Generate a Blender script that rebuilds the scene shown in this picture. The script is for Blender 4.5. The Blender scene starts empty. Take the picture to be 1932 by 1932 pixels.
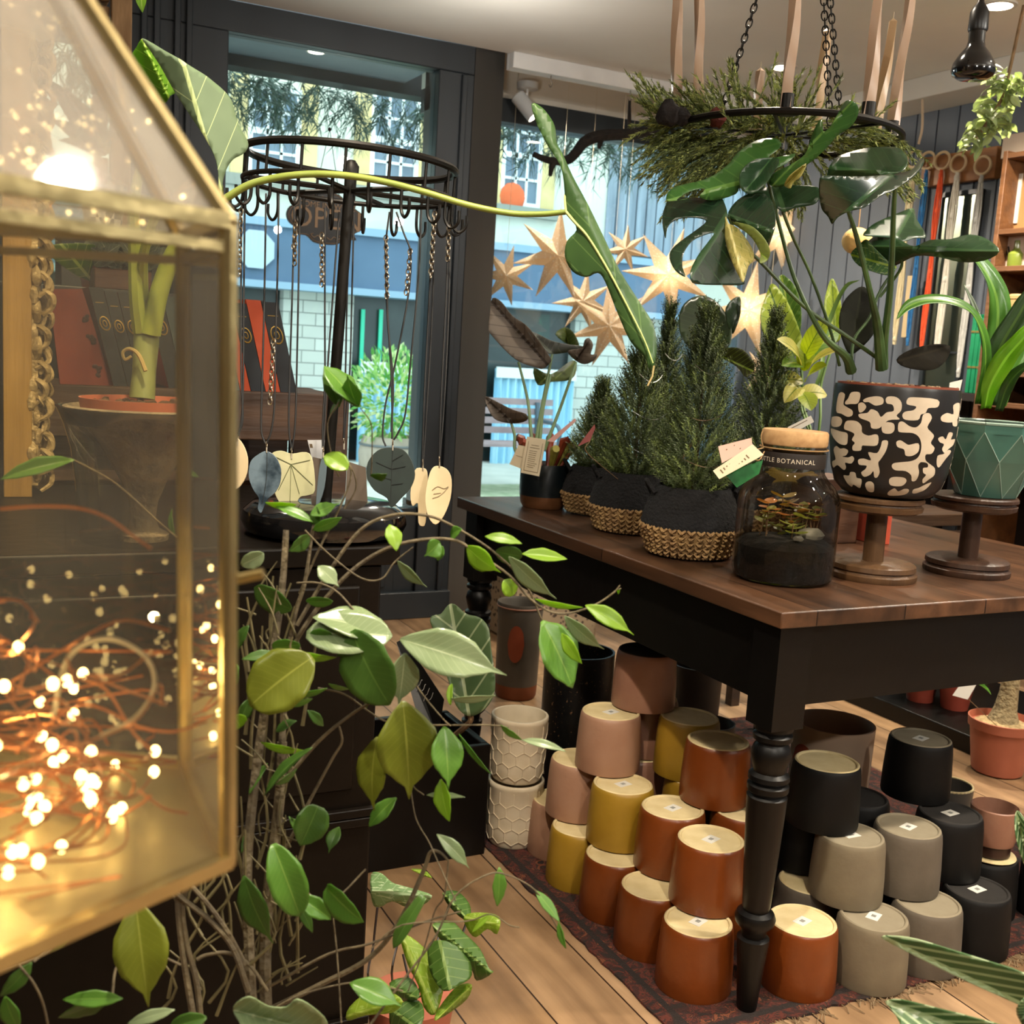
import bpy, math, random
from math import sin, cos, pi, radians, atan2, sqrt
from mathutils import Vector as V, Matrix, geometry, noise

# ---------------------------------------------------------------- camera, world, lights, exposure
sc = bpy.context.scene
COL = sc.collection
EYE = V((0.0, 0.0, 1.2))
F = 2095.0
RT = Matrix(((0.89370436, 0.01112703, -0.44851834),
             (-0.44464352, 0.15537259, -0.88212896),
             (0.05987198, 0.98779327, 0.14380473)))      # camera axes in the shop's own axes (x along the shopfront, y towards it)

cd = bpy.data.cameras.new('camera')
cd.sensor_width = 36.0
cd.lens = 36.0 * F / 1932.0
cd.clip_start = 0.02
cd.clip_end = 200
cd.dof.use_dof = True
cd.dof.focus_distance = 1.75
cd.dof.aperture_fstop = 12.0
cam = bpy.data.objects.new('camera', cd)
COL.objects.link(cam)
cam.matrix_world = Matrix.Translation(EYE) @ RT.to_4x4()
sc.camera = cam

sc.view_settings.view_transform = 'Standard'
sc.view_settings.look = 'None'
sc.view_settings.gamma = 1.0
sc.view_settings.use_curve_mapping = False
sc.view_settings.exposure = 0.35
sc.cycles.use_denoising = True
sc.cycles.use_adaptive_sampling = True
sc.cycles.adaptive_threshold = 0.025
sc.cycles.max_bounces = 7
sc.cycles.diffuse_bounces = 4
sc.cycles.glossy_bounces = 3
sc.cycles.transmission_bounces = 6
sc.cycles.transparent_max_bounces = 12
sc.cycles.caustics_reflective = False
sc.cycles.caustics_refractive = False
sc.cycles.sample_clamp_indirect = 4.0

w = bpy.data.worlds.new('overcast_sky')
sc.world = w
w.use_nodes = True
nt = w.node_tree
bg = nt.nodes['Background']
tc = nt.nodes.new('ShaderNodeTexCoord')
sp = nt.nodes.new('ShaderNodeSeparateXYZ')
rp = nt.nodes.new('ShaderNodeValToRGB')
nt.links.new(tc.outputs['Generated'], sp.inputs[0])
nt.links.new(sp.outputs['Z'], rp.inputs[0])
nt.links.new(rp.outputs[0], bg.inputs[0])
rp.color_ramp.elements[0].color = (0.72, 0.86, 0.90, 1)
rp.color_ramp.elements[1].color = (0.84, 0.95, 1.0, 1)
bg.inputs[1].default_value = 2.9

WARM = (1.0, 0.87, 0.69)
def light(name, kind, loc, power, color, size=0.1, target=None, spot=None, blend=0.6, size_y=None):
    d = bpy.data.lights.new(name, kind)
    d.energy = power
    d.color = color
    if kind == 'AREA':
        d.size = size
        if size_y:
            d.shape = 'RECTANGLE'; d.size_y = size_y
    else:
        d.shadow_soft_size = size
    if kind == 'SPOT':
        d.spot_size = radians(spot or 80); d.spot_blend = blend
    o = bpy.data.objects.new(name, d)
    COL.objects.link(o)
    o.location = loc
    if target is not None:
        o.rotation_euler = (V(target) - V(loc)).to_track_quat('-Z', 'Y').to_euler()
    return o

# downlights recessed in the shop ceiling (z 2.45), most of them behind and beside the camera
DOWN = [(0.30, 0.90, 62), (0.934, 0.469, 34), (2.35, 0.95, 50), (3.163, 2.836, 70), (3.139, 3.908, 32), (1.9, 2.35, 20), (0.2, 2.7, 12),
        (-0.6, -0.8, 22), (1.6, -1.0, 26), (3.0, -0.4, 26), (2.9, 1.6, 46)]
for i, (x, y, p) in enumerate(DOWN):
    light('downlight_beam', 'SPOT', (x, y, 2.43), p * 2.1, WARM, 0.035, (x, y, 0), 125, 0.8)

# added fill lights without any fitting, placed to brighten the ceiling
for x, y, z, p in ((0.5, -0.9, 2.1, 50), (2.5, -0.6, 2.1, 56), (3.0, 1.0, 2.1, 24), (-1.0, 1.0, 2.1, 18), (1.7, 3.7, 2.05, 7)):
    light('added_fill_light', 'POINT', (x, y, z), p, (1.0, 0.95, 0.86), 0.03)

# ---------------------------------------------------------------- pixel of the 1932 frame -> point of the shop
def ray(px, py):
    return RT @ V((px - 966.0, 966.0 - py, -F))
def D(px, py, d):
    return EYE + ray(px, py) * (d / F)
def PL(px, py, ax, val):
    r = ray(px, py)
    return EYE + r * ((val - EYE[ax]) / r[ax])
def PX(px, py, v): return PL(px, py, 0, v)
def PY(px, py, v): return PL(px, py, 1, v)
def PZ(px, py, v): return PL(px, py, 2, v)
def PZO(px, py, v):
    return PL(px, py, 2, v)
VIEW_R = RT @ V((1, 0, 0)); VIEW_U = RT @ V((0, 1, 0)); VIEW_B = RT @ V((0, 0, 1))

# ---------------------------------------------------------------- materials
def lin(h):
    h = h.lstrip('#')
    r = [int(h[i:i + 2], 16) / 255.0 for i in (0, 2, 4)]
    return tuple(c / 12.92 if c <= 0.04045 else ((c + 0.055) / 1.055) ** 2.4 for c in r) + (1,)
def newmat(name):
    m = bpy.data.materials.new(name)
    m.use_nodes = True
    return m, m.node_tree, m.node_tree.nodes['Principled BSDF']
def nd(nt, typ, **kw):
    n = nt.nodes.new(typ)
    for k, v in kw.items():
        setattr(n, k, v)
    return n
def mat(name, c1, c2=None, scale=8.0, rough=0.5, metal=0.0, bump=0.0, bscale=40.0, coat=0.0, stretch=None, spec=None, detail=4.0, lo=0.35, hi=0.65, c3=None):
    m, nt, b = newmat(name)
    b.inputs['Roughness'].default_value = rough
    b.inputs['Metallic'].default_value = metal
    b.inputs['Coat Weight'].default_value = coat
    b.inputs['Coat Roughness'].default_value = 0.08
    if spec is not None:
        b.inputs['Specular IOR Level'].default_value = spec
    tc = nd(nt, 'ShaderNodeTexCoord')
    vec = tc.outputs['Object']
    if stretch:
        mp = nd(nt, 'ShaderNodeMapping')
        mp.inputs['Scale'].default_value = stretch
        nt.links.new(vec, mp.inputs[0]); vec = mp.outputs[0]
    n = nd(nt, 'ShaderNodeTexNoise')
    n.inputs['Scale'].default_value = scale; n.inputs['Detail'].default_value = detail
    nt.links.new(vec, n.inputs['Vector'])
    r = nd(nt, 'ShaderNodeValToRGB')
    r.color_ramp.elements[0].position = lo; r.color_ramp.elements[0].color = lin(c1)
    r.color_ramp.elements[1].position = hi; r.color_ramp.elements[1].color = lin(c2 or c1)
    if c3:
        e = r.color_ramp.elements.new((lo + hi) / 2); e.color = lin(c3)
    nt.links.new(n.outputs['Fac'], r.inputs[0]); nt.links.new(r.outputs[0], b.inputs['Base Color'])
    if bump:
        n2 = nd(nt, 'ShaderNodeTexNoise'); n2.inputs['Scale'].default_value = bscale; n2.inputs['Detail'].default_value = 3
        nt.links.new(vec, n2.inputs['Vector'])
        bp = nd(nt, 'ShaderNodeBump'); bp.inputs['Strength'].default_value = bump; bp.inputs['Distance'].default_value = 0.01
        nt.links.new(n2.outputs['Fac'], bp.inputs['Height']); nt.links.new(bp.outputs[0], b.inputs['Normal'])
    return m
def emis(name, c, s):
    m, nt, b = newmat(name)
    b.inputs['Base Color'].default_value = lin(c)
    b.inputs['Emission Color'].default_value = lin(c)
    b.inputs['Emission Strength'].default_value = s
    return m
def glass(name, tint='#ffffff', rough=0.0, refl=1.0, ior=1.5, haze=0.0):
    # thin clear sheet: straight-through transparency plus the surface reflection
    m, nt, b = newmat(name)
    nt.nodes.remove(b)
    out = nt.nodes['Material Output']
    tr = nd(nt, 'ShaderNodeBsdfTransparent'); tr.inputs[0].default_value = lin(tint)
    gl = nd(nt, 'ShaderNodeBsdfGlossy'); gl.inputs['Roughness'].default_value = rough
    fr = nd(nt, 'ShaderNodeFresnel'); fr.inputs['IOR'].default_value = ior
    mu = nd(nt, 'ShaderNodeMath', operation='MULTIPLY'); mu.inputs[1].default_value = refl
    mx = nd(nt, 'ShaderNodeMixShader')
    nt.links.new(fr.outputs[0], mu.inputs[0]); nt.links.new(mu.outputs[0], mx.inputs[0])
    nt.links.new(tr.outputs[0], mx.inputs[1]); nt.links.new(gl.outputs[0], mx.inputs[2])
    last = mx.outputs[0]
    if haze:                                  # pale scattering mix stands in for the milky veil of reflections
        df = nd(nt, 'ShaderNodeBsdfDiffuse'); df.inputs[0].default_value = (0.8, 0.76, 0.68, 1); tl = nd(nt, 'ShaderNodeBsdfTranslucent'); tl.inputs[0].default_value = (0.8, 0.76, 0.68, 1)
        a = nd(nt, 'ShaderNodeAddShader'); nt.links.new(df.outputs[0], a.inputs[0]); nt.links.new(tl.outputs[0], a.inputs[1])
        tc = nd(nt, 'ShaderNodeTexCoord'); n = nd(nt, 'ShaderNodeTexNoise'); n.inputs['Scale'].default_value = 14; n.inputs['Detail'].default_value = 4; nt.links.new(tc.outputs['Object'], n.inputs['Vector'])
        m1 = nd(nt, 'ShaderNodeMath', operation='MULTIPLY'); m1.inputs[1].default_value = haze * 2; nt.links.new(n.outputs['Fac'], m1.inputs[0])
        m2 = nd(nt, 'ShaderNodeMixShader'); nt.links.new(m1.outputs[0], m2.inputs[0]); nt.links.new(last, m2.inputs[1]); nt.links.new(a.outputs[0], m2.inputs[2]); last = m2.outputs[0]
    nt.links.new(last, out.inputs[0])
    return m
def leafmat(name, c1, c2, vein='#9ab04a', nveins=9.0, vw=0.05, rough=0.35, trans=0.35, mid=0.06, vs=0.5, spots=None, slant=0.9, coat=0.0, tcol=None):
    # UV: x across the blade (0..1, midrib 0.5), y along it
    m, nt, b = newmat(name)
    L = nt.links.new
    out = nt.nodes['Material Output']
    b.inputs['Roughness'].default_value = rough
    b.inputs['Coat Weight'].default_value = coat
    uv = nd(nt, 'ShaderNodeUVMap')
    s = nd(nt, 'ShaderNodeSeparateXYZ'); L(uv.outputs[0], s.inputs[0])
    def mth(op, a, bb=None):
        n = nd(nt, 'ShaderNodeMath', operation=op)
        for i, q in enumerate((a, bb)):
            if q is None: continue
            if isinstance(q, (int, float)): n.inputs[i].default_value = q
            else: L(q, n.inputs[i])
        return n.outputs[0]
    ax = mth('ABSOLUTE', mth('SUBTRACT', s.outputs[0], 0.5))            # 0 at midrib, .5 at edge
    midm = mth('LESS_THAN', ax, mid * 0.5)
    vv = mth('FRACT', mth('MULTIPLY', mth('SUBTRACT', s.outputs[1], mth('MULTIPLY', ax, slant * 0.5)), nveins))
    vm = mth('LESS_THAN', mth('ABSOLUTE', mth('SUBTRACT', vv, 0.5)), vw)
    vmask = mth('MAXIMUM', midm, mth('MULTIPLY', vm, vs))
    tc = nd(nt, 'ShaderNodeTexCoord')
    n = nd(nt, 'ShaderNodeTexNoise'); n.inputs['Scale'].default_value = 14; L(tc.outputs['Object'], n.inputs['Vector'])
    r = nd(nt, 'ShaderNodeValToRGB')
    r.color_ramp.elements[0].position = 0.35; r.color_ramp.elements[0].color = lin(c1)
    r.color_ramp.elements[1].position = 0.65; r.color_ramp.elements[1].color = lin(c2)
    L(n.outputs['Fac'], r.inputs[0])
    col = r.outputs[0]
    if spots:
        n2 = nd(nt, 'ShaderNodeTexNoise'); n2.inputs['Scale'].default_value = spots[1]; n2.inputs['Detail'].default_value = 6
        mp = nd(nt, 'ShaderNodeMapping'); mp.inputs['Scale'].default_value = (4, 1, 1)
        L(uv.outputs[0], mp.inputs[0]); L(mp.outputs[0], n2.inputs['Vector'])
        g = mth('GREATER_THAN', n2.outputs['Fac'], spots[2])
        mx = nd(nt, 'ShaderNodeMix', data_type='RGBA'); L(g, mx.inputs[0]); L(col, mx.inputs[6]); mx.inputs[7].default_value = lin(spots[0])
        col = mx.outputs[2]
    mx = nd(nt, 'ShaderNodeMix', data_type='RGBA'); L(vmask, mx.inputs[0]); L(col, mx.inputs[6]); mx.inputs[7].default_value = lin(vein)
    L(mx.outputs[2], b.inputs['Base Color'])
    bp = nd(nt, 'ShaderNodeBump'); bp.inputs['Strength'].default_value = 0.25; bp.inputs['Distance'].default_value = 0.002
    L(mth('SUBTRACT', 1.0, vmask), bp.inputs['Height']); L(bp.outputs[0], b.inputs['Normal'])
    if trans:
        t = nd(nt, 'ShaderNodeBsdfTranslucent')
        if tcol: t.inputs[0].default_value = lin(tcol)
        else:
            hs = nd(nt, 'ShaderNodeHueSaturation'); hs.inputs['Value'].default_value = 1.6; hs.inputs['Saturation'].default_value = 1.15
            L(mx.outputs[2], hs.inputs['Color']); L(hs.outputs[0], t.inputs[0])
        ms = nd(nt, 'ShaderNodeMixShader'); ms.inputs[0].default_value = trans
        L(b.outputs[0], ms.inputs[1]); L(t.outputs[0], ms.inputs[2]); L(ms.outputs[0], out.inputs[0])
    return m
def woodmat(name, c1, c2, axis='x', rough=0.55, scale=6.0, bump=0.3, coat=0.0, c3=None):
    st = {'x': (0.12, 1, 1), 'y': (1, 0.12, 1), 'z': (1, 1, 0.12)}[axis]
    return mat(name, c1, c2, scale=scale * 4, rough=rough, bump=bump, bscale=scale * 9, stretch=st, detail=7, coat=coat, c3=c3, lo=0.3, hi=0.7)

# ---------------------------------------------------------------- mesh collector
def cat(pts, k=6):
    pts = [V(p) for p in pts]
    if len(pts) < 3:
        return [pts[0].lerp(pts[-1], i / k) for i in range(k + 1)]
    P = [pts[0] * 2 - pts[1]] + pts + [pts[-1] * 2 - pts[-2]]
    out = []
    for i in range(1, len(P) - 2):
        a, b, c, d = P[i - 1:i + 3]
        for j in range(k):
            t = j / k
            out.append(0.5 * ((2 * b) + (c - a) * t + (2 * a - 5 * b + 4 * c - d) * t * t + (3 * b - a - 3 * c + d) * t ** 3))
    out.append(pts[-1])
    return out
def itp(prof, t):
    for (a, x), (b, y) in zip(prof, prof[1:]):
        if t <= b:
            s = (t - a) / (b - a); s = s * s * (3 - 2 * s) * 0.5 + s * 0.5
            return x + (y - x) * s
    return prof[-1][1]
SHAPES = {
    'ficus': [(0, 0.05), (0.12, 0.5), (0.3, 0.92), (0.45, 1.0), (0.62, 0.85), (0.76, 0.45), (0.86, 0.13), (1, 0.02)],
    'lance': [(0, 0.08), (0.2, 0.7), (0.45, 1.0), (0.7, 0.75), (0.9, 0.3), (1, 0.02)],
    'oval': [(0, 0.15), (0.12, 0.6), (0.35, 0.97), (0.6, 1.0), (0.82, 0.75), (0.94, 0.42), (1, 0.05)],
    'strap': [(0, 0.55), (0.2, 0.75), (0.5, 1.0), (0.8, 0.8), (0.95, 0.3), (1, 0.02)],
    'heart': [(0, 0.55), (0.06, 0.85), (0.18, 1.0), (0.4, 0.95), (0.65, 0.65), (0.88, 0.22), (1, 0.02)],
    'round': [(0, 0.35), (0.1, 0.75), (0.35, 1.0), (0.65, 0.9), (0.85, 0.5), (0.95, 0.2), (1, 0.02)],
}
class MB:
    def __init__(s):
        s.v = []; s.f = []; s.mi = []; s.uv = {}
    def add(s, vs, fs, mi=0, uvs=None):
        o = len(s.v)
        s.v += [V(p) for p in vs]
        for f in fs:
            s.f.append(tuple(o + i for i in f)); s.mi.append(mi)
        if uvs:
            for i, u in enumerate(uvs): s.uv[o + i] = u
        return s
    def box(s, lo, hi, mi=0):
        x0, y0, z0 = lo; x1, y1, z1 = hi
        return s.add([(x0, y0, z0), (x1, y0, z0), (x1, y1, z0), (x0, y1, z0), (x0, y0, z1), (x1, y0, z1), (x1, y1, z1), (x0, y1, z1)],
                     [(0, 3, 2, 1), (4, 5, 6, 7), (0, 1, 5, 4), (1, 2, 6, 5), (2, 3, 7, 6), (3, 0, 4, 7)], mi)
    def obox(s, c, a, b, d, mi=0):
        c, a, b, d = V(c), V(a), V(b), V(d)
        vs = [c + a * i + b * j + d * k for k in (-1, 1) for (i, j) in ((-1, -1), (1, -1), (1, 1), (-1, 1))]
        return s.add(vs, [(0, 3, 2, 1), (4, 5, 6, 7), (0, 1, 5, 4), (1, 2, 6, 5), (2, 3, 7, 6), (3, 0, 4, 7)], mi)
    def bar(s, p, q, w, h, up=(0, 0, 1), mi=0):
        p, q = V(p), V(q); d = q - p; x = d.cross(V(up))
        if x.length < 1e-6: x = V((1, 0, 0))
        x.normalize(); y = x.cross(d).normalized()
        return s.obox((p + q) / 2, d / 2, x * w / 2, y * h / 2, mi)
    def lathe(s, prof, c=(0, 0, 0), n=32, mi=0, mif=None, axis=None, caps=True):
        c = V(c); vs = []; fs = []
        if axis is None: X, Y, Z = V((1, 0, 0)), V((0, 1, 0)), V((0, 0, 1))
        else:
            Z = V(axis).normalized(); X = Z.orthogonal().normalized(); Y = Z.cross(X)
        for (r, z) in prof:
            for i in range(n):
                a = 2 * pi * i / n
                vs.append(c + X * (r * cos(a)) + Y * (r * sin(a)) + Z * z)
        base = len(s.v); s.v += vs
        for j in range(len(prof) - 1):
            for i in range(n):
                k = (i + 1) % n
                s.f.append((base + j * n + i, base + j * n + k, base + (j + 1) * n + k, base + (j + 1) * n + i)); s.mi.append(mif[j] if mif else mi)
        if caps:
            if prof[0][0] > 1e-5:
                s.f.append(tuple(base + i for i in reversed(range(n)))); s.mi.append(mif[0] if mif else mi)
            if prof[-1][0] > 1e-5:
                b = base + (len(prof) - 1) * n
                s.f.append(tuple(b + i for i in range(n))); s.mi.append(mif[-1] if mif else mi)
        return s
    def tube(s, pts, r, n=6, mi=0, close=False):
        pts = [V(p) for p in pts]; m = len(pts)
        rr = r if isinstance(r, (list, tuple)) else None
        def rad(i):
            if rr is None: return r
            t = i / max(1, m - 1) * (len(rr) - 1); k = min(int(t), len(rr) - 2)
            return rr[k] + (rr[k + 1] - rr[k]) * (t - k)
        tan = []
        for i in range(m):
            a = pts[(i - 1) % m] if (close or i > 0) else pts[i]
            b = pts[(i + 1) % m] if (close or i < m - 1) else pts[i]
            t = b - a
            tan.append(t.normalized() if t.length > 1e-9 else V((0, 0, 1)))
        x = tan[0].orthogonal().normalized(); vs = []
        for i in range(m):
            x = (x - tan[i] * x.dot(tan[i]))
            x = x.normalized() if x.length > 1e-9 else tan[i].orthogonal().normalized()
            y = tan[i].cross(x)
            for j in range(n):
                a = 2 * pi * j / n
                vs.append(pts[i] + (x * cos(a) + y * sin(a)) * rad(i))
        fs = []
        for i in range(m if close else m - 1):
            i2 = (i + 1) % m
            for j in range(n):
                k = (j + 1) % n
                fs.append((i * n + j, i * n + k, i2 * n + k, i2 * n + j))
        if not close:
            fs.append(tuple(reversed(range(n)))); fs.append(tuple((m - 1) * n + j for j in range(n)))
        return s.add(vs, fs, mi)
    def torus(s, c, R, r, nrm=(0, 0, 1), n=24, k=8, mi=0, sy=1.0):
        Z = V(nrm).normalized(); X = Z.orthogonal().normalized(); Y = Z.cross(X)
        return s.tube([V(c) + X * R * cos(2 * pi * i / n) + Y * R * sy * sin(2 * pi * i / n) for i in range(n)], r, k, mi, True)
    def link(s, c, d, side, L, W, r, mi=0):
        c, d, side = V(c), V(d).normalized(), V(side).normalized()
        return s.tube([c + d * (L / 2 * cos(a)) + side * (W / 2 * sin(a)) for a in [2 * pi * i / 10 for i in range(10)]], r, 4, mi, True)
    def chain(s, p, q, L=0.02, W=0.012, r=0.0016, mi=0):
        p, q = V(p), V(q); d = q - p; n = max(1, int(d.length / (L * 0.72))); x = d.orthogonal().normalized(); y = d.normalized().cross(x)
        for i in range(n):
            s.link(p + d * ((i + 0.5) / n), d, x if i % 2 else y, L, W, r, mi)
        return s
    def ball(s, c, r, mi=0, nu=10, nv=6, sq=(1, 1, 1), jit=0.0, seed=0):
        c = V(c); rnd = random.Random(seed); vs = [c + V((0, 0, -r * sq[2]))]; fs = []
        for j in range(1, nv):
            b = pi * j / nv
            for i in range(nu):
                a = 2 * pi * i / nu; k = 1 + jit * (rnd.random() - 0.5)
                vs.append(c + V((r * sq[0] * sin(b) * cos(a) * k, r * sq[1] * sin(b) * sin(a) * k, -r * sq[2] * cos(b) * k)))
        vs.append(c + V((0, 0, r * sq[2])))
        for i in range(nu):
            k = (i + 1) % nu
            fs.append((0, 1 + k, 1 + i))
            for j in range(nv - 2):
                fs.append((1 + j * nu + i, 1 + j * nu + k, 1 + (j + 1) * nu + k, 1 + (j + 1) * nu + i))
            fs.append((1 + (nv - 2) * nu + i, 1 + (nv - 2) * nu + k, len(vs) - 1))
        return s.add(vs, fs, mi)
    def leaf(s, base, tip, width, nrm, shape='ficus', arch=0.1, fold=0.2, n=10, m=4, mi=0, twist=0.0, wave=0.0, ph=0.0):
        base, tip = V(base), V(tip); d = tip - base; L = d.length; dn = d.normalized()
        nrm = V(nrm); nrm = (nrm - dn * nrm.dot(dn))
        nrm = nrm.normalized() if nrm.length > 1e-6 else dn.orthogonal().normalized()
        prof = SHAPES[shape] if isinstance(shape, str) else shape
        vs = []; uvs = []; fs = []
        for i in range(n + 1):
            t = i / n; wd = width / 2 * itp(prof, t)
            c = base + d * t + nrm * (arch * L * 4 * t * (1 - t))
            q = Matrix.Rotation(twist * (t - 0.3), 3, dn)
            N = q @ nrm; S = dn.cross(N)
            for j in range(-m, m + 1):
                u = j / m
                vs.append(c + S * (u * wd) + N * (abs(u) * wd * fold + wave * wd * sin(t * 17 + ph + (2 if u > 0 else 0)) * abs(u)))
                uvs.append((0.5 + 0.5 * u, t))
        k = 2 * m + 1
        for i in range(n):
            for j in range(2 * m):
                fs.append((i * k + j, i * k + j + 1, (i + 1) * k + j + 1, (i + 1) * k + j))
        return s.add(vs, fs, mi, uvs)
    def prism(s, outline, th, mi=0, mi_side=None):
        # planar outline of 3-D points, thickness vector th
        n = len(outline); th = V(th); a = [V(p) for p in outline]
        vs = a + [p + th for p in a]
        base = len(s.v); s.v += vs
        s.f.append(tuple(base + i for i in reversed(range(n)))); s.mi.append(mi)
        s.f.append(tuple(base + n + i for i in range(n))); s.mi.append(mi)
        for i in range(n):
            k = (i + 1) % n
            s.f.append((base + i, base + k, base + n + k, base + n + i)); s.mi.append(mi if mi_side is None else mi_side)
        return s
    def build(s, name, mats, parent=None, bevel=0, flat=False, solid=0, angle=38, sub=0, flip=False):
        o3 = V((0, 0, 0)); p = parent
        while p is not None:
            o3 = o3 + p.location; p = p.parent
        if parent is None and s.v:
            lo = [min(v[i] for v in s.v) for i in range(3)]; hi = [max(v[i] for v in s.v) for i in range(3)]
            o3 = V(((lo[0] + hi[0]) / 2, (lo[1] + hi[1]) / 2, lo[2]))
        me = bpy.data.meshes.new(name)
        me.from_pydata([tuple(v - o3) for v in s.v], [], s.f)
        if not isinstance(mats, (list, tuple)): mats = [mats]
        for m in mats: me.materials.append(m)
        for i, pg in enumerate(me.polygons): pg.material_index = s.mi[i]
        if s.uv:
            ul = me.uv_layers.new(name='UVMap')
            for l in me.loops:
                ul.data[l.index].uv = s.uv.get(l.vertex_index, (0.5, 0.5))
        me.validate()
        if not flat:
            me.shade_smooth(); me.set_sharp_from_angle(angle=radians(angle))
        o = bpy.data.objects.new(name, me)
        COL.objects.link(o)
        if parent is not None: o.parent = parent
        else: o.location = o3
        if bevel:
            b = o.modifiers.new('bevel', 'BEVEL'); b.width = bevel; b.segments = 2; b.limit_method = 'ANGLE'; b.angle_limit = radians(40)
        if sub:
            b = o.modifiers.new('sub', 'SUBSURF'); b.levels = sub; b.render_levels = sub
        if solid:
            b = o.modifiers.new('solid', 'SOLIDIFY'); b.thickness = solid; b.offset = 0
        return o
def thing(name, label, category, loc, group=None):
    o = bpy.data.objects.new(name, None)
    COL.objects.link(o)
    o.location = loc; o.empty_display_size = 0.05
    o['label'] = label; o['category'] = category
    if group: o['group'] = group
    return o
def tag(o, label, category, group=None):
    o['label'] = label; o['category'] = category
    if group: o['group'] = group
    return o
def struct(o):
    o['kind'] = 'structure'
    return o
def copy_thing(root, loc, label, group=None):
    r = root.copy(); COL.objects.link(r); r.location = loc; r['label'] = label
    if group: r['group'] = group
    for ch in list(root.children):
        c = ch.copy(); COL.objects.link(c); c.parent = r
        for g in list(ch.children):
            e = g.copy(); COL.objects.link(e); e.parent = c
    return r
def text_mesh(txt, size, depth, name='lettering', spacing=1.0):
    # a mesh of lettering in the XY plane, centred
    cu = bpy.data.curves.new(name, 'FONT'); cu.body = txt; cu.size = size; cu.extrude = depth; cu.align_x = 'CENTER'; cu.align_y = 'CENTER'; cu.resolution_u = 3
    cu.space_character = spacing
    o = bpy.data.objects.new(name, cu); COL.objects.link(o)
    dg = bpy.context.evaluated_depsgraph_get(); dg.update()
    me = bpy.data.meshes.new_from_object(o.evaluated_get(dg))
    vs = [v.co.copy() for v in me.vertices]; fs = [tuple(p.vertices) for p in me.polygons]
    bpy.data.objects.remove(o); bpy.data.curves.remove(cu); bpy.data.meshes.remove(me)
    return vs, fs
def inside(poly, x, y):
    r = False; j = len(poly) - 1
    for i in range(len(poly)):
        xi, yi = poly[i]; xj, yj = poly[j]
        if (yi > y) != (yj > y) and x < (xj - xi) * (y - yi) / (yj - yi) + xi: r = not r
        j = i
    return r
def smooth2(pts, k=4):
    P = [V((a, b, 0)) for a, b in pts]; n = len(P); out = []
    for i in range(n):
        a, b, c, d = P[i - 1], P[i], P[(i + 1) % n], P[(i + 2) % n]
        for j in range(k):
            t = j / k
            q = 0.5 * ((2 * b) + (c - a) * t + (2 * a - 5 * b + 4 * c - d) * t * t + (3 * b - a - 3 * c + d) * t ** 3)
            out.append((q.x, q.y))
    return out
def traced(mb, outline, mid, d0, d1, fold=0.0, bulge=0.0, side=0.0, mi=0, step=12, smooth=3):
    # a blade whose outline is given in frame pixels; depth runs d0..d1 along the midrib, folds away from it, and slopes sideways
    pts = smooth2(outline, smooth) if smooth else outline
    (x0, y0), (x1, y1) = mid
    dx, dy = x1 - x0, y1 - y0; L = sqrt(dx * dx + dy * dy); ux, uy = dx / L, dy / L
    W = max(abs((x - x0) * -uy + (y - y0) * ux) for x, y in pts)
    xs = [p[0] for p in pts]; ys = [p[1] for p in pts]
    inner = []
    y = min(ys) + step / 2
    while y < max(ys):
        x = min(xs) + step / 2
        while x < max(xs):
            if inside(pts, x, y) and min((x - a) ** 2 + (y - b) ** 2 for a, b in pts) > (step * 0.45) ** 2: inner.append((x, y))
            x += step
        y += step
    k = int(L / step)
    allp = [V((a, b)) for a, b in pts + inner]
    n = len(pts)
    vs, _, fs, *_r = geometry.delaunay_2d_cdt(allp, [(i, (i + 1) % n) for i in range(n)], [], 1, 1e-4)
    P = []; U = []
    for v in vs:
        t = ((v.x - x0) * ux + (v.y - y0) * uy) / L; s = ((v.x - x0) * -uy + (v.y - y0) * ux) / W
        d = d0 + (d1 - d0) * t + fold * abs(s) + side * s + bulge * 4 * t * (1 - t)
        P.append(D(v.x, v.y, d)); U.append((0.5 + 0.5 * s, max(0.0, min(1.0, t))))
    mb.add(P, [tuple(f) for f in fs], mi, U)
    return mb
# ---------------------------------------------------------------- shop shell
YF, YB, XR, ZC = 4.487, 5.0, 3.9, 2.45
m_floor, nt, b = newmat('worn floorboards')
L_ = nt.links.new
tc = nd(nt, 'ShaderNodeTexCoord'); mp = nd(nt, 'ShaderNodeMapping'); mp.inputs['Rotation'].default_value = (0, 0, radians(90)); mp.inputs['Location'].default_value = (0.0, 0.03, 0)
L_(tc.outputs['Object'], mp.inputs[0])
br = nd(nt, 'ShaderNodeTexBrick'); br.inputs['Color1'].default_value = lin('#b3977a'); br.inputs['Color2'].default_value = lin('#96795a')
br.inputs['Mortar'].default_value = lin('#2a1b10'); br.inputs['Scale'].default_value = 1.0; br.inputs['Mortar Size'].default_value = 0.0022
br.inputs['Brick Width'].default_value = 2.3; br.inputs['Row Height'].default_value = 0.155; br.inputs['Mortar Smooth'].default_value = 0.3
L_(mp.outputs[0], br.inputs['Vector'])
m2 = nd(nt, 'ShaderNodeMapping'); m2.inputs['Scale'].default_value = (1, 0.1, 1); L_(tc.outputs['Object'], m2.inputs[0])
n1 = nd(nt, 'ShaderNodeTexNoise'); n1.inputs['Scale'].default_value = 22; n1.inputs['Detail'].default_value = 8; L_(m2.outputs[0], n1.inputs['Vector'])
n2 = nd(nt, 'ShaderNodeTexNoise'); n2.inputs['Scale'].default_value = 3.2; n2.inputs['Detail'].default_value = 5; L_(tc.outputs['Object'], n2.inputs['Vector'])
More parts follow.
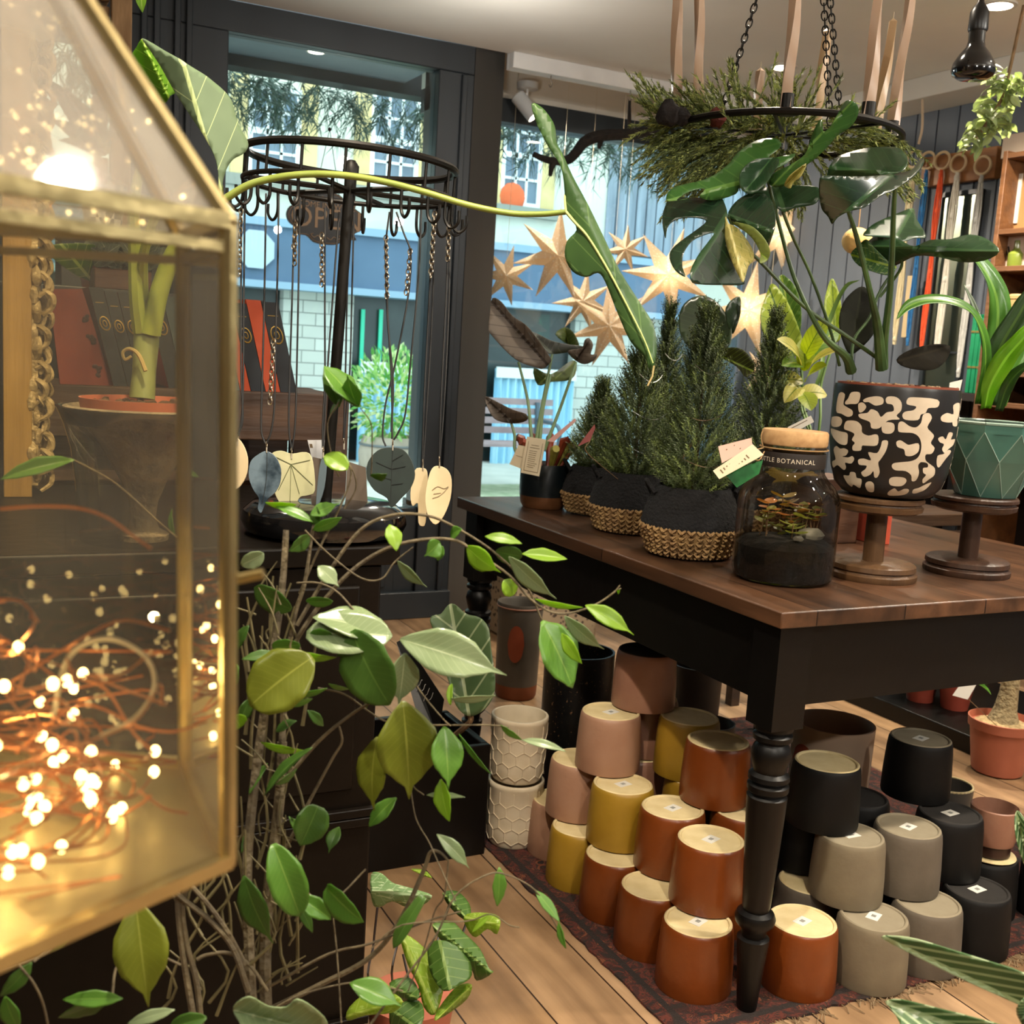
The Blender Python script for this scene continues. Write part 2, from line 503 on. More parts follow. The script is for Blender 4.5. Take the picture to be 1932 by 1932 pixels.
r1 = nd(nt, 'ShaderNodeValToRGB'); r1.color_ramp.elements[0].position = 0.3; r1.color_ramp.elements[0].color = (0.55, 0.5, 0.45, 1); r1.color_ramp.elements[1].position = 0.7; r1.color_ramp.elements[1].color = (1.15, 1.1, 1.0, 1)
L_(n1.outputs['Fac'], r1.inputs[0])
r2 = nd(nt, 'ShaderNodeValToRGB'); r2.color_ramp.elements[0].position = 0.36; r2.color_ramp.elements[0].color = (0.5, 0.45, 0.4, 1); r2.color_ramp.elements[1].position = 0.55; r2.color_ramp.elements[1].color = (1, 1, 1, 1)
L_(n2.outputs['Fac'], r2.inputs[0])
x1 = nd(nt, 'ShaderNodeMix', data_type='RGBA', blend_type='MULTIPLY'); x1.inputs[0].default_value = 1; L_(br.outputs[0], x1.inputs[6]); L_(r1.outputs[0], x1.inputs[7])
x2 = nd(nt, 'ShaderNodeMix', data_type='RGBA', blend_type='MULTIPLY'); x2.inputs[0].default_value = 0.8; L_(x1.outputs[2], x2.inputs[6]); L_(r2.outputs[0], x2.inputs[7])
vk = nd(nt, 'ShaderNodeTexVoronoi'); vk.inputs['Scale'].default_value = 5.5; mk3 = nd(nt, 'ShaderNodeMapping'); mk3.inputs['Scale'].default_value = (1, 0.45, 1); L_(tc.outputs['Object'], mk3.inputs[0]); L_(mk3.outputs[0], vk.inputs['Vector'])
rk = nd(nt, 'ShaderNodeValToRGB'); rk.color_ramp.elements[0].position = 0.035; rk.color_ramp.elements[0].color = (0.16, 0.1, 0.07, 1); rk.color_ramp.elements[1].position = 0.09; rk.color_ramp.elements[1].color = (1, 1, 1, 1); L_(vk.outputs['Distance'], rk.inputs[0])
x3 = nd(nt, 'ShaderNodeMix', data_type='RGBA', blend_type='MULTIPLY'); x3.inputs[0].default_value = 1; L_(x2.outputs[2], x3.inputs[6]); L_(rk.outputs[0], x3.inputs[7])
L_(x3.outputs[2], b.inputs['Base Color']); b.inputs['Roughness'].default_value = 0.42
bp = nd(nt, 'ShaderNodeBump'); bp.inputs['Strength'].default_value = 0.4; bp.inputs['Distance'].default_value = 0.004
L_(n1.outputs['Fac'], bp.inputs['Height']); L_(bp.outputs[0], b.inputs['Normal'])

m_ceil = mat('ceiling plaster', '#d9d6cf', '#e4e1da', scale=1.5, rough=0.9, bump=0.15, bscale=5)
m_dark = mat('charcoal gloss paint', '#24292e', '#2b3136', scale=3, rough=0.38, bump=0.05, bscale=30, stretch=(1, 1, 0.1))
m_wall = mat('warm back wall paint', '#5a5148', '#625950', rough=0.8)
m_cream = mat('cream plaster', '#d8cfc0', '#e0d8ca', scale=3, rough=0.8, bump=0.1)
m_white = mat('white paint', '#dedede', '#e8e8e6', rough=0.5)
m_blue = mat('slate blue boards', '#59606b', '#646c78', scale=3, rough=0.6, stretch=(1, 1, 0.2))
m_pane = glass('window glass', '#f2fbfa', refl=0.8)

struct(MB().box((-1.6, -2.6, -0.12), (3.9, YB + 0.1, 0)).build('floor', m_floor))
struct(MB().box((-1.6, -2.6, ZC), (3.9, YF, ZC + 0.1)).build('ceiling', m_ceil))
struct(MB().box((-1.7, -2.6, -0.12), (-1.6, YF, ZC)).build('wall_left', m_wall))
struct(MB().box((-1.7, -2.7, -0.12), (4.0, -2.6, ZC)).build('wall_back', m_wall))

def Y_(px, py, y=YF): return PY(px, py, y)
# shopfront: left window, dark timber, glazed door, pillar
zt = Y_(620, 92).z           # head of the door glass
xa, xb = Y_(427, 300).x, Y_(812, 500).x
wl0, wl1 = Y_(40, 300).x, Y_(214, 300).x
zb = Y_(730, 960).z
TH = 0.09
XP = Y_(877, 500).x; XQ = PY(931, 500, YF + 0.10).x
sh = MB()
sh.box((-1.6, YF, zt + 0.0), (XP, YF + TH, ZC))                      # head
sh.box((-1.6, YF, -0.1), (wl0, YF + TH, zt))
sh.box((wl1, YF, -0.1), (xa, YF + TH, zt))
sh.box((xb, YF, -0.1), (XP, YF + TH, zt))
sh.box((wl0, YF, -0.1), (wl1, YF + TH, 0.75))
# mouldings on the woodwork between the panes
for px in (268, 292, 330, 352):
    x = Y_(px, 300).x
    sh.box((x - 0.012, YF - 0.018, 0.0), (x + 0.012, YF, ZC - 0.01))
sh.box((xb + 0.10, YF - 0.015, 0), (xb + 0.125, YF, ZC - 0.12))
struct(sh.build('wall_front', m_dark, bevel=0.004))
pr = MB()
p0 = V((XP, YF, 0)); p1 = V((XQ, YF + 0.10, 0)); p2 = V((XQ, YB + 0.05, 0)); p3 = V((XP, YB + 0.05, 0))
pr.prism([p0, p1, p2, p3], (0, 0, ZC + 0.25))
m_jamb = mat('warm lit gloss paint tone', '#3d3b39', '#454340', scale=3, rough=0.45, stretch=(1, 1, 0.1))  # lighter brown tone paints warm room light on the pillar face
struct(pr.build('wall_pillar', m_jamb, flat=True))
struct(MB().box((wl0, YF + 0.04, 0.75), (wl1, YF + 0.048, zt)).build('window_1', m_pane))
# door with glass, lower panel, knob
dr = MB()
dr.box((xa, YF + 0.02, 0.0), (xb, YF + 0.065, zb))
dr.box((xa + 0.1, YF + 0.008, 0.1), (xb - 0.1, YF + 0.02, zb - 0.1))
dr.box((xa + 0.14, YF - 0.0, 0.14), (xb - 0.14, YF + 0.01, zb - 0.14))
d_ = struct(dr.build('door_1', m_dark, bevel=0.004))
MB().box((xa, YF + 0.04, zb), (xb, YF + 0.048, zt)).build('door_glass', m_pane, d_)
struct(MB().box((-0.6, YF - 0.03, 0), (XP, YF, 0.12)).build('baseboard_front', m_dark, bevel=0.004))
# recessed bay behind the display window on the right
m_hole = m_dark
zh0, zh1 = PY(1100, 255, YB).z, PY(1100, 212, YB).z
zs = 0.42
bay = MB()
bay.box((XP, YB, zh1), (4.0, YB + 0.1, 2.72), 1)
bay.box((XP, YB - 0.02, zh0), (4.0, YB + 0.1, zh1), 0)
bay.box((XP, YB, -0.1), (4.0, YB + 0.1, zs), 0)
bay.box((XP, YB - 0.03, zs), (4.0, YB + 0.1, zs + 0.03), 0)
struct(bay.build('wall_bay', [m_dark, m_cream], bevel=0.003))
struct(MB().box((XP, YF, 2.62), (4.0, YB + 0.1, 2.72)).build('ceiling_bay', m_cream))
struct(MB().box((XQ - 0.03, YF - 0.05, 2.385), (3.9, YF + 0.0, ZC)).box((XQ - 0.03, YF - 0.0, 2.385), (3.9, YF + 0.02, 2.72)).build('trim_1', m_white, bevel=0.003))
struct(MB().box((XQ, YB + 0.04, zs + 0.03), (3.9, YB + 0.048, zh0)).build('window_2', glass('bay window glass', '#f0fbfb', refl=1.3)))
# right wall: vertical slate-blue boards
rw = MB()
rw.box((XR + 0.012, -2.6, -0.1), (XR + 0.1, YB + 0.1, 2.72))
y = -2.6
while y < YB:
    rw.box((XR, y + 0.004, 0), (XR + 0.012, min(YB, y + 0.116), 2.70)); y += 0.12
struct(rw.build('wall_right', m_blue, bevel=0.0015))
struct(MB().box((XR - 0.22, -2.6, 2.36), (XR, YF - 0.05, ZC)).build('trim_2', m_ceil, bevel=0.003))

# downlights in view and above
m_ring = mat('white lamp ring', '#c8c4bc', rough=0.4)
m_bulb = emis('lit lamp', '#fff0d2', 30)
def downlight(x, y, z, label, r=0.045):
    t = thing('ceiling_downlight', label, 'ceiling light', (x, y, z))
    MB().lathe([(r + 0.014, 0.0), (r + 0.014, -0.006), (r, -0.008), (r, 0.0)], (x, y, z), 24).build('trim_ring', m_ring, t)
    MB().lathe([(r, -0.002), (r * 0.6, -0.004), (0, -0.0045)], (x, y, z), 24).build('lamp_face', m_bulb, t)
    return t
lab = {1: 'round ceiling light whose reflection glares in the roof pane of the glass lantern', 3: 'round recessed ceiling light beside the black hanging bulb, top right', 4: 'round recessed ceiling light seen between the candles, above the bay'}
for i, (x, y, p) in enumerate(DOWN):
    if i in lab: downlight(x, y, ZC, lab[i])
SOF = PY(596, 123, 5.02)
# ---------------------------------------------------------------- street outside
YO = 11.6
m_render = mat('pale rendered facade', '#c9cabd', '#d6d6c9', scale=1.5, rough=0.9)
m_stone = mat('yellow sandstone', '#c9b27c', '#d8c48e', scale=4, rough=0.85)
m_frame = mat('white sash paint', '#e8ecee', rough=0.5)
m_wpane = mat('dark upstairs glass', '#46586a', '#6d8294', scale=1.2, rough=0.15)
m_fascia = mat('dusty blue fascia', '#46607c', '#506a86', scale=2, rough=0.6)
m_fasl = mat('light blue awning edge', '#86a2b8', rough=0.6)
m_shopw = mat('dim shop window', '#1a2324', '#2c3838', scale=3, rough=0.3)
m_pave = mat('pale paving', '#b5b4ac', '#c6c4bb', scale=3, rough=0.9)
def O(px, py, y=YO): return PY(px, py, y)
ZG = -0.1
struct(MB().box((-8, YB + 0.1, ZG - 0.1), (22, 30, ZG)).build('ground', m_pave))
# white washed stone pier between shopfronts
m_wst, nt, b = newmat('white washed stonework')
tc = nd(nt, 'ShaderNodeTexCoord'); mp = nd(nt, 'ShaderNodeMapping'); mp.inputs['Rotation'].default_value = (radians(90), 0, 0); nt.links.new(tc.outputs['Object'], mp.inputs[0])
br = nd(nt, 'ShaderNodeTexBrick'); br.inputs['Color1'].default_value = lin('#c9cbc4'); br.inputs['Color2'].default_value = lin('#bdbfb8'); br.inputs['Mortar'].default_value = lin('#8e908b')
br.inputs['Scale'].default_value = 1; br.inputs['Brick Width'].default_value = 0.28; br.inputs['Row Height'].default_value = 0.13; br.inputs['Mortar Size'].default_value = 0.006
nt.links.new(mp.outputs[0], br.inputs['Vector']); nt.links.new(br.outputs[0], b.inputs['Base Color']); b.inputs['Roughness'].default_value = 0.9
bp = nd(nt, 'ShaderNodeBump'); bp.inputs['Distance'].default_value = 0.03; nt.links.new(br.outputs['Fac'], bp.inputs['Height']); bp.invert = True; nt.links.new(bp.outputs[0], b.inputs['Normal'])
zf1 = O(620, 437).z; zf0 = O(640, 545).z
bl = thing('street_building', 'pale building across the street with sash windows above a blue shop fascia', 'building', (3, YO, ZG))
xs0, xs1 = -4.0, 15.0
xcl = O(1143, 400).x     # where the grey timber cladding starts
MB().box((xs0, YO, zf1), (xcl, YO + 0.4, 8)).box((xs0, YO + 0.25, ZG), (xs1, YO + 0.4, zf1)).build('wall', m_render, bl)
MB().box((xs0, YO - 0.25, zf0), (xcl + 1.2, YO + 0.25, zf1)).build('fascia', m_fascia, bl)
aw = MB()
aw.box((xs0, YO - 0.3, zf1 - 0.03), (xcl + 1.2, YO + 0.2, zf1 + 0.05)); aw.box((xs0, YO - 0.3, zf0 - 0.06), (xcl + 1.2, YO + 0.2, zf0 + 0.01))
aw.build('fascia_trim', m_fasl, bl)
MB().box((O(660, 700).x, YO + 0.1, ZG), (xs1, YO + 0.24, zf0)).box((xs0, YO + 0.1, ZG), (O(530, 650).x, YO + 0.24, zf0)).build('shop_window', m_shopw, bl)
MB().box((O(530, 650).x, YO - 0.05, ZG), (O(662, 650).x, YO + 0.25, zf0)).build('stone_pier', m_wst, bl)
MB().box((O(1078, 700).x, YO - 0.02, ZG), (O(1240, 700).x, YO + 0.25, zf0)).build('stone_pier', m_wst, bl)
cl = MB(); x = xcl
while x < xcl + 2.3:
    cl.box((x, YO - 0.02, zf1 + 0.1), (x + 0.12, YO + 0.3, 5.2)); x += 0.14
cl.build('timber_cladding', mat('grey timber cladding', '#77818e', '#98a3b0', scale=3, rough=0.8, stretch=(3, 1, 0.3)), bl)
def sash(px0, px1, py0, py1, red=False):
    a = O(px0, py1); b2 = O(px1, py0); x0, x1, z0, z1 = a.x, b2.x, a.z, b2.z
    f = MB(); t = 0.05; y = YO - 0.03
    f.box((x0 - t, y, z0 - t), (x0, y + 0.06, z1 + t)); f.box((x1, y, z0 - t), (x1 + t, y + 0.06, z1 + t))
    f.box((x0, y, z0 - t), (x1, y + 0.06, z0)); f.box((x0, y, z1), (x1, y + 0.06, z1 + t))
    zm = (z0 + z1) / 2; f.box((x0, y, zm - 0.03), (x1, y + 0.06, zm + 0.03))
    for k in (1, 2):
        xx = x0 + (x1 - x0) * k / 3; f.box((xx - 0.014, y, z0), (xx + 0.014, y + 0.05, z1))
    for k in (0.25, 0.75):
        zz = z0 + (z1 - z0) * k; f.box((x0, y, zz - 0.014), (x1, y + 0.05, zz + 0.014))
    fr = f.build('sash_window', m_frame, bl)
    MB().box((x0, YO - 0.01, z0), (x1, YO + 0.02, z1)).build('pane', m_wpane, fr)
    MB().box((x0 - 0.22, YO - 0.04, z0 - 0.05), (x0 - t, YO + 0.05, z1 + 0.2)).build('stone_surround', m_stone, bl)
    MB().box((x1 + t, YO - 0.04, z0 - 0.05), (x1 + 0.22, YO + 0.05, z1 + 0.2)).build('stone_surround', m_stone, bl)
    MB().box((x0 - 0.28, YO - 0.1, z0 - 0.16), (x1 + 0.28, YO, z0 - 0.05)).build('sill', mat('weathered sill', '#8c8f86', rough=0.9), bl)
sash(474, 560, 180, 322)
sash(703, 785, 190, 345)
sash(948, 1020, 212, 378)
bx = O(965, 355)
MB().ball(bx + V((0, -0.04, -0.1)), 0.16, sq=(1, 0.3, 1)).build('orange_cushion', mat('orange cloth', '#d8653a', rough=0.9), bl)
# cafe curtain, a string of rings
def curtain(px0, px1, pyt, pyb, n):
    a = O(px0, pyb); b2 = O(px1, pyt); vs = []; fs = []; k = 90
    for i in range(k + 1):
        x = a.x + (b2.x - a.x) * i / k; yy = YO - 0.12 + 0.03 * sin(i * n / k * 2 * pi)
        vs += [(x, yy, a.z), (x, yy, b2.z)]
    for i in range(k): fs.append((2 * i, 2 * i + 2, 2 * i + 3, 2 * i + 1))
    return MB().add(vs, fs), a, b2
m_cur = mat('light blue curtain', '#8fc0da', '#b4d8e6', scale=9, rough=0.9, stretch=(4, 1, 0.2))
for (p0, p1, q0, q1, n, lb) in ((664, 790, 690, 900, 9, 'light blue cafe curtain in the shop across the street behind the barrel planter'), (915, 1075, 702, 880, 11, 'light blue cafe curtain in the shop across the street behind the bench')):
    mbc, a, b2 = curtain(p0, p1, q0, q1, n)
    t = thing('cafe_curtain', lb, 'curtain', (a.x, YO - 0.12, a.z))
    mbc.build('cloth', m_cur, t)
    h = MB().box((a.x, YO - 0.17, b2.z - 0.10), (b2.x, YO - 0.15, b2.z + 0.02))
    h.build('heading', mat('white curtain heading', '#dfe6e6', rough=0.9), t)
g = MB()
for px in (683, 717):
    q = O(px, 640, YO + 0.06); g.box((q.x - 0.02, YO + 0.05, q.z - 0.3), (q.x + 0.02, YO + 0.07, q.z + 0.32))
tag(g.build('green_tube_light', emis('green tube', '#2fae8d', 0.6)), 'pair of thin green tube lights in the shop window across the street', 'light')
# barrel planter with bush
q = PZ(735, 905, ZG); yb = q.y
c = V((q.x, yb, ZG))
pl_ = thing('barrel_planter', 'half barrel planter with a pale flowering bush across the street', 'planter', c)
MB().lathe([(0.24, 0), (0.30, 0.12), (0.31, 0.26), (0.28, 0.42), (0.25, 0.42), (0.25, 0.36), (0, 0.36)], c, 20).build('barrel', mat('pale barrel wood', '#a79688', '#c0b09f', scale=6, rough=0.9), pl_)
MB().torus(c + V((0, 0, 0.12)), 0.30, 0.012).torus(c + V((0, 0, 0.34)), 0.30, 0.012).build('hoop', mat('grey iron hoop', '#6b6d70', rough=0.6), pl_)
def bush(mb, c, R, n, lw, seed, sq=(1, 1, 1), mats=1):
    rnd = random.Random(seed)
    for i in range(n):
        while True:
            p = V((rnd.uniform(-1, 1), rnd.uniform(-1, 1), rnd.uniform(-1, 1)))
            if 0.3 < p.length < 1: break
        p = V((p.x * R * sq[0], p.y * R * sq[1], p.z * R * sq[2])); d = (p.normalized() + V((rnd.uniform(-.6, .6), rnd.uniform(-.6, .6), rnd.uniform(-.2, .8)))).normalized()
        mb.leaf(c + p, c + p + d * lw * 2.2, lw, V((rnd.uniform(-1, 1), rnd.uniform(-1, 1), 1)), 'lance', n=3, m=1, mi=rnd.randrange(mats))
    return mb
bm = bush(MB(), c + V((0, 0, 0.78)), 0.48, 900, 0.04, 5, (0.85, 0.8, 1.0), 3)
bm.build('foliage', [leafmat('bush leaf', '#4c8a4c', '#6aa85a', rough=0.6), leafmat('bush leaf pale', '#8fb872', '#a9cf88', rough=0.6), leafmat('bush bloom', '#cfd8a0', '#e6e6c0', rough=0.6)], pl_)
# bench
m_iron = mat('blue grey iron', '#4b5a66', rough=0.5)
m_slat = mat('reddish slats', '#8f7a7c', '#a08a8a', scale=5, rough=0.8)
bc = PZ(948, 925, ZG); bc = V((bc.x, bc.y, ZG))
be = thing('street_bench', 'slatted bench with iron legs on the pavement across the street', 'bench', bc)
for dx in (-0.42, 0.42):
    m = MB()
    for yy, zz in ((-0.22, 0.40), (0.2, 0.82)):
        m.tube(cat([bc + V((dx, yy * 1.25, 0)), bc + V((dx, yy * 0.8, 0.2)), bc + V((dx, yy, zz))]), 0.025)
    m.tube(cat([bc + V((dx, -0.24, 0.42)), bc + V((dx, 0.0, 0.39)), bc + V((dx, 0.16, 0.42))]), 0.022)
    m.tube(cat([bc + V((dx, -0.26, 0.42)), bc + V((dx, -0.24, 0.62)), bc + V((dx, 0.17, 0.66))]), 0.02)
    m.build('leg', m_iron, be)
m = MB()
for k in range(5): m.box(bc + V((-0.6, -0.24 + k * 0.085, 0.43)), bc + V((0.6, -0.17 + k * 0.085, 0.455)))
m.build('seat', m_slat, be)
m = MB()
for k in range(4): m.box(bc + V((-0.6, 0.19 + k * 0.01, 0.52 + k * 0.09)), bc + V((0.6, 0.215 + k * 0.01, 0.58 + k * 0.09)))
m.build('backrest', m_slat, be)
# green verge under the bench
struct(MB().box((bc.x - 0.9, bc.y - 0.5, ZG), (bc.x + 0.8, bc.y + 0.4, ZG + 0.004)).build('road_verge', mat('mossy paving', '#8f9a78', '#aeb094', scale=8, rough=0.9)))
# hexagonal pale sign on the fascia
h = O(483, 470, YO - 0.3)
MBh = MB().prism([h + V((0.2 * cos(radians(22.5 + 45 * k)), 0, 0.2 * sin(radians(22.5 + 45 * k)))) for k in range(8)], (0, 0.03, 0))
tag(MBh.build('octagonal_alarm_box', mat('pale alarm box', '#a9bcc9', rough=0.5), flat=True), 'pale octagonal box on the blue fascia across the street', 'alarm box')
# soffit over the pavement with a pine garland
zs_ = PY(600, 150, 5.33).z
struct(MB().box((-1.6, YF + TH, zs_ + 0.05), (XP, 5.35, zs_ + 0.12)).build('ceiling_porch', mat('blue grey soffit boards', '#6c7b84', '#78868e', scale=2, rough=0.5, stretch=(0.3, 3, 1))))
struct(MB().box((-1.6, 5.33, zs_), (4.2, 5.45, zs_ + 0.5)).build('trim_3', m_dark))
def pine(mb, path, n, L, seed, spread=0.05, nl=14, nw=0.0035, mats=2):
    rnd = random.Random(seed); P = cat(path, 8)
    for i in range(n):
        t = rnd.random() * (len(P) - 1.001); k = int(t); p = P[k].lerp(P[k + 1], t - k) + V((0, rnd.uniform(-spread, spread), rnd.uniform(-spread, spread)))
        d = V((rnd.uniform(-.8, .8), rnd.uniform(-.6, .6), rnd.uniform(-1.2, 0.1))).normalized()
        q = [p, p + d * L * 0.5, p + d * L + V((0, 0, -L * 0.35))]
        mb.tube(q, 0.002, 3)
        for j in range(nl):
            u = rnd.random(); a = q[0].lerp(q[2], u); e = (d * 0.9 + V((rnd.uniform(-.9, .9), rnd.uniform(-.9, .9), rnd.uniform(-.9, .3)))).normalized() * L * rnd.uniform(0.35, 0.6)
            s = e.orthogonal().normalized() * nw
            mb.add([a - s, a + s, a + e], [(0, 1, 2)], rnd.randrange(mats))
    return mb
m_pine = [mat('pine needle', '#48685a', '#5c8270', rough=0.6), mat('pine needle pale', '#6f9080', '#88a694', rough=0.6)]
gp = PY(600, 175, 5.56)
gm = pine(MB(), [V((-0.4, 5.56, zs_ + 0.0)), V((0.8, 5.54, zs_ + 0.0)), V((1.8, 5.56, zs_ + 0.02)), V((3.2, 5.56, zs_ + 0.0)), V((4.1, 5.56, zs_ + 0.0))], 430, 0.20, 3, 0.03, nl=16, nw=0.0045)
tag(gm.build('pine_garland', m_pine, flat=True), 'long pine garland hung along the outside of the shopfront', 'garland')
sl = thing('soffit_light', 'small round light in the porch soffit above the glass door', 'ceiling light', (SOF.x, SOF.y, zs_ + 0.05))
MB().lathe([(0.045, 0), (0.045, -0.006), (0.036, -0.007), (0.036, 0)], sl.location, 20).build('trim_ring', m_ring, sl)
MB().lathe([(0.036, -0.003), (0, -0.004)], sl.location, 20).build('lamp_face', m_bulb, sl)
# ---------------------------------------------------------------- table
TZ = 0.782
TX0, TY0, TX1, TY1 = 1.2705, 1.4515, 2.45, 2.846
m_top, nt, b = newmat('worn stained table boards')
tc = nd(nt, 'ShaderNodeTexCoord')
mp = nd(nt, 'ShaderNodeMapping'); mp.inputs['Rotation'].default_value = (0, 0, radians(90)); nt.links.new(tc.outputs['Object'], mp.inputs[0])
br = nd(nt, 'ShaderNodeTexBrick'); br.inputs['Color1'].default_value = lin('#523a28'); br.inputs['Color2'].default_value = lin('#3b291c'); br.inputs['Mortar'].default_value = lin('#120a06')
br.inputs['Scale'].default_value = 1; br.inputs['Brick Width'].default_value = 4; br.inputs['Row Height'].default_value = 0.21; br.inputs['Mortar Size'].default_value = 0.0015
nt.links.new(mp.outputs[0], br.inputs['Vector'])
m2 = nd(nt, 'ShaderNodeMapping'); m2.inputs['Scale'].default_value = (1, 0.12, 1); nt.links.new(tc.outputs['Object'], m2.inputs[0])
n1 = nd(nt, 'ShaderNodeTexNoise'); n1.inputs['Scale'].default_value = 25; n1.inputs['Detail'].default_value = 8; nt.links.new(m2.outputs[0], n1.inputs['Vector'])
r1 = nd(nt, 'ShaderNodeValToRGB'); r1.color_ramp.elements[0].position = 0.3; r1.color_ramp.elements[0].color = (0.4, 0.36, 0.34, 1); r1.color_ramp.elements[1].position = 0.7; r1.color_ramp.elements[1].color = (1.4, 1.25, 1.15, 1)
nt.links.new(n1.outputs['Fac'], r1.inputs[0])
x1 = nd(nt, 'ShaderNodeMix', data_type='RGBA', blend_type='MULTIPLY'); x1.inputs[0].default_value = 1; nt.links.new(br.outputs[0], x1.inputs[6]); nt.links.new(r1.outputs[0], x1.inputs[7])
nt.links.new(x1.outputs[2], b.inputs['Base Color']); b.inputs['Roughness'].default_value = 0.36
bp = nd(nt, 'ShaderNodeBump'); bp.inputs['Strength'].default_value = 0.35; bp.inputs['Distance'].default_value = 0.004; nt.links.new(n1.outputs['Fac'], bp.inputs['Height']); nt.links.new(bp.outputs[0], b.inputs['Normal'])
m_black = mat('black furniture paint', '#040303', '#070605', scale=5, rough=0.4, spec=0.3, bump=0.04)
tb = thing('display_table', 'big dark wooden table with black turned legs covered in potted plants', 'table', (TX0 + 0.5, TY0 + 0.6, 0))
MB().box((TX0, TY0, TZ - 0.03), (TX1, TY1, TZ)).build('tabletop', m_top, tb, bevel=0.003)
ap = MB()
ax0, ay0, ax1, ay1 = TX0 + 0.035, TY0 + 0.035, TX1 - 0.035, TY1 - 0.035
az0 = TZ - 0.03 - 0.155
ap.box((ax0, ay0, az0), (ax1, ay0 + 0.022, TZ - 0.03)); ap.box((ax0, ay0, az0), (ax0 + 0.022, ay1, TZ - 0.03))
ap.box((ax0, ay1 - 0.022, az0), (ax1, ay1, TZ - 0.03)); ap.box((ax1 - 0.022, ay0, az0), (ax1, ay1, TZ - 0.03))
ap.build('apron', m_black, tb)
LP = [(0.017, 0), (0.019, 0.01), (0.025, 0.09), (0.030, 0.14), (0.030, 0.148), (0.022, 0.152), (0.024, 0.165), (0.036, 0.178), (0.038, 0.188), (0.034, 0.198), (0.024, 0.203), (0.026, 0.21),
      (0.031, 0.30), (0.036, 0.40), (0.037, 0.425), (0.031, 0.43), (0.038, 0.437), (0.038, 0.447), (0.031, 0.452), (0.038, 0.458), (0.037, 0.466), (0.029, 0.472), (0.033, 0.487), (0.037, 0.505), (0.033, 0.52), (0.028, 0.527), (0.036, 0.534), (0.036, 0.542), (0.03, 0.547), (0.036, 0.553), (0.036, 0.56)]
for (x, y) in ((1.3205, 1.502), (TX1 - 0.075, 1.502), (1.3205, TY1 - 0.075), (TX1 - 0.075, TY1 - 0.075)):
    m = MB().lathe(LP, (x, y, 0), 24)
    m.box((x - 0.036, y - 0.036, 0.56), (x + 0.036, y + 0.036, TZ - 0.03))
    m.build('leg', m_black, tb)

# rug
m_rug, nt, b = newmat('worn persian rug')
tc = nd(nt, 'ShaderNodeTexCoord')
n0 = nd(nt, 'ShaderNodeTexVoronoi'); n0.inputs['Scale'].default_value = 22; nt.links.new(tc.outputs['Object'], n0.inputs['Vector'])
n1 = nd(nt, 'ShaderNodeTexNoise'); n1.inputs['Scale'].default_value = 30; n1.inputs['Detail'].default_value = 6; n1.inputs['Distortion'].default_value = 1.5; nt.links.new(tc.outputs['Object'], n1.inputs['Vector'])
r1 = nd(nt, 'ShaderNodeValToRGB'); r1.color_ramp.interpolation = 'CONSTANT'
cr_ = r1.color_ramp; cr_.elements[0].color = lin('#20140f'); cr_.elements[1].position = 0.42; cr_.elements[1].color = lin('#32140d')
for p, c in ((0.5, '#512014'), (0.56, '#2a180e'), (0.62, '#6a3820'), (0.7, '#1c110c')):
    e = cr_.elements.new(p); e.color = lin(c)
nt.links.new(n1.outputs['Fac'], r1.inputs[0])
sx = nd(nt, 'ShaderNodeSeparateXYZ'); nt.links.new(tc.outputs['Object'], sx.inputs[0])
def mth(nt, op, a, bb=0.0):
    n = nd(nt, 'ShaderNodeMath', operation=op)
    for i, q in enumerate((a, bb)):
        if isinstance(q, (int, float)): n.inputs[i].default_value = q
        else: nt.links.new(q, n.inputs[i])
    return n.outputs[0]
RX0, RX1, RY0, RY1 = 1.145, 2.5, 1.445, 2.9
hx = (RX1 - RX0) / 2; hy = (RY1 - RY0) / 2
ed = mth(nt, 'MINIMUM', mth(nt, 'SUBTRACT', hx, mth(nt, 'ABSOLUTE', sx.outputs[0])), mth(nt, 'SUBTRACT', hy, mth(nt, 'ABSOLUTE', sx.outputs[1])))
st = mth(nt, 'LESS_THAN', mth(nt, 'ABSOLUTE', mth(nt, 'SUBTRACT', mth(nt, 'FRACT', mth(nt, 'MULTIPLY', ed, 14.0)), 0.5)), 0.1)
xm = nd(nt, 'ShaderNodeMix', data_type='RGBA'); nt.links.new(st, xm.inputs[0]); nt.links.new(r1.outputs[0], xm.inputs[6]); xm.inputs[7].default_value = lin('#1c120e')
nt.links.new(xm.outputs[2], b.inputs['Base Color']); b.inputs['Roughness'].default_value = 0.95
bp = nd(nt, 'ShaderNodeBump'); bp.inputs['Strength'].default_value = 0.8; bp.inputs['Distance'].default_value = 0.004
n2 = nd(nt, 'ShaderNodeTexNoise'); n2.inputs['Scale'].default_value = 260; nt.links.new(tc.outputs['Object'], n2.inputs['Vector']); nt.links.new(n2.outputs['Fac'], bp.inputs['Height']); nt.links.new(bp.outputs[0], b.inputs['Normal'])
rg = MB(); rnd = random.Random(8); pts = []
for i in range(60): pts.append(V((RX0 + rnd.uniform(-.003, .003), RY1 + (RY0 - RY1) * i / 60, 0.0005)))
for i in range(60): pts.append(V((RX0 + (RX1 - RX0) * i / 60, RY0 + rnd.uniform(-.006, .006), 0.0005)))
for i in range(12): pts.append(V((RX1, RY0 + (RY1 - RY0) * i / 12, 0.0005)))
for i in range(12): pts.append(V((RX1 + (RX0 - RX1) * i / 12, RY1, 0.0005)))
rg.prism(pts, (0, 0, 0.005))
rug = tag(rg.build('patterned_rug', m_rug, flat=True), 'dark red patterned rug with frayed edge under the table and pots', 'rug')
fr = MB()
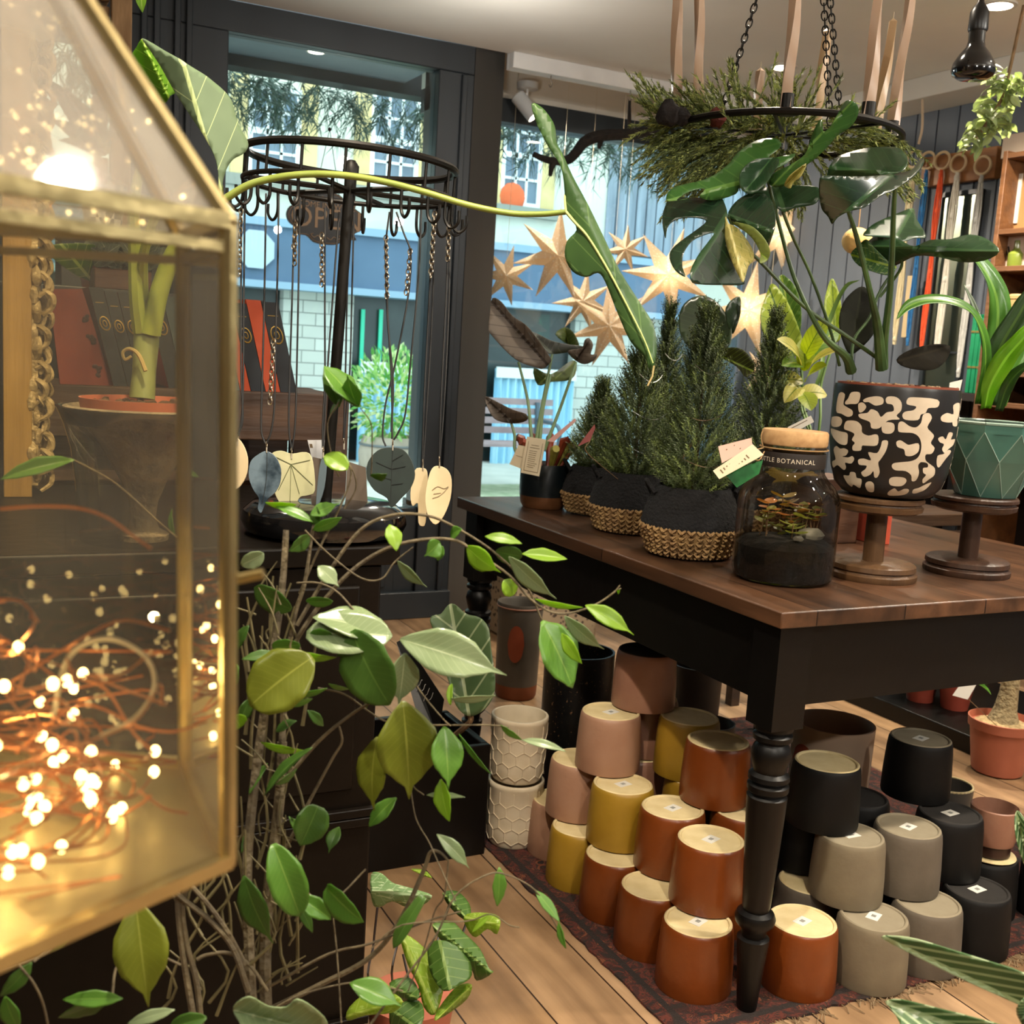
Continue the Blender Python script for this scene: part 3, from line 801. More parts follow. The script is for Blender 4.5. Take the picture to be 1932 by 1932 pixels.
for i in range(240):
    x = RX0 + (RX1 - RX0) * rnd.random(); l = rnd.uniform(0.012, 0.04)
    fr.tube([(x, RY0 + 0.004, 0.004), (x + rnd.uniform(-.01, .01), RY0 - l * 0.5, 0.005), (x + rnd.uniform(-.02, .02), RY0 - l, 0.002)], 0.0012, 3)
fr.build('fringe', mat('grubby fringe', '#8a7558', rough=0.95), rug)['kind'] = 'stuff'

# ---------------------------------------------------------------- upturned pots
PH = 0.132
ZR = 0.0055
def glaze(name, c, c2, rough=0.35, coat=0.0): return mat(name, c, c2, scale=14, rough=rough, bump=0.06, bscale=90, coat=coat)
g_pink = glaze('dusty pink glaze', '#9c745c', '#a47e66', 0.5)
g_pinkb = glaze('brown pink glaze', '#8c6350', '#946c58', 0.4)
g_yel = glaze('mustard glaze', '#94721c', '#9c7a24', 0.45)
g_or = glaze('rust orange glaze', '#6a320e', '#713712', 0.32)
g_ol = glaze('olive grey stoneware', '#685d4a', '#716651', 0.8)
g_ol2 = glaze('brown grey stoneware', '#544b3f', '#5c5347', 0.8)
g_bk = mat('matt black glaze', '#060505', '#0a0908', rough=0.6, spec=0.25)
m_bisc = mat('cream bisque clay', '#cdb988', '#d8c698', scale=30, rough=0.85, bump=0.05)
m_bisco = mat('olive bisque base', '#857a64', '#8c826c', scale=30, rough=0.85)
m_biscd = mat('dark bisque base', '#1c1916', '#24201c', scale=30, rough=0.85)
m_lab = mat('white price sticker', '#d9d6cc', rough=0.6)
m_ink = mat('grey print', '#85857f', rough=0.8)
PROF = [(0.0, 0.020), (0.052, 0.020), (0.060, 0.030), (0.066, 0.02), (0.0665, 0.0), (0.0735, 0.0), (0.0745, 0.004), (0.0735, 0.05), (0.0705, 0.105), (0.0685, 0.122), (0.0655, 0.130), (0.0625, 0.132), (0.0595, 0.131), (0.058, 0.1285), (0.0, 0.1285)]
MIF = [0, 0, 0, 0, 0, 0, 0, 0, 0, 0, 1, 1, 1, 1]
def pot_thing(name, x, y, k, mg, mbase, label, group, sticker=0.0, s=1.0, sx=0.0, sy=0.0):
    z = ZR + PH * k
    t = thing(name, label, 'plant pot', (x, y, z), group)
    MB().lathe([(r * s, h) for r, h in PROF], (x, y, z), 40, mif=MIF).build('body', [mg, mbase], t)
    if sticker is not None:
        a = sticker; c = V((x + sx, y + sy, z + PH - 0.0033)); e1 = V((cos(a), sin(a), 0)); e2 = V((-sin(a), cos(a), 0))
        st = MB().obox(c, e1 * 0.017, e2 * 0.012, V((0, 0, 0.0004))).build('price_sticker', m_lab, t)
        p = MB()
        for j in range(-3, 4): p.obox(c + e1 * (j * 0.0016) + V((0, 0, 0.0006)), e1 * (0.0002 + 0.00012 * (j % 3)), e2 * 0.0045, V((0, 0, 0.0002)))
        p.build('printed_bars', m_ink, st)
    return t
G = 'upturned plant pots stacked on the rug under the table'
pt = [
 ('pink_pot', 1.302, 2.210, 0, g_pink, m_bisc, 'dusty pink upturned pot at the far left end of the bottom row', None),
 ('yellow_pot', 1.273, 2.059, 0, g_yel, m_bisc, 'mustard yellow upturned pot standing on the rug in the bottom row', None),
 ('orange_pot', 1.274, 1.908, 0, g_or, m_bisc, 'rust orange upturned pot in the bottom row next to the mustard yellow one', None),
 ('orange_pot', 1.270, 1.757, 0, g_or, m_bisc, 'rust orange upturned pot, middle of the three on the rug left of the leg', None),
 ('orange_pot', 1.272, 1.606, 0, g_or, m_bisc, 'rust orange upturned pot on the rug immediately left of the near table leg', 0.4),
 ('orange_pot', 1.469, 1.535, 0, g_or, m_bisc, 'rust orange upturned pot on the rug immediately right of the near table leg', 0.3),
 ('olive_pot', 1.621, 1.500, 0, g_ol, m_bisco, 'olive grey upturned pot on the rug beside the orange one right of the leg', 0.5),
 ('olive_pot', 1.772, 1.503, 0, g_ol2, m_bisco, 'olive grey upturned pot in the bottom row between another olive one and a black one', None),
 ('black_pot', 1.922, 1.509, 0, g_bk, m_biscd, 'matt black upturned pot at the right end of the bottom row', 0.1),
 ('pink_pot', 1.301, 2.130, 1, g_pink, m_bisc, 'dusty pink upturned pot in the second row, left of the mustard yellow one', None),
 ('yellow_pot', 1.316, 1.966, 1, g_yel, m_bisc, 'mustard yellow upturned pot in the second row below the high pink one', 0.2),
 ('orange_pot', 1.348, 1.820, 1, g_or, m_bisc, 'rust orange upturned pot in the second row beside the mustard yellow pot', 0.3),
 ('orange_pot', 1.333, 1.666, 1, g_or, m_bisc, 'rust orange upturned pot in the second row just left of the near leg', 0.35),
 ('olive_pot', 1.625, 1.587, 1, g_ol, m_bisco, 'olive grey upturned pot with square sticker, highest at the front right of the leg', 0.0),
 ('olive_pot', 1.774, 1.577, 1, g_ol2, m_bisco, 'olive grey upturned pot in the second row between the olive one and the dark one', 0.3),
 ('dark_pot', 1.922, 1.600, 1, g_bk, m_biscd, 'charcoal upturned pot under the topmost black one, second row right', 0.1),
 ('pink_pot', 1.334, 2.065, 2, g_pink, m_bisc, 'dusty pink upturned pot lit by the lamp, third row left', 0.3),
 ('orange_pot', 1.460, 1.830, 2, g_or, m_bisc, 'rust orange upturned pot in the third row, in the shade behind the table leg', None),
 ('yellow_pot', 1.492, 1.980, 2, g_yel, m_bisc, 'ochre upturned pot half hidden in the shade in the third row', None),
 ('black_pot', 1.925, 1.705, 2, g_bk, m_bisco, 'black upturned pot standing alone on top of the right-hand pile', 0.3),
 ('black_pot', 1.606, 1.655, 2, g_bk, m_bisc, 'black upturned pot with a cream base right behind the near table leg', None),
 ('brown_pot', 1.433, 2.085, 3, g_pinkb, m_biscd, 'brown pink upturned pot at the very top of the left-hand pile', None),
 # second rank that carries the upper rows
 ('pink_pot', 1.455, 2.20, 0, g_pinkb, m_bisc, 'brown pink upturned pot in the shadow behind the far left pot', None),
 ('orange_pot', 1.425, 1.99, 0, g_or, m_bisc, 'orange upturned pot glimpsed in the second rank behind the yellow pots', None),
 ('orange_pot', 1.47, 1.78, 0, g_or, m_bisc, 'orange upturned pot glimpsed in the second rank behind the middle orange pots', None),
 ('olive_pot', 1.60, 1.66, 0, g_ol2, m_bisc, 'olive pot with holes in its cream base behind the orange pot right of the leg', None),
 ('black_pot', 1.77, 1.66, 0, g_bk, m_bisc, 'black upturned pot of the bottom row hidden behind the olive pots', None),
 ('brown_pot', 1.455, 2.12, 1, g_pinkb, m_bisc, 'brown upturned pot in the second rank under the ochre and brown ones', None),
 ('yellow_pot', 1.50, 1.95, 1, g_yel, m_bisc, 'ochre upturned pot with its cream rim showing under the ochre one', None),
 ('orange_pot', 1.49, 1.76, 1, g_or, m_bisc, 'rust orange upturned pot with glinting rim beneath the shaded orange one', None),
 ('black_pot', 1.64, 1.742, 1, g_bk, m_bisc, 'black upturned pot with half-lit cream base under the black one behind the leg', None),
 ('black_pot', 1.785, 1.735, 1, g_bk, m_biscd, 'black upturned pot in the second rank of the right-hand pile', None),
 ('brown_pot', 1.482, 2.13, 2, g_pinkb, m_bisc, 'brown pink upturned pot directly under the topmost brown one', None),
]
for r in pt:
    pot_thing(r[0], r[1], r[2], r[3], r[4], r[5], r[6], G, r[7])
# ---------------------------------------------------------------- things on the table
def strap(mb, pts, width, nrm, prof='strap', fold=0.25, k=6, m=2, mi=0, wave=0.0):
    P = cat(pts, k); n = len(P) - 1; prof = SHAPES[prof] if isinstance(prof, str) else prof
    vs = []; uvs = []; fs = []
    for i, p in enumerate(P):
        d = (P[min(n, i + 1)] - P[max(0, i - 1)]).normalized(); N = V(nrm); N = (N - d * N.dot(d)).normalized(); S = d.cross(N); wd = width / 2 * itp(prof, i / n)
        for j in range(-m, m + 1):
            u = j / m; vs.append(p + S * (u * wd) + N * (abs(u) * wd * fold + wave * wd * sin(i * 1.3 + u) * abs(u))); uvs.append((0.5 + 0.5 * u, i / n))
    kk = 2 * m + 1
    for i in range(n):
        for j in range(2 * m): fs.append((i * kk + j, i * kk + j + 1, (i + 1) * kk + j + 1, (i + 1) * kk + j))
    return mb.add(vs, fs, mi, uvs)
def cv(ox, oy, s, pts): return [(ox + x / s, oy + y / s) for x, y in pts]
def DP(pts, d):     # pixel path to points; d a number or (start, end)
    a, b = (d, d) if isinstance(d, (int, float)) else d
    n = max(1, len(pts) - 1)
    return [D(x, y, a + (b - a) * i / n) for i, (x, y) in enumerate(pts)]
m_soil = mat('potting soil', '#1f1610', '#3a2c20', scale=60, rough=1, bump=1.0, bscale=120)
m_bark = mat('brown stem', '#6b5238', '#8a6d4c', scale=30, rough=0.8, bump=0.3, bscale=80)
m_green = mat('green petiole', '#4c6a2c', '#64853c', scale=20, rough=0.45)
m_dgreen = mat('dark green petiole', '#2c4020', '#3f5a2c', scale=20, rough=0.4)

# --- spruce trees in baskets
m_need = mat('spruce needle', '#3d4a28', '#526236', scale=20, rough=0.55)
m_need2 = mat('spruce needle fresh', '#6a7a3c', '#7c8e4a', scale=20, rough=0.55)
m_twig = mat('twig bark', '#4a3a28', rough=0.9)
m_cot = mat('black woven cotton', '#08080a', '#0e0e11', scale=40, rough=0.95, bump=0.6, bscale=150)
m_sea = mat('seagrass plait', '#80623e', '#a28252', scale=30, rough=0.8, bump=0.5, bscale=160)
m_silver = mat('silver wire', '#c8c8c4', rough=0.25, metal=1)
def spruce_tree(px, py, H, R, label, seed, apexdx=0.0, base=None):
    c = PZ(px, py, TZ) if base is None else V(base)
    t = thing('potted_spruce', label, 'small spruce tree', c, 'small spruce trees in black and straw baskets on the table')
    br_ = 0.088 * R / 0.105; bm_ = 0.108 * R / 0.105
    # basket: plaited straw below, black ribbed cotton above
    k = R / 0.105
    bk = MB(); bk.lathe([(0.0, 0.002), (br_ * 0.92, 0.002), (br_, 0.012), (bm_ * 0.99, 0.05 * k), (bm_, 0.066 * k)], c, 40)
    basket = bk.build('basket', m_sea, t)
    pl = MB()
    for row in range(5):
        z = (0.006 + row * 0.0125) * k; r = br_ + (bm_ - br_) * min(1, (row + 0.5) / 4.5)
        n = 34
        for i in range(n):
            for sgn in (1, -1):
                a = 2 * pi * (i + (0.5 if sgn < 0 else 0)) / n
                p = c + V((r * cos(a), r * sin(a), z)); q = c + V((r * 1.012 * cos(a + 0.12 * sgn), r * 1.012 * sin(a + 0.12 * sgn), z + 0.0115 * k))
                pl.tube([p, (p + q) / 2 + V((cos(a), sin(a), 0)) * 0.004, q], [0.0028, 0.0042, 0.0028], 5)
    pl.build('plait', m_sea, basket)
    z0 = 0.066 * k; prof = []
    for i in range(13):
        u = i / 12; prof.append((bm_ * (1.01 - 0.26 * u ** 1.5) + (0.0016 if i % 2 else 0), z0 + 0.085 * k * u))
    prof += [(prof[-1][0] - 0.006, prof[-1][1] + 0.002), (prof[-1][0] - 0.008, prof[-1][1] - 0.02)]
    MB().lathe(prof, c, 40, caps=False).build('fabric_band', m_cot, t)
    ztop = z0 + 0.07 * k
    MB().lathe([(0, ztop), (bm_ * 0.74, ztop)], c, 24, caps=False).build('soil', m_soil, t)
    for sg in (-1, 1):
        q = c + VIEW_R * sg * bm_ * 0.8 + V((0, 0, z0 + 0.07 * k)); hd = MB().tube(cat([q + VIEW_B * 0.03, q + V((0, 0, 0.03)) + VIEW_R * sg * 0.018, q - VIEW_B * 0.03]), 0.005, 6)
        hd.build('handle', m_cot, t)
    tr = MB(); tr.tube([c + V((0, 0, ztop - 0.01)), c + V((apexdx, 0, H))], [0.006, 0.0015], 6); tr.build('trunk', m_twig, t)
    fo = MB(); rnd = random.Random(seed); hh = H - ztop; R = R * 1.13
    N = int(1000 * k)
    for i in range(N):
        u = (i + rnd.random()) / N; u = u ** 1.25
        ang = i * 2.39996 + rnd.uniform(-.3, .3)
        rr = R * ((1 - u) ** 0.62) * (0.72 + 0.28 * min(1, u * 7)) * rnd.uniform(0.62, 1.06)
        z = ztop + hh * u * 0.97
        out = V((cos(ang), sin(ang), 0)); L = (0.045 + 0.02 * (1 - u)) * rnd.uniform(0.8, 1.25)
        ctr = c + V((apexdx * u, 0, z))
        q = ctr + out * max(0.0, rr - L * 0.55)
        d = (out * (1.0 - 0.35 * u) + V((0, 0, 0.75 + 0.9 * u)) + V((rnd.uniform(-.3, .3), rnd.uniform(-.3, .3), 0))).normalized()
        e = q + d * L
        x = d.orthogonal().normalized(); y = d.cross(x)
        nn = 26; mi = 1 if rnd.random() < 0.3 else 0
        for j in range(nn):
            s = (j + 0.5) / nn; a = j * 2.4 + rnd.random() * .5; rd = x * cos(a) + y * sin(a)
            b0 = q.lerp(e, s); ln = 0.0105 * (1.1 - 0.55 * s); tipn = b0 + (rd * 0.85 + d * 0.75) * ln; sd = d.cross(rd) * 0.0015
            fo.add([b0 - sd, b0 + sd, tipn], [(0, 1, 2)], mi)
    fo.build('foliage', [m_need, m_need2], t, flat=True)
    for i in range(3):
        zz = ztop + hh * (0.2 + 0.25 * i) + 0.01; rr = R * (1 - (0.2 + 0.25 * i)) ** 0.62 * 1.02; a0 = rnd.uniform(3.4, 4.4)
        wi = MB().tube([c + V((rr * cos(a0 + q * 0.12), rr * sin(a0 + q * 0.12), zz - 0.018 * sin(q / 10 * pi))) for q in range(11)], 0.0008, 4)
        wi.build('fairy_light_wire', m_silver, t)
    return t
spruce_tree(1298, 1046, 0.515, 0.104, 'bushy spruce in the nearest black and straw basket beside the glass jar', 1)
spruce_tree(1188, 1001, 0.475, 0.100, 'spruce in the middle black and straw basket of the front row', 2)
spruce_tree(1122, 968, 0.33, 0.088, 'short spruce in the straw basket next to the dark pitcher plant pot', 3)
spruce_tree(1236, 962, 0.56, 0.085, 'slim double tipped spruce standing behind the two front ones', 4)
spruce_tree(1428, 1000, 0.54, 0.10, 'spruce behind the corked glass jar, left of the black and cream pot', 5)

# --- dark pot with alocasia, and pitcher plant
c = PZ(1024, 957, TZ)
al = thing('potted_alocasia', 'dark velvety alocasia in a black pot with a copper foot near the window', 'houseplant', c)
MB().lathe([(0, 0.001), (0.055, 0.001), (0.062, 0.012), (0.066, 0.034)], c, 36).build('copper_foot', mat('copper brown foot', '#6b4428', '#7d5232', rough=0.4, metal=0.3), al)
MB().lathe([(0.066, 0.034), (0.067, 0.05), (0.067, 0.118), (0.0655, 0.121), (0.063, 0.118), (0.062, 0.10)], c, 36, caps=False).build('pot', mat('teal black pot glaze', '#0d1417', '#121b1e', rough=0.35), al)
MB().lathe([(0, 0.105), (0.063, 0.105)], c, 24, caps=False).build('soil', m_soil, al)
m_alo = leafmat('alocasia leaf', '#6c7070', '#7e8480', vein='#a0a89c', nveins=6, rough=0.5, trans=0.12, mid=0.05, vs=0.6, slant=1.2)
m_alob = leafmat('alocasia underside', '#6c6258', '#7c7064', vein='#4a4038', nveins=6, rough=0.6, trans=0.25, vs=0.7, slant=1.2)
m_alog = leafmat('alocasia green leaf', '#4a5a2c', '#5e6c34', vein='#7d8c4a', nveins=6, rough=0.45, trans=0.35)
C7 = lambda p: cv(900, 480, 3.45, p)
DA = 2.98
for i, (o, md, mt, da, db) in enumerate((
    ([(100, 285), (160, 310), (230, 400), (320, 460), (400, 560), (470, 660), (480, 700), (430, 745), (380, 735), (280, 700), (200, 640), (90, 520), (75, 480), (85, 380)], ((470, 730), (90, 300)), m_alob, DA, DA - .08),
    ([(330, 500), (400, 520), (480, 560), (600, 588), (690, 598), (640, 625), (540, 645), (450, 645), (400, 600)], ((490, 650), (340, 500)), m_alo, DA, DA - .05),
    ([(510, 520), (570, 475), (620, 500), (655, 560), (660, 600), (600, 590)], ((600, 600), (570, 475)), m_alog, DA + .05, DA + .07),
    ([(590, 630), (680, 610), (700, 560), (730, 545), (755, 590), (740, 650), (780, 650), (760, 690), (700, 715), (640, 690)], ((640, 695), (740, 550)), m_alob, DA, DA - .03),
    ([(370, 740), (480, 780), (600, 700), (645, 700), (640, 780), (590, 820), (480, 830), (395, 850)], ((480, 780), (395, 850)), m_alog, DA + .03, DA),
    ([(50, 925), (130, 960), (230, 1010), (320, 1040), (325, 1080), (240, 1100), (130, 1080), (80, 1020)], ((230, 1095), (50, 930)), m_alob, DA, DA - .06))):
    mb = MB(); traced(mb, C7(o), C7(md), da, db, fold=-0.05, step=9); mb.build('leaf', mt, al, solid=0.0012)
st = MB()
m_alst = mat('pale green alocasia stalk', '#7d9a70', '#93ae84', rough=0.4)
for p in ([(270, 700), (330, 950), (350, 1150), (360, 1240)], [(490, 650), (430, 950), (390, 1180), (380, 1260)], [(480, 780), (430, 1000), (405, 1250)], [(645, 700), (560, 950), (470, 1190), (440, 1270)], [(222, 1095), (245, 1180), (248, 1270), (300, 1350)]):
    st.tube(cat(DP(C7(p), DA)), [0.0035, 0.0055], 6)
st.build('stalk', m_alst, al)
# red pitchers of the sarracenia in the same pot
m_pit = mat('red pitcher', '#5a2018', '#8a3a22', scale=20, rough=0.4)
m_pity = mat('yellow green pitcher', '#8f8a3a', '#a9a050', scale=20, rough=0.4)
pit = MB(); rnd = random.Random(3)
for i in range(12):
    a = rnd.uniform(0, 2 * pi); r = rnd.uniform(0.01, 0.05); p = c + V((r * cos(a), r * sin(a), 0.10)); q = p + V((cos(a) * 0.035, sin(a) * 0.035, rnd.uniform(0.05, 0.09)))
    pit.tube([p, p.lerp(q, .6), q, q + V((cos(a) * .012, sin(a) * .012, 0.004))], [0.003, 0.009, 0.013, 0.010], 8, mi=i % 3 == 1)
pit.build('pitcher', [m_pit, m_pity], al)
m_card = mat('cream card', '#cfc0a0', '#d8cbb0', rough=0.8); m_cink = mat('brown print', '#6b5a42', rough=0.9)
def card_tag(name, label, corners, depth, lines, parent=None, m=None, border=True, stake=None, cat_='label', group=None):
    # corners in pixels: top-left, top-right, bottom-right, bottom-left
    a, b_, c_, d_ = [D(x, y, depth if isinstance(depth, (int, float)) else depth[i]) for i, (x, y) in enumerate(corners)]
    n = (b_ - a).cross(d_ - a).normalized()
    if n.dot(VIEW_B) < 0: n = -n
    mb = MB().prism([a, b_, c_, d_], n * -0.0008)
    o = mb.build(name, m or m_card, parent, flat=True)
    if parent is None: tag(o, label, cat_, group)
    pr_ = MB()
    def P(u, v): return a.lerp(b_, u).lerp(d_.lerp(c_, u), v) + n * 0.0003
    for (u0, v0, u1, v1) in lines:
        pr_.prism([P(u0, v0), P(u1, v0), P(u1, v1), P(u0, v1)], n * 0.0002)
    if lines: pr_.build('print', m_cink, o, flat=True)
    if stake: MB().tube(cat([q_ if isinstance(q_, V) else D(q_[0], q_[1], depth) for q_ in stake]), 0.001, 5).build('stake', m_bark, o)
    return o
rnd = random.Random(5)
tl = [(0.3, 0.20, 0.7, 0.215), (0.25, 0.27, 0.75, 0.285)] + [(0.25, 0.36 + 0.055 * k, 0.75 - 0.15 * rnd.random(), 0.372 + 0.055 * k) for k in range(9)] + [(0.12, 0.12, 0.14, 0.93), (0.86, 0.12, 0.88, 0.93), (0.12, 0.91, 0.88, 0.925)]
card_tag('paper_tag', 'cream printed paper tag hanging on the front of the dark pitcher plant pot', C7([(325, 1185), (450, 1205), (405, 1445), (285, 1420)]), 2.86, tl, cat_='tag')
card_tag('plant_label', 'cream card leaning behind the printed tag on the pitcher plant pot', C7([(270, 1240), (320, 1250), (300, 1400), (210, 1365)]), 2.88, [(0.2, 0.5, 0.8, 0.52)], cat_='label')
m_pinkc = mat('pink card', '#c99a94', '#d4aaa2', rough=0.8)
card_tag('plant_label', 'long pink plant label slanting out of the pitcher plant pot', C7([(455, 1215), (640, 1065), (645, 1085), (500, 1222)]), 2.9, [], m=m_pinkc, cat_='label')
card_tag('plant_label', 'small dark pink triangular label in front of the middle spruce', C7([(655, 1250), (765, 1105), (770, 1130), (735, 1215)]), 2.56, [], stake=C7([(735, 1215), (716, 1290)]) + [PZ(1188, 1001, TZ) + V((-0.06, -0.04, 0.125))], m=mat('dusty red card', '#8a4a48', rough=0.8), cat_='label')

# --- corked glass terrarium jar
c = PZ(1474, 1092, TZ)
jar = thing('terrarium_jar', 'closed glass jar terrarium with a cork lid at the corner of the table', 'terrarium', c)
R_ = 0.0995
po = [(0.0, 0.002), (R_ - 0.012, 0.002), (R_ - 0.003, 0.008), (R_, 0.02), (R_, 0.15), (R_ - 0.003, 0.172), (R_ - 0.014, 0.19), (0.072, 0.203), (0.064, 0.214), (0.0615, 0.225), (0.0615, 0.262), (0.064, 0.266), (0.0615, 0.27)]
MB().lathe(po, c, 56, caps=False).build('glass_jar', glass('jar glass', '#f2f0ea', refl=0.8), jar)
MB().lathe([(0, 0.006), (R_ - 0.008, 0.006), (R_ - 0.004, 0.02), (R_ - 0.004, 0.07), (R_ - 0.02, 0.082), (0.03, 0.088), (0, 0.086)], c, 40).build('soil', mat('terrarium soil layers', '#0b0805', '#1a130b', scale=50, rough=1, bump=0.8), jar)
MB().lathe([(0, 0.268), (0.062, 0.268), (0.064, 0.272), (0.064, 0.293), (0.061, 0.297), (0, 0.297)], c, 40).build('cork_lid', mat('cork', '#a98256', '#c09a6a', scale=60, rough=0.8), jar)
MB().lathe([(0.0625, 0.226), (0.0630, 0.229), (0.0630, 0.252), (0.0625, 0.255)], c, 48, caps=False).build('brown_band', mat('dark brown band', '#1f1712', rough=0.6), jar)
vs, fs = text_mesh('LITTLE BOTANICAL', 0.0125, 0.0001, spacing=1.15)
aview = atan2(EYE.y - c.y, EYE.x - c.x)
def wrap(vs, c, R, z, a0, off=0.0):
    out = []
    for p in vs:
        a = a0 + (p.x) / R
        out.append(c + V(((R + off + p.z) * cos(a), (R + off + p.z) * sin(a), z + p.y)))
    return out
MB().add(wrap(vs, c, 0.0632, 0.2395, aview - 0.25), fs).build('lettering', mat('pale lettering', '#cfc4b0', rough=0.7), jar, flat=True)
m_jl = [leafmat('jar leaf yellow', '#b09440', '#c8ac54', vein='#c0a860', trans=0.3), leafmat('jar leaf olive', '#747a38', '#8c8e48', vein='#8f8f50', trans=0.3), leafmat('jar leaf orange', '#c88450', '#d89c66', vein='#d0a070', trans=0.3)]
jl = MB(); js = MB(); rnd = random.Random(12)
for i in range(16):
    a = rnd.uniform(0, 2 * pi); r = rnd.uniform(0.01, 0.062); p = c + V((r * cos(a), r * sin(a), 0.085)); h = rnd.uniform(0.015, 0.075); q = p + V((rnd.uniform(-.01, .01), rnd.uniform(-.01, .01), h))
    js.tube([p, q], 0.0012, 4); mi = rnd.randrange(3) if h > 0.04 else 1
    for j in range(6):
        b = j * 2.4 + rnd.random(); d = V((cos(b), sin(b), rnd.uniform(-.1, .5))); L = rnd.uniform(0.018, 0.034)
        e = q - V((0, 0, 0.008 * (j // 2)))
        if (e + d * L - c).xy.length < 0.088: jl.leaf(e, e + d * L, L * 0.75, V((0, 0, 1)), 'oval', n=5, m=2, mi=mi, arch=-0.1)
jl.build('leaves', m_jl, jar); js.build('stems', m_bark, jar)
for k, (dx, dy, s) in enumerate(((0.045, -0.02, 0.028), (-0.02, -0.06, 0.012))):
    MB().ball(c + V((dx, dy, 0.092)), s, sq=(1, 0.8, 0.5), jit=0.25, seed=k).build('stone', mat('grey stone', '#5a574c', '#7a766a', scale=40, rough=0.9), jar)
# twine and hanging cards on the jar
m_tw = mat('jute twine', '#9a7a50', rough=0.9)
nk = D(1437, 870, 2.07)
tw = MB(); tw.torus(c + V((0, 0, 0.262)), 0.0655, 0.0014, n=40)
tw.tube(cat([D(1440, 845, 2.09), D(1425, 850, 2.06), D(1418, 862, 2.05), D(1432, 868, 2.06), D(1442, 852, 2.08)]), 0.0011, 5); tw.tube(cat([D(1440, 845, 2.09), D(1436, 825, 2.08), D(1439, 812, 2.08)]), 0.0011, 5)
tw.build('twine', m_tw, jar)
card_tag('gift_card', 'cream card with printed lines tied to the neck of the glass jar', [(1345, 888), (1420, 838), (1441, 858), (1357, 904)], (2.06, 2.05, 2.04, 2.05), [(0.12 + 0.075 * k, 0.3, 0.15 + 0.075 * k, 0.72) for k in range(9)], cat_='card')
card_tag('gift_card', 'pale pink spotted card behind the cream one tied to the glass jar', [(1355, 842), (1418, 826), (1420, 842), (1362, 874)], 2.09, [(0.2, 0.3, 0.24, 0.38), (0.6, 0.6, 0.64, 0.68), (0.45, 0.2, 0.48, 0.27)], m=mat('pale pink card', '#d9b0a0', rough=0.8), cat_='card')
card_tag('care_leaflet', 'shiny green leaflet with white print below the cream card on the jar', [(1366, 892), (1440, 868), (1432, 894), (1390, 920)], 2.08, [], m=mat('shiny green leaflet', '#1d5a2c', '#2c8040', scale=30, rough=0.2), cat_='leaflet')

# --- bobbins
def bobbin(px, py, label, ztop, cols):
    c = PZ(px, py, TZ)
    t = thing('wooden_bobbin', label, 'bobbin stand', c, 'old wooden bobbins used as plant stands')
    m1 = woodmat('bobbin wood', cols[0], cols[1], 'z', 0.45)
    MB().lathe([(0, 0), (0.088, 0), (0.090, 0.004), (0.090, 0.012), (0.085, 0.015), (0.083, 0.018), (0.087, 0.021), (0.086, 0.03), (0.080, 0.034), (0, 0.034)], c, 44).build('base_disc', m1, t)
    MB().lathe([(0.021, 0.034), (0.0205, ztop - 0.03)], c, 24).build('pole', m1, t)
    MB().lathe([(0, ztop - 0.032), (0.075, ztop - 0.032), (0.086, ztop - 0.027), (0.088, ztop - 0.018), (0.083, ztop - 0.015), (0.082, ztop - 0.012), (0.089, ztop - 0.009), (0.089, ztop - 0.003), (0.086, ztop), (0, ztop)], c, 44).build('top_disc', m1, t)
    return c + V((0, 0, ztop))
b1 = bobbin(1643, 1088, 'worn brown wooden bobbin under the black and cream pot', 0.17, ('#46301d', '#5c4126'))
b2 = bobbin(1822, 1080, 'darker glossy wooden bobbin under the faceted green pot', 0.17, ('#2a1a10', '#402716'))

# --- black and cream cut-out pot with monstera
c = b1 + VIEW_R * 0.012 + V((0, 0, 0))
mo = thing('potted_monstera', 'variegated monstera in a black and cream cut-out pattern pot on the bobbin', 'houseplant', c)
PR, PHt = 0.122, 0.222
m_pat, nt, b = newmat('black and cream cut-out glaze')
tc = nd(nt, 'ShaderNodeTexCoord'); m_pat_base = b
b.inputs['Base Color'].default_value = lin('#191716'); b.inputs['Roughness'].default_value = 0.35
pf = [(0.0, 0.0), (0.07, 0.0), (0.088, 0.006), (0.104, 0.024), (0.114, 0.055), (0.120, 0.10), (0.122, 0.15), (0.122, 0.215), (0.1205, PHt), (0.117, PHt), (0.116, 0.19)]
MB().lathe(pf, c, 64, caps=False).build('pot', m_pat, mo)
def potr(z):
    for (r0, z0), (r1, z1) in zip(pf[1:], pf[2:9]):
        if z0 <= z <= z1: return r0 + (r1 - r0) * (z - z0) / max(1e-6, z1 - z0)
    return 0.122
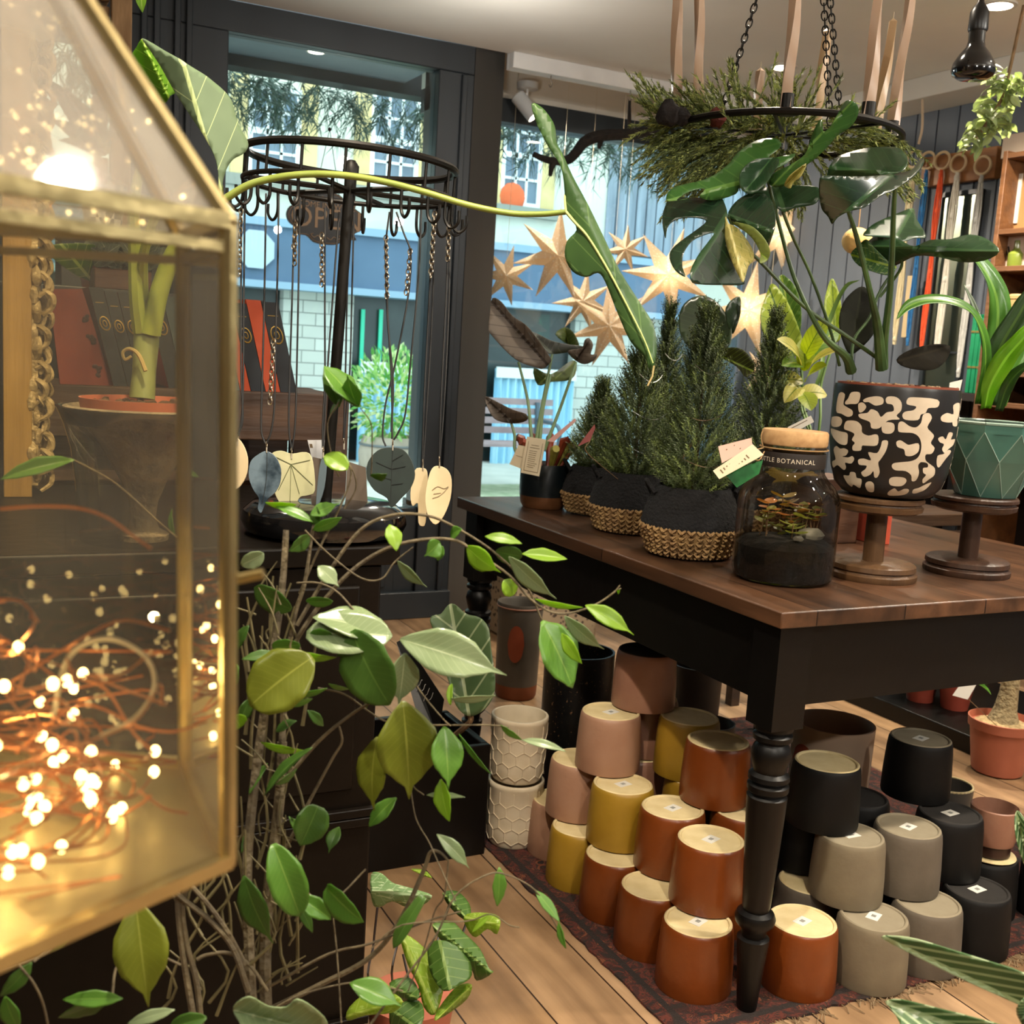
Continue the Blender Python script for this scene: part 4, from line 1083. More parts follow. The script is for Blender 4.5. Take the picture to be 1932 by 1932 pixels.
# cream shapes, traced on the pot's front (x across, y down, in a 190 x 225 frame around the pot's face), repeated behind
CUT = [
 [(13, 20), (25, 20), (24, 40), (31, 46), (42, 52), (43, 62), (34, 66), (22, 61), (11, 57)],
 [(37, 15), (52, 14), (54, 26), (50, 37), (38, 39), (29, 41), (27, 36), (32, 28)],
 [(60, 29), (68, 23), (84, 19), (95, 22), (96, 33), (84, 38), (76, 35), (70, 32), (63, 33)],
 [(100, 24), (104, 18), (118, 18), (128, 28), (129, 44), (122, 55), (128, 62), (108, 66), (94, 83), (80, 84), (76, 72), (58, 66), (55, 58), (70, 54), (76, 46), (88, 50), (95, 60), (104, 50), (116, 46), (113, 34), (103, 32)],
 [(52, 38), (60, 34), (67, 42), (62, 52), (55, 54)],
 [(138, 20), (148, 16), (190, 18), (192, 33), (176, 36), (172, 46), (164, 50), (160, 61), (138, 62), (132, 54), (136, 46), (150, 42), (154, 34), (138, 31)],
 [(200, 52), (210, 44), (222, 46), (220, 28), (232, 24), (233, 50), (226, 62), (204, 62)],
 [(3, 72), (18, 68), (25, 76), (20, 88), (4, 90)],
 [(30, 82), (35, 74), (52, 73), (62, 82), (64, 95), (76, 100), (88, 96), (94, 100), (93, 118), (74, 121), (66, 122), (64, 132), (50, 134), (48, 126), (52, 118), (46, 112), (50, 100), (40, 95), (30, 92)],
 [(98, 76), (104, 70), (118, 71), (121, 84), (115, 92), (101, 91)],
 [(127, 70), (134, 66), (146, 74), (158, 76), (166, 66), (168, 50), (178, 46), (184, 56), (178, 74), (186, 84), (192, 92), (188, 106), (196, 116), (192, 128), (182, 130), (184, 142), (194, 150), (204, 158), (206, 172), (198, 182), (190, 190), (186, 182), (190, 172), (184, 168), (182, 158), (190, 156), (188, 148), (176, 146), (172, 154), (176, 168), (174, 184), (166, 186), (162, 174), (150, 166), (132, 166), (124, 160), (126, 152), (142, 148), (160, 144), (170, 134), (172, 114), (166, 96), (154, 88), (138, 88), (128, 86)],
 [(2, 96), (22, 98), (36, 100), (38, 112), (36, 124), (22, 124), (8, 112)],
 [(127, 108), (134, 104), (144, 110), (150, 112), (166, 108), (168, 124), (158, 134), (146, 134), (142, 122), (130, 118)],
 [(10, 140), (16, 130), (24, 134), (32, 132), (40, 136), (36, 146), (28, 150), (40, 150), (48, 146), (52, 152), (46, 162), (34, 162), (36, 172), (30, 178), (18, 170), (8, 178), (6, 166), (14, 158)],
 [(78, 134), (94, 134), (100, 120), (102, 108), (112, 108), (110, 128), (102, 146), (98, 154), (102, 172), (98, 184), (92, 184), (90, 172), (84, 180), (72, 186), (66, 178), (74, 170), (76, 162), (62, 162), (60, 152), (70, 148), (84, 150)],
 [(200, 96), (208, 92), (214, 98), (218, 84), (226, 86), (224, 98), (232, 98), (230, 110), (222, 118), (216, 126), (210, 118), (212, 108), (204, 104)],
 [(204, 132), (214, 128), (222, 120), (228, 124), (220, 140), (212, 156), (206, 150)],
 [(28, 190), (40, 188), (44, 180), (54, 180), (56, 190), (66, 192), (64, 206), (58, 212), (48, 206), (40, 212), (32, 202)],
 [(74, 200), (84, 194), (92, 200), (90, 216), (76, 216)],
 [(122, 186), (130, 180), (150, 180), (156, 188), (148, 198), (126, 198)],
 [(122, 216), (128, 208), (136, 204), (144, 210), (154, 204), (164, 204), (166, 212), (156, 218), (128, 221)],
 [(174, 204), (184, 200), (196, 192), (206, 188), (200, 202), (186, 212), (176, 212)],
 [(222, 58), (230, 56), (232, 70), (224, 70)],
]
cm = MB()
for rep in range(3):
    for poly in CUT:
        sp2 = smooth2(poly, 3); xs = [q[0] for q in sp2]; ys = [q[1] for q in sp2]
        inner = []
        y = min(ys) + 4
        while y < max(ys):
            x = min(xs) + 4
            while x < max(xs):
                if inside(sp2, x, y): inner.append((x, y))
                x += 7
            y += 7
        n = len(sp2)
        vv, _, ff, *_r = geometry.delaunay_2d_cdt([V((p[0] + 0.001 * i, p[1])) for i, p in enumerate(sp2 + inner)], [(i, (i + 1) % n) for i in range(n)], [], 1, 1e-4)
        out = []
        av = atan2(EYE.y - c.y, EYE.x - c.x)
        for q in vv:
            u = max(-0.985, min(0.985, (q.x - 118) / 118.0)); a = av + math.asin(u) + rep * 2 * pi / 3 * 1.0 if rep == 0 else av + pi * 0.6 * (1 if rep == 1 else -1) * 1.12 + u * 1.0
            z = max(0.008, PHt - 0.002 - q.y / 225 * 0.214)
            if rep and abs(math.remainder(a - av, 2 * pi)) < 1.42: a = av + (1.42 if rep == 1 else -1.42)
            rr = potr(z) + 0.0007
            out.append(c + V((rr * cos(a), rr * sin(a), z)))
        cm.add(out, [tuple(f) for f in ff])
cm.build('cream_shapes', mat('raw cream glaze', '#bfb09a', '#cabca6', scale=30, rough=0.6), mo)
MB().lathe([(0.1155, 0.2), (0.1165, PHt + 0.004), (0.113, PHt + 0.004), (0.111, 0.2)], c, 48, caps=False).build('inner_pot', mat('terracotta plastic', '#7a3d28', '#8a4a34', rough=0.5), mo)
MB().lathe([(0, 0.212), (0.05, 0.216), (0.113, 0.21)], c, 32, caps=False).build('soil', m_soil, mo)
mk = MB(); rnd = random.Random(2)
for i in range(60):
    a = rnd.uniform(0, 6.28); r = rnd.uniform(0, 0.1); mk.ball(c + V((r * cos(a), r * sin(a), 0.22)), rnd.uniform(0.004, 0.009), nu=5, nv=4, jit=0.5, seed=i)
mk.build('bark_chips', mat('bark chips', '#5c4430', '#8f7657', scale=40, rough=0.9), mo)
C4 = lambda p: cv(1400, 0, 3.632, p)
C3 = lambda p: cv(900, 0, 3.45, p)
C8 = lambda p: cv(1380, 450, 3.5, p)
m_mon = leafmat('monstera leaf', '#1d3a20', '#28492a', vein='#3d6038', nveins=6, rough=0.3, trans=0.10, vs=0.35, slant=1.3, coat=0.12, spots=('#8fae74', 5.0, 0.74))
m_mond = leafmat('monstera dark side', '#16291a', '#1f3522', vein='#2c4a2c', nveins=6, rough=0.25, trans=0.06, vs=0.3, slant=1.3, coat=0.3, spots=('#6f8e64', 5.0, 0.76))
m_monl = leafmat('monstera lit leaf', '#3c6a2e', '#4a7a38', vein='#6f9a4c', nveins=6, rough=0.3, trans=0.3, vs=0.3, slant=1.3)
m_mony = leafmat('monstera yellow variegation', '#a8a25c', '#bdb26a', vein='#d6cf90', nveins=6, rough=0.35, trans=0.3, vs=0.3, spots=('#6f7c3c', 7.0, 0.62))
def blade(out, mid, mt, d0, d1, parent, fold=-0.03, bulge=0.0, name='leaf', side=0.0, step=9, solid=0.0012):
    mb = MB(); traced(mb, out, mid, d0, d1, fold=fold, bulge=bulge, side=side, step=step)
    return mb.build(name, mt, parent, solid=solid)
# split leaf, left
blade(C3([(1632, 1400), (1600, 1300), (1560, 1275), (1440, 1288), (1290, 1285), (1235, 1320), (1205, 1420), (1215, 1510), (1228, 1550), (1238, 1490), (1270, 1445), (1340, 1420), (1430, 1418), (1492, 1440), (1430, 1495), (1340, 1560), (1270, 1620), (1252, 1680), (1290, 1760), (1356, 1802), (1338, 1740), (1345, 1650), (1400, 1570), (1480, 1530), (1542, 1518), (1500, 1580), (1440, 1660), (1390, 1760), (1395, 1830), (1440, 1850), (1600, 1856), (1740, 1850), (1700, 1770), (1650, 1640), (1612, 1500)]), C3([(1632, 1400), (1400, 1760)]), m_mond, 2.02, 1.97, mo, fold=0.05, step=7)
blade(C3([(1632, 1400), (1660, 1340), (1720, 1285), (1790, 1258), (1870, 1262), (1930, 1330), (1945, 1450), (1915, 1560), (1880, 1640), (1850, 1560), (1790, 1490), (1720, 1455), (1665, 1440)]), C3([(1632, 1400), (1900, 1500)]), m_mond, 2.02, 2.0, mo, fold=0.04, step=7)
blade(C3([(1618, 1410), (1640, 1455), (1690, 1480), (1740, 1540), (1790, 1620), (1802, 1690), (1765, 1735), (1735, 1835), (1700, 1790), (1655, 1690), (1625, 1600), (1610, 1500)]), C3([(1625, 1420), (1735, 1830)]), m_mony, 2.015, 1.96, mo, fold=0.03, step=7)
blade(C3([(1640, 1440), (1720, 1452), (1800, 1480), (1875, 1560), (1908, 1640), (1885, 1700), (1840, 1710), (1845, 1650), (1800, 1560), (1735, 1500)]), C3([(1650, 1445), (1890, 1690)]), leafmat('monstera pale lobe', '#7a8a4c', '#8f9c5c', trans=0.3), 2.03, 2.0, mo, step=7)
# arching leaf behind it
blade([(1300, 374), (1262, 380), (1258, 368), (1275, 352), (1332, 338), (1372, 312), (1392, 288), (1425, 266), (1462, 261), (1474, 276), (1448, 300), (1500, 290), (1484, 308), (1458, 322), (1446, 342), (1412, 366), (1396, 352), (1388, 366), (1348, 378), (1320, 372), (1330, 356), (1300, 362), (1276, 378)], ((1450, 330), (1262, 380)), m_monl, 2.06, 1.98, mo, fold=0.05, step=8)
blade([(1396, 352), (1400, 320), (1428, 300), (1470, 300), (1456, 330), (1440, 352), (1415, 366)], ((1450, 305), (1405, 362)), m_mon, 2.05, 2.03, mo, step=8)
# upright leaf
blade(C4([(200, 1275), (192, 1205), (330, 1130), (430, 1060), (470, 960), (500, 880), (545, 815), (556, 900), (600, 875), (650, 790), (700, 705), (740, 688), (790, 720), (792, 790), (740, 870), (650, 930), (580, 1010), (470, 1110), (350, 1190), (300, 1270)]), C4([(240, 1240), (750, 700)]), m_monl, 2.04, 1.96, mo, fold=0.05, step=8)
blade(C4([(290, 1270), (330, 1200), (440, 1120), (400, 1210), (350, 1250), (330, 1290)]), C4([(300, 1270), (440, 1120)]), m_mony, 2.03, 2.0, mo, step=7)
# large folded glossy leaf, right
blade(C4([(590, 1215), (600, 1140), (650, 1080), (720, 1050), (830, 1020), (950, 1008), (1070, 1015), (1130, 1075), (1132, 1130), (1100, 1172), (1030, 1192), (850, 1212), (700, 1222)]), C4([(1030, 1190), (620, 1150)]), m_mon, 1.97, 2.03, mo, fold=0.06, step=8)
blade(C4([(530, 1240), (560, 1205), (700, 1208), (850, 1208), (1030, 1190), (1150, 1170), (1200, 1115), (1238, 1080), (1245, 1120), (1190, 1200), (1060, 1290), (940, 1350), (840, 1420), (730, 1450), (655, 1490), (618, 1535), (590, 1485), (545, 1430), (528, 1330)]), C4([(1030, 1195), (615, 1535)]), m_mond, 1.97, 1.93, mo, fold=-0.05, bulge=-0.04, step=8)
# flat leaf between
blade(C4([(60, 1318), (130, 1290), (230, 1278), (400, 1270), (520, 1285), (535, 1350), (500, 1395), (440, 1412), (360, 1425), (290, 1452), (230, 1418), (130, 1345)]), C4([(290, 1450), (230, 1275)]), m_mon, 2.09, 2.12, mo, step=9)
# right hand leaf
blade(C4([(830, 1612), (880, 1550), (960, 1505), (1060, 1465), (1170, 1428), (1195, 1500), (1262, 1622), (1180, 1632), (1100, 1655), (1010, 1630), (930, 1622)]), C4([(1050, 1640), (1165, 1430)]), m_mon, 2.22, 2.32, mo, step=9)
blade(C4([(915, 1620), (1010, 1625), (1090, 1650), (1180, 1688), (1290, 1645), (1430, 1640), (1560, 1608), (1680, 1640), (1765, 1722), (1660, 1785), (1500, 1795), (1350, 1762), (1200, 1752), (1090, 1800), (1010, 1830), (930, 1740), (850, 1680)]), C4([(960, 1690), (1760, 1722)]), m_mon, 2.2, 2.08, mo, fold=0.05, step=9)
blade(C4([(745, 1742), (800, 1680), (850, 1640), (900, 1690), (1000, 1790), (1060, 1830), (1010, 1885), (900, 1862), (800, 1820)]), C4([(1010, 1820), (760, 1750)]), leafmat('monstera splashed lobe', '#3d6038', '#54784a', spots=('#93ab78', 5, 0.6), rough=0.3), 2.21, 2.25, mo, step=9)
# dark oval leaves low down
blade(C8([(710, 560), (735, 430), (800, 350), (860, 318), (915, 350), (950, 440), (950, 600), (880, 700), (790, 765), (740, 690)]), C8([(790, 765), (860, 318)]), leafmat('very dark leaf', '#0d0e09', '#14160d', vein='#181a10', rough=0.85, trans=0.05), 2.28, 2.4, mo)
blade(C8([(1090, 800), (1180, 735), (1330, 698), (1440, 710), (1432, 780), (1370, 850), (1280, 870), (1150, 850)]), C8([(1090, 810), (1440, 712)]), leafmat('dark glossy low leaf', '#120f0a', '#1a1710', vein='#1e1a12', rough=0.9, trans=0.02), 2.24, 2.35, mo)
for m_ in list(bpy.data.materials):
    if m_.name in ('very dark leaf', 'dark glossy low leaf'): m_.node_tree.nodes['Principled BSDF'].inputs['Specular IOR Level'].default_value = 0.08
st = MB()
for p, d, r in (([(1448, 338), (1466, 408), (1500, 528), (1551, 630), (1595, 672), (1606, 700)], (2.06, 2.2), [0.003, 0.0045, 0.011]),
                ([(1477, 400), (1497, 450), (1530, 520), (1566, 621), (1584, 690)], (2.10, 2.24), 0.0032),
                ([(1374, 408), (1400, 462), (1434, 493), (1517, 578), (1591, 630), (1655, 675)], (2.02, 2.2), [0.003, 0.0042]),
                ([(1600, 398), (1617, 450), (1643, 556), (1656, 620), (1663, 695)], (1.98, 2.2), [0.0035, 0.0055, 0.012]),
                ([(1689, 350), (1686, 400), (1683, 480), (1678, 560), (1669, 640), (1668, 695)], (2.0, 2.22), [0.0038, 0.006, 0.008]),
                ([(1690, 505), (1660, 550), (1640, 600), (1612, 640), (1606, 690)], (2.26, 2.24), 0.003),
                ([(1660, 560), (1700, 505), (1694, 470)], (2.24, 2.2), 0.003)):
    st.tube(cat(DP(p, d)), r, 8)
st.build('petiole', m_dgreen, mo)

# --- faceted green pot with strap-leaved plant
c = b2 + VIEW_R * 0.022
gp_ = thing('potted_cast_iron_plant', 'strap leaved plant in the faceted sea green pot on the right', 'houseplant', c)
m_sea2 = mat('sea green glaze', '#3c6358', '#487064', scale=8, rough=0.28, coat=0.3)
n = 9; prof = [(0.062, 0.0, 0), (0.095, 0.078, 0.5), (0.105, 0.138, 0), (0.105, 0.156, 0)]
vs = []
for r, z, o in prof:
    for i in range(n): a = 2 * pi * (i + o) / n + 0.2; vs.append(c + V((r * cos(a), r * sin(a), z)))
fs = []
for i in range(n):
    k = (i + 1) % n
    fs.append((i, k, n + i)); fs.append((k, n + k, n + i))
    fs.append((n + i, n + k, 2 * n + k)); fs.append((n + i, 2 * n + k, 2 * n + i))
    fs.append((2 * n + i, 2 * n + k, 3 * n + k, 3 * n + i))
fs.append(tuple(reversed(range(n))))
MB().add(vs, fs).build('pot', m_sea2, gp_, flat=True)
rim = MB()
for i in range(n):
    a = 2 * pi * i / n + 0.2; a2 = 2 * pi * (i + 1) / n + 0.2
    rim.tube([c + V((0.104 * cos(a), 0.104 * sin(a), 0.156)), c + V((0.104 * cos(a2), 0.104 * sin(a2), 0.156))], 0.0035, 6)
    b_ = 2 * pi * (i + 0.5) / n + 0.2
    rim.tube([c + V((0.0955 * cos(b_), 0.0955 * sin(b_), 0.078)), c + V((0.105 * cos(a), 0.105 * sin(a), 0.138))], 0.0011, 4)
    rim.tube([c + V((0.0955 * cos(b_), 0.0955 * sin(b_), 0.078)), c + V((0.105 * cos(a2), 0.105 * sin(a2), 0.138))], 0.0011, 4)
    rim.tube([c + V((0.0625 * cos(a), 0.0625 * sin(a), 0.001)), c + V((0.0955 * cos(b_), 0.0955 * sin(b_), 0.078))], 0.0011, 4)
    rim.tube([c + V((0.0625 * cos(a2), 0.0625 * sin(a2), 0.001)), c + V((0.0955 * cos(b_), 0.0955 * sin(b_), 0.078))], 0.0011, 4)
rim.build('pale_edges', mat('pale worn glaze edge', '#7d9488', rough=0.4), gp_)
MB().lathe([(0, 0.135), (0.101, 0.135)], c, 24, caps=False).build('soil', m_soil, gp_)
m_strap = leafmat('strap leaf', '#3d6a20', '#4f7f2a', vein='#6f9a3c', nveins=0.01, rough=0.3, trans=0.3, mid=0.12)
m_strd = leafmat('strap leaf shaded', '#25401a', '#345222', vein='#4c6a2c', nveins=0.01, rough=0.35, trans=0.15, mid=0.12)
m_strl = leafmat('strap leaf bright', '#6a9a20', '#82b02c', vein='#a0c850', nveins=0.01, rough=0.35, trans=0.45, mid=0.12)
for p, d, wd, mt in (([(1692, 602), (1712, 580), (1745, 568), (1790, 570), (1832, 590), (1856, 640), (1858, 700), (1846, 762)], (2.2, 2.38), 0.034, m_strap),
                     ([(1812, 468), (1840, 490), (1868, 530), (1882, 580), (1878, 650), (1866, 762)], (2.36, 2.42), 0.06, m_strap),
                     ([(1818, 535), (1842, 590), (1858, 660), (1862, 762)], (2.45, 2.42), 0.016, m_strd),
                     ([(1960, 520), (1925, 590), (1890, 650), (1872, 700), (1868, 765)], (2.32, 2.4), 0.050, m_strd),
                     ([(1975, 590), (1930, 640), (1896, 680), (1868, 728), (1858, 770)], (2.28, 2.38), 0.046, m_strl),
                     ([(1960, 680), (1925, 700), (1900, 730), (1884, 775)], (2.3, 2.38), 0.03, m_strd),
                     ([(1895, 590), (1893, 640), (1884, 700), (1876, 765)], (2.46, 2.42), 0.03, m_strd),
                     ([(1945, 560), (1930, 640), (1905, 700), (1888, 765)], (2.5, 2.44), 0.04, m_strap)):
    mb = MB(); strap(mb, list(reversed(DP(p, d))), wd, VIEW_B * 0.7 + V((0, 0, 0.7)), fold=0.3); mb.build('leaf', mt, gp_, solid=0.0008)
card_tag('plant_label', 'white plant label sticking up between the patterned pot and the green pot', [(1792, 722), (1816, 716), (1800, 786), (1784, 786)], 2.3, [(0.2, 0.2 + 0.12 * k, 0.8, 0.23 + 0.12 * k) for k in range(5)], m=mat('white card', '#d8d4ca', rough=0.7), cat_='label')
card_tag('plant_label', 'white plant label lying across the back spruce', [(1486, 806), (1530, 784), (1536, 796), (1490, 820)], 2.3, [(0.1, 0.3, 0.8, 0.4)], m=mat('white card', '#d8d4ca', rough=0.7), cat_='label')

# --- slatted crate and small things at the back right of the table
m_crate = woodmat('dark crate wood', '#2c1f16', '#45301f', 'x', 0.6)
cr = thing('slatted_stand', 'dark slatted wooden stand beyond the table behind the two bobbins', 'stand', V((3.0, 3.15, 0)))
for k in range(4):
    MB().box((2.45, 3.0, 0.44 + k * 0.065), (3.55, 3.018, 0.485 + k * 0.065)).build('slat', m_crate, cr, bevel=0.002)
MB().box((2.45, 3.018, 0.66), (3.55, 3.34, 0.68)).build('top_board', m_crate, cr, bevel=0.002)
for x in (2.45, 3.51):
    for y in (3.018, 3.30):
        MB().box((x, y, 0.0 if x < 3 else 0.061), (x + 0.035, y + 0.035, 0.66)).build('leg', m_crate, cr)
bx_ = MB().box((1.86, 2.02, TZ), (1.98, 2.14, TZ + 0.16)); tag(bx_.build('wooden_box', woodmat('brown box wood', '#4a3020', '#5f3f2a', 'x', 0.5), bevel=0.003), 'small brown wooden box behind the worn bobbin', 'box')
rc = MB().box((2.02, 1.99, TZ), (2.06, 2.12, TZ + 0.15)); tag(rc.build('orange_packet', mat('orange card packet', '#a8402a', '#b84a30', rough=0.6), bevel=0.002), 'narrow orange and black packet glimpsed between the two bobbins', 'packet')

# --- leafy plants behind the spruces
def plant_pot(c, r, h, m, t): 
    MB().lathe([(0, 0), (r * 0.75, 0), (r * 0.78, 0.004), (r, h), (r * 0.94, h), (r * 0.92, h - 0.02)], c, 28, caps=False).build('pot', m, t)
    MB().lathe([(0, h - 0.015), (r * 0.93, h - 0.015)], c, 20, caps=False).build('soil', m_soil, t)
c = V((1.68, 2.42, TZ))
ru = thing('potted_rubber_plant', 'dark round leaved rubber plant behind the spruces', 'houseplant', c)
plant_pot(c, 0.07, 0.12, mat('grey pot', '#4a4a48', rough=0.6), ru)
m_rub = leafmat('rubber plant leaf', '#20301c', '#2c3e24', vein='#3c5030', nveins=12, rough=0.3, trans=0.25)
blade([(1280, 610), (1286, 580), (1305, 562), (1330, 558), (1355, 572), (1374, 600), (1381, 630), (1374, 655), (1345, 665), (1310, 662), (1288, 640)], ((1330, 665), (1320, 558)), m_rub, 2.80, 2.86, ru)
blade([(1368, 590), (1378, 568), (1396, 560), (1397, 590), (1390, 615), (1380, 630)], ((1380, 625), (1396, 562)), m_rub, 2.8, 2.8, ru)
blade([(1350, 668), (1372, 656), (1402, 660), (1424, 690), (1408, 712), (1388, 690)], ((1352, 668), (1420, 700)), leafmat('olive leaf', '#3c4020', '#4c5028', trans=0.3), 2.78, 2.7, ru)
st = MB(); st.tube(cat([c + V((0, 0, 0.1)), D(1350, 760, 2.85), D(1340, 662, 2.83)]), 0.005, 6); st.tube(cat([D(1345, 700, 2.84), D(1378, 640, 2.8)]), 0.003, 5); st.tube([D(1345, 700, 2.84), D(1352, 668, 2.78)], 0.003, 5); st.build('stem', m_bark, ru)
c = V((1.97, 2.63, TZ))
di = thing('potted_dieffenbachia', 'bright yellow green broad leaved plant behind the spruces and patterned pot', 'houseplant', c)
plant_pot(c, 0.08, 0.13, mat('grey pot', '#4a4a48', rough=0.6), di)
m_dif = leafmat('lime leaf', '#8a9c34', '#a8b848', vein='#4f7020', nveins=9, rough=0.4, trans=0.4, mid=0.04, vs=0.6)
m_dif2 = leafmat('green leaf', '#4c7030', '#5f8438', vein='#a0b050', nveins=9, rough=0.4, trans=0.35)
blade([(1434, 600), (1446, 555), (1458, 535), (1480, 560), (1500, 600), (1515, 650), (1500, 672), (1470, 690), (1450, 660)], ((1500, 680), (1450, 540)), m_dif, 2.9, 3.0, di)
blade([(1470, 520), (1500, 540), (1512, 590), (1505, 640), (1480, 600)], ((1500, 640), (1475, 525)), m_dif2, 3.0, 3.05, di)
blade([(1555, 585), (1560, 548), (1570, 525), (1582, 550), (1588, 590), (1585, 640), (1565, 640)], ((1575, 640), (1570, 528)), m_dif, 3.05, 3.1, di)
rnd = random.Random(21); mb = MB()
for (bx2, by2, tx, ty, w_) in ((1510, 690, 1466, 640, .05), (1512, 690, 1475, 690, .045), (1515, 680, 1560, 600, .05), (1520, 690, 1580, 620, .055), (1515, 720, 1470, 720, .05), (1510, 730, 1480, 760, .045), (1520, 720, 1560, 690, .05), (1525, 700, 1585, 660, .04), (1512, 740, 1530, 775, .05), (1518, 700, 1512, 640, .05), (1505, 745, 1560, 745, .05)):
    mb.leaf(D(bx2, by2, 2.78), D(tx, ty, 2.74 + rnd.uniform(-.06, .06)), w_, VIEW_B + V((0, 0, .8)), 'oval', arch=0.12, mi=rnd.randrange(3))
mb.build('leaves', [m_dif, m_dif2, leafmat('pale yellow leaf', '#b0aa50', '#c4be68', vein='#6c7c30', rough=0.4, trans=0.4)], di)
st = MB()
for p in ([(1512, 690), (1515, 760), (1516, 850)], [(1500, 680), (1510, 760), (1515, 860)], [(1575, 640), (1550, 720), (1522, 850)]): st.tube(cat([D(x, y, 2.86) for x, y in p] + [c + V((0, 0, 0.11))]), 0.004, 6)
strap(st, [c + V((0, 0, 0.11)), D(1520, 760, 2.85), D(1560, 620, 2.85), D(1592, 545, 2.82), D(1622, 528, 2.8)], 0.012, VIEW_B)
st.build('stem', m_green, di)
# ---------------------------------------------------------------- paper stars, branch, fittings in the bay
m_star, nt, b = newmat('perforated paper star')
tc = nd(nt, 'ShaderNodeTexCoord'); vo = nd(nt, 'ShaderNodeTexVoronoi'); vo.inputs['Scale'].default_value = 62; nt.links.new(tc.outputs['Object'], vo.inputs['Vector'])
lt = nd(nt, 'ShaderNodeMath', operation='LESS_THAN'); lt.inputs[1].default_value = 0.26; nt.links.new(vo.outputs['Distance'], lt.inputs[0])
mx = nd(nt, 'ShaderNodeMix', data_type='RGBA'); mx.inputs[6].default_value = lin('#efdcc0'); mx.inputs[7].default_value = lin('#fffaf0'); nt.links.new(lt.outputs[0], mx.inputs[0]); nt.links.new(mx.outputs[2], b.inputs['Base Color'])
b.inputs['Roughness'].default_value = 0.9
tl_ = nd(nt, 'ShaderNodeBsdfTranslucent'); nt.links.new(mx.outputs[2], tl_.inputs[0]); ms = nd(nt, 'ShaderNodeMixShader'); ms.inputs[0].default_value = 0.5
nt.links.new(b.outputs[0], ms.inputs[1]); nt.links.new(tl_.outputs[0], ms.inputs[2]); nt.links.new(ms.outputs[0], nt.nodes['Material Output'].inputs[0])
def paper_star(px, py, y, rpx, label, rot, npt=7, tilt=0.0):
    c = PY(px, py, y); dep = (c - EYE).dot(-VIEW_B); R = rpx * dep / F
    t = thing('paper_star', label, 'star lantern', c, 'perforated paper star lanterns hung in the bay window')
    n = (EYE - c).normalized(); n = (n + V((tilt, 0, 0))).normalized(); X = V((0, 0, 1)).cross(n).normalized(); Y = n.cross(X)
    mb = MB(); vs = [c + n * R * 0.28, c - n * R * 0.28]
    for i in range(2 * npt):
        a = rot + pi * i / npt; r = R if i % 2 == 0 else R * 0.36
        vs.append(c + X * (r * sin(a)) + Y * (r * cos(a)))
    fs = []
    for i in range(2 * npt):
        k = (i + 1) % (2 * npt); fs.append((0, 2 + k, 2 + i)); fs.append((1, 2 + i, 2 + k))
    mb.add(vs, fs).build('paper_body', m_star, t, flat=True)
    top = V((c.x, c.y, 2.62))
    MB().tube([c + Y * R * 0.4, top], 0.0008, 4).build('cord', m_card, t)
    return t
YS = 4.72
def star_bulb(px, py, y, p):
    light('star_bulb_light', 'POINT', PY(px, py, y), p, (1.0, 0.82, 0.55), 0.02)
for a_ in ((1262, 518, YS, 0.3), (1412, 585, YS - 0.15, 0.5), (1475, 440, YS, 0.5), (1440, 690, YS - 0.2, 0.3)): star_bulb(*a_)
paper_star(1053, 482, YS, 88, 'paper star with seven points, highest in the window beside the pillar', 0.0)
paper_star(1262, 518, YS, 90, 'paper star in the middle of the window above the spruces', 0.25)
paper_star(1150, 615, YS - 0.1, 82, 'paper star low in the window, partly behind the long leaf', -0.1)
paper_star(1412, 585, YS - 0.15, 92, 'paper star half hidden by the split monstera leaf', 0.1)
paper_star(1475, 440, YS, 84, 'paper star high between the monstera stalks', 0.3)
paper_star(955, 520, YB - 0.08, 58, 'added small paper star imitating a reflection at the left edge of the bay window', 0.2)  # this and the next two are added stars imitating window glass reflections
paper_star(1100, 568, YB - 0.08, 60, 'added small paper star imitating a reflection low between the two big ones', 0.1)
paper_star(1180, 470, YB - 0.08, 46, 'added smallest paper star imitating a reflection above the centre of the window', 0.05)
paper_star(1440, 700, YS - 0.5, 46, 'paper star behind the back spruce tree, lowest of all', 0.2)
# branch hanging from a hook
m_brn = mat('black brown bark', '#17120e', '#241c16', scale=30, rough=0.9, bump=0.8, bscale=60)
YBr = YF - 0.03
def BR(px, py): return PY(px, py, YBr)
q = BR(1190, 255)
bn = thing('hanging_branch', 'crooked black branch hung on a dark cord in front of the bay window', 'branch', q)
m = MB(); m.tube(cat([BR(1007, 291), BR(1022, 298), BR(1045, 304), BR(1070, 302), BR(1085, 290), BR(1103, 268), BR(1135, 256), BR(1190, 253), BR(1260, 248), BR(1330, 244)]), [0.012, 0.016, 0.022, 0.026, 0.024, 0.018], 8)
m.tube([BR(1045, 304), BR(1040, 318), BR(1038, 332)], [0.016, 0.008], 6); m.tube([BR(1135, 256), BR(1130, 280)], [0.02, 0.008], 6)
m.build('branch', m_brn, bn)
q2_ = BR(1190, 165); q2_.z = 2.34
MB().tube([q2_, BR(1185, 252)], 0.007, 6).tube([q2_, BR(1190, 252)], 0.005, 6).build('cord', m_brn, bn)
def hook(px, py, label, y=YF - 0.03, h=0.05):
    p = PY(px, py, y); p.z = 2.385
    o = MB().tube(cat([p, p + V((0, 0, -0.02)), p + V((0.008, 0, -0.035)), p + V((0, 0, -0.048)), p + V((-0.010, 0, -0.038))]), 0.0022, 6).build('ceiling_hook', mat('grey hook', '#77726a', rough=0.4, metal=0.8))
    return tag(o, label, 'hook')
hook(1040, 140, 'small open metal hook under the white beam left of the branch')
hook(1190, 165, 'small metal hook that carries the black branch')
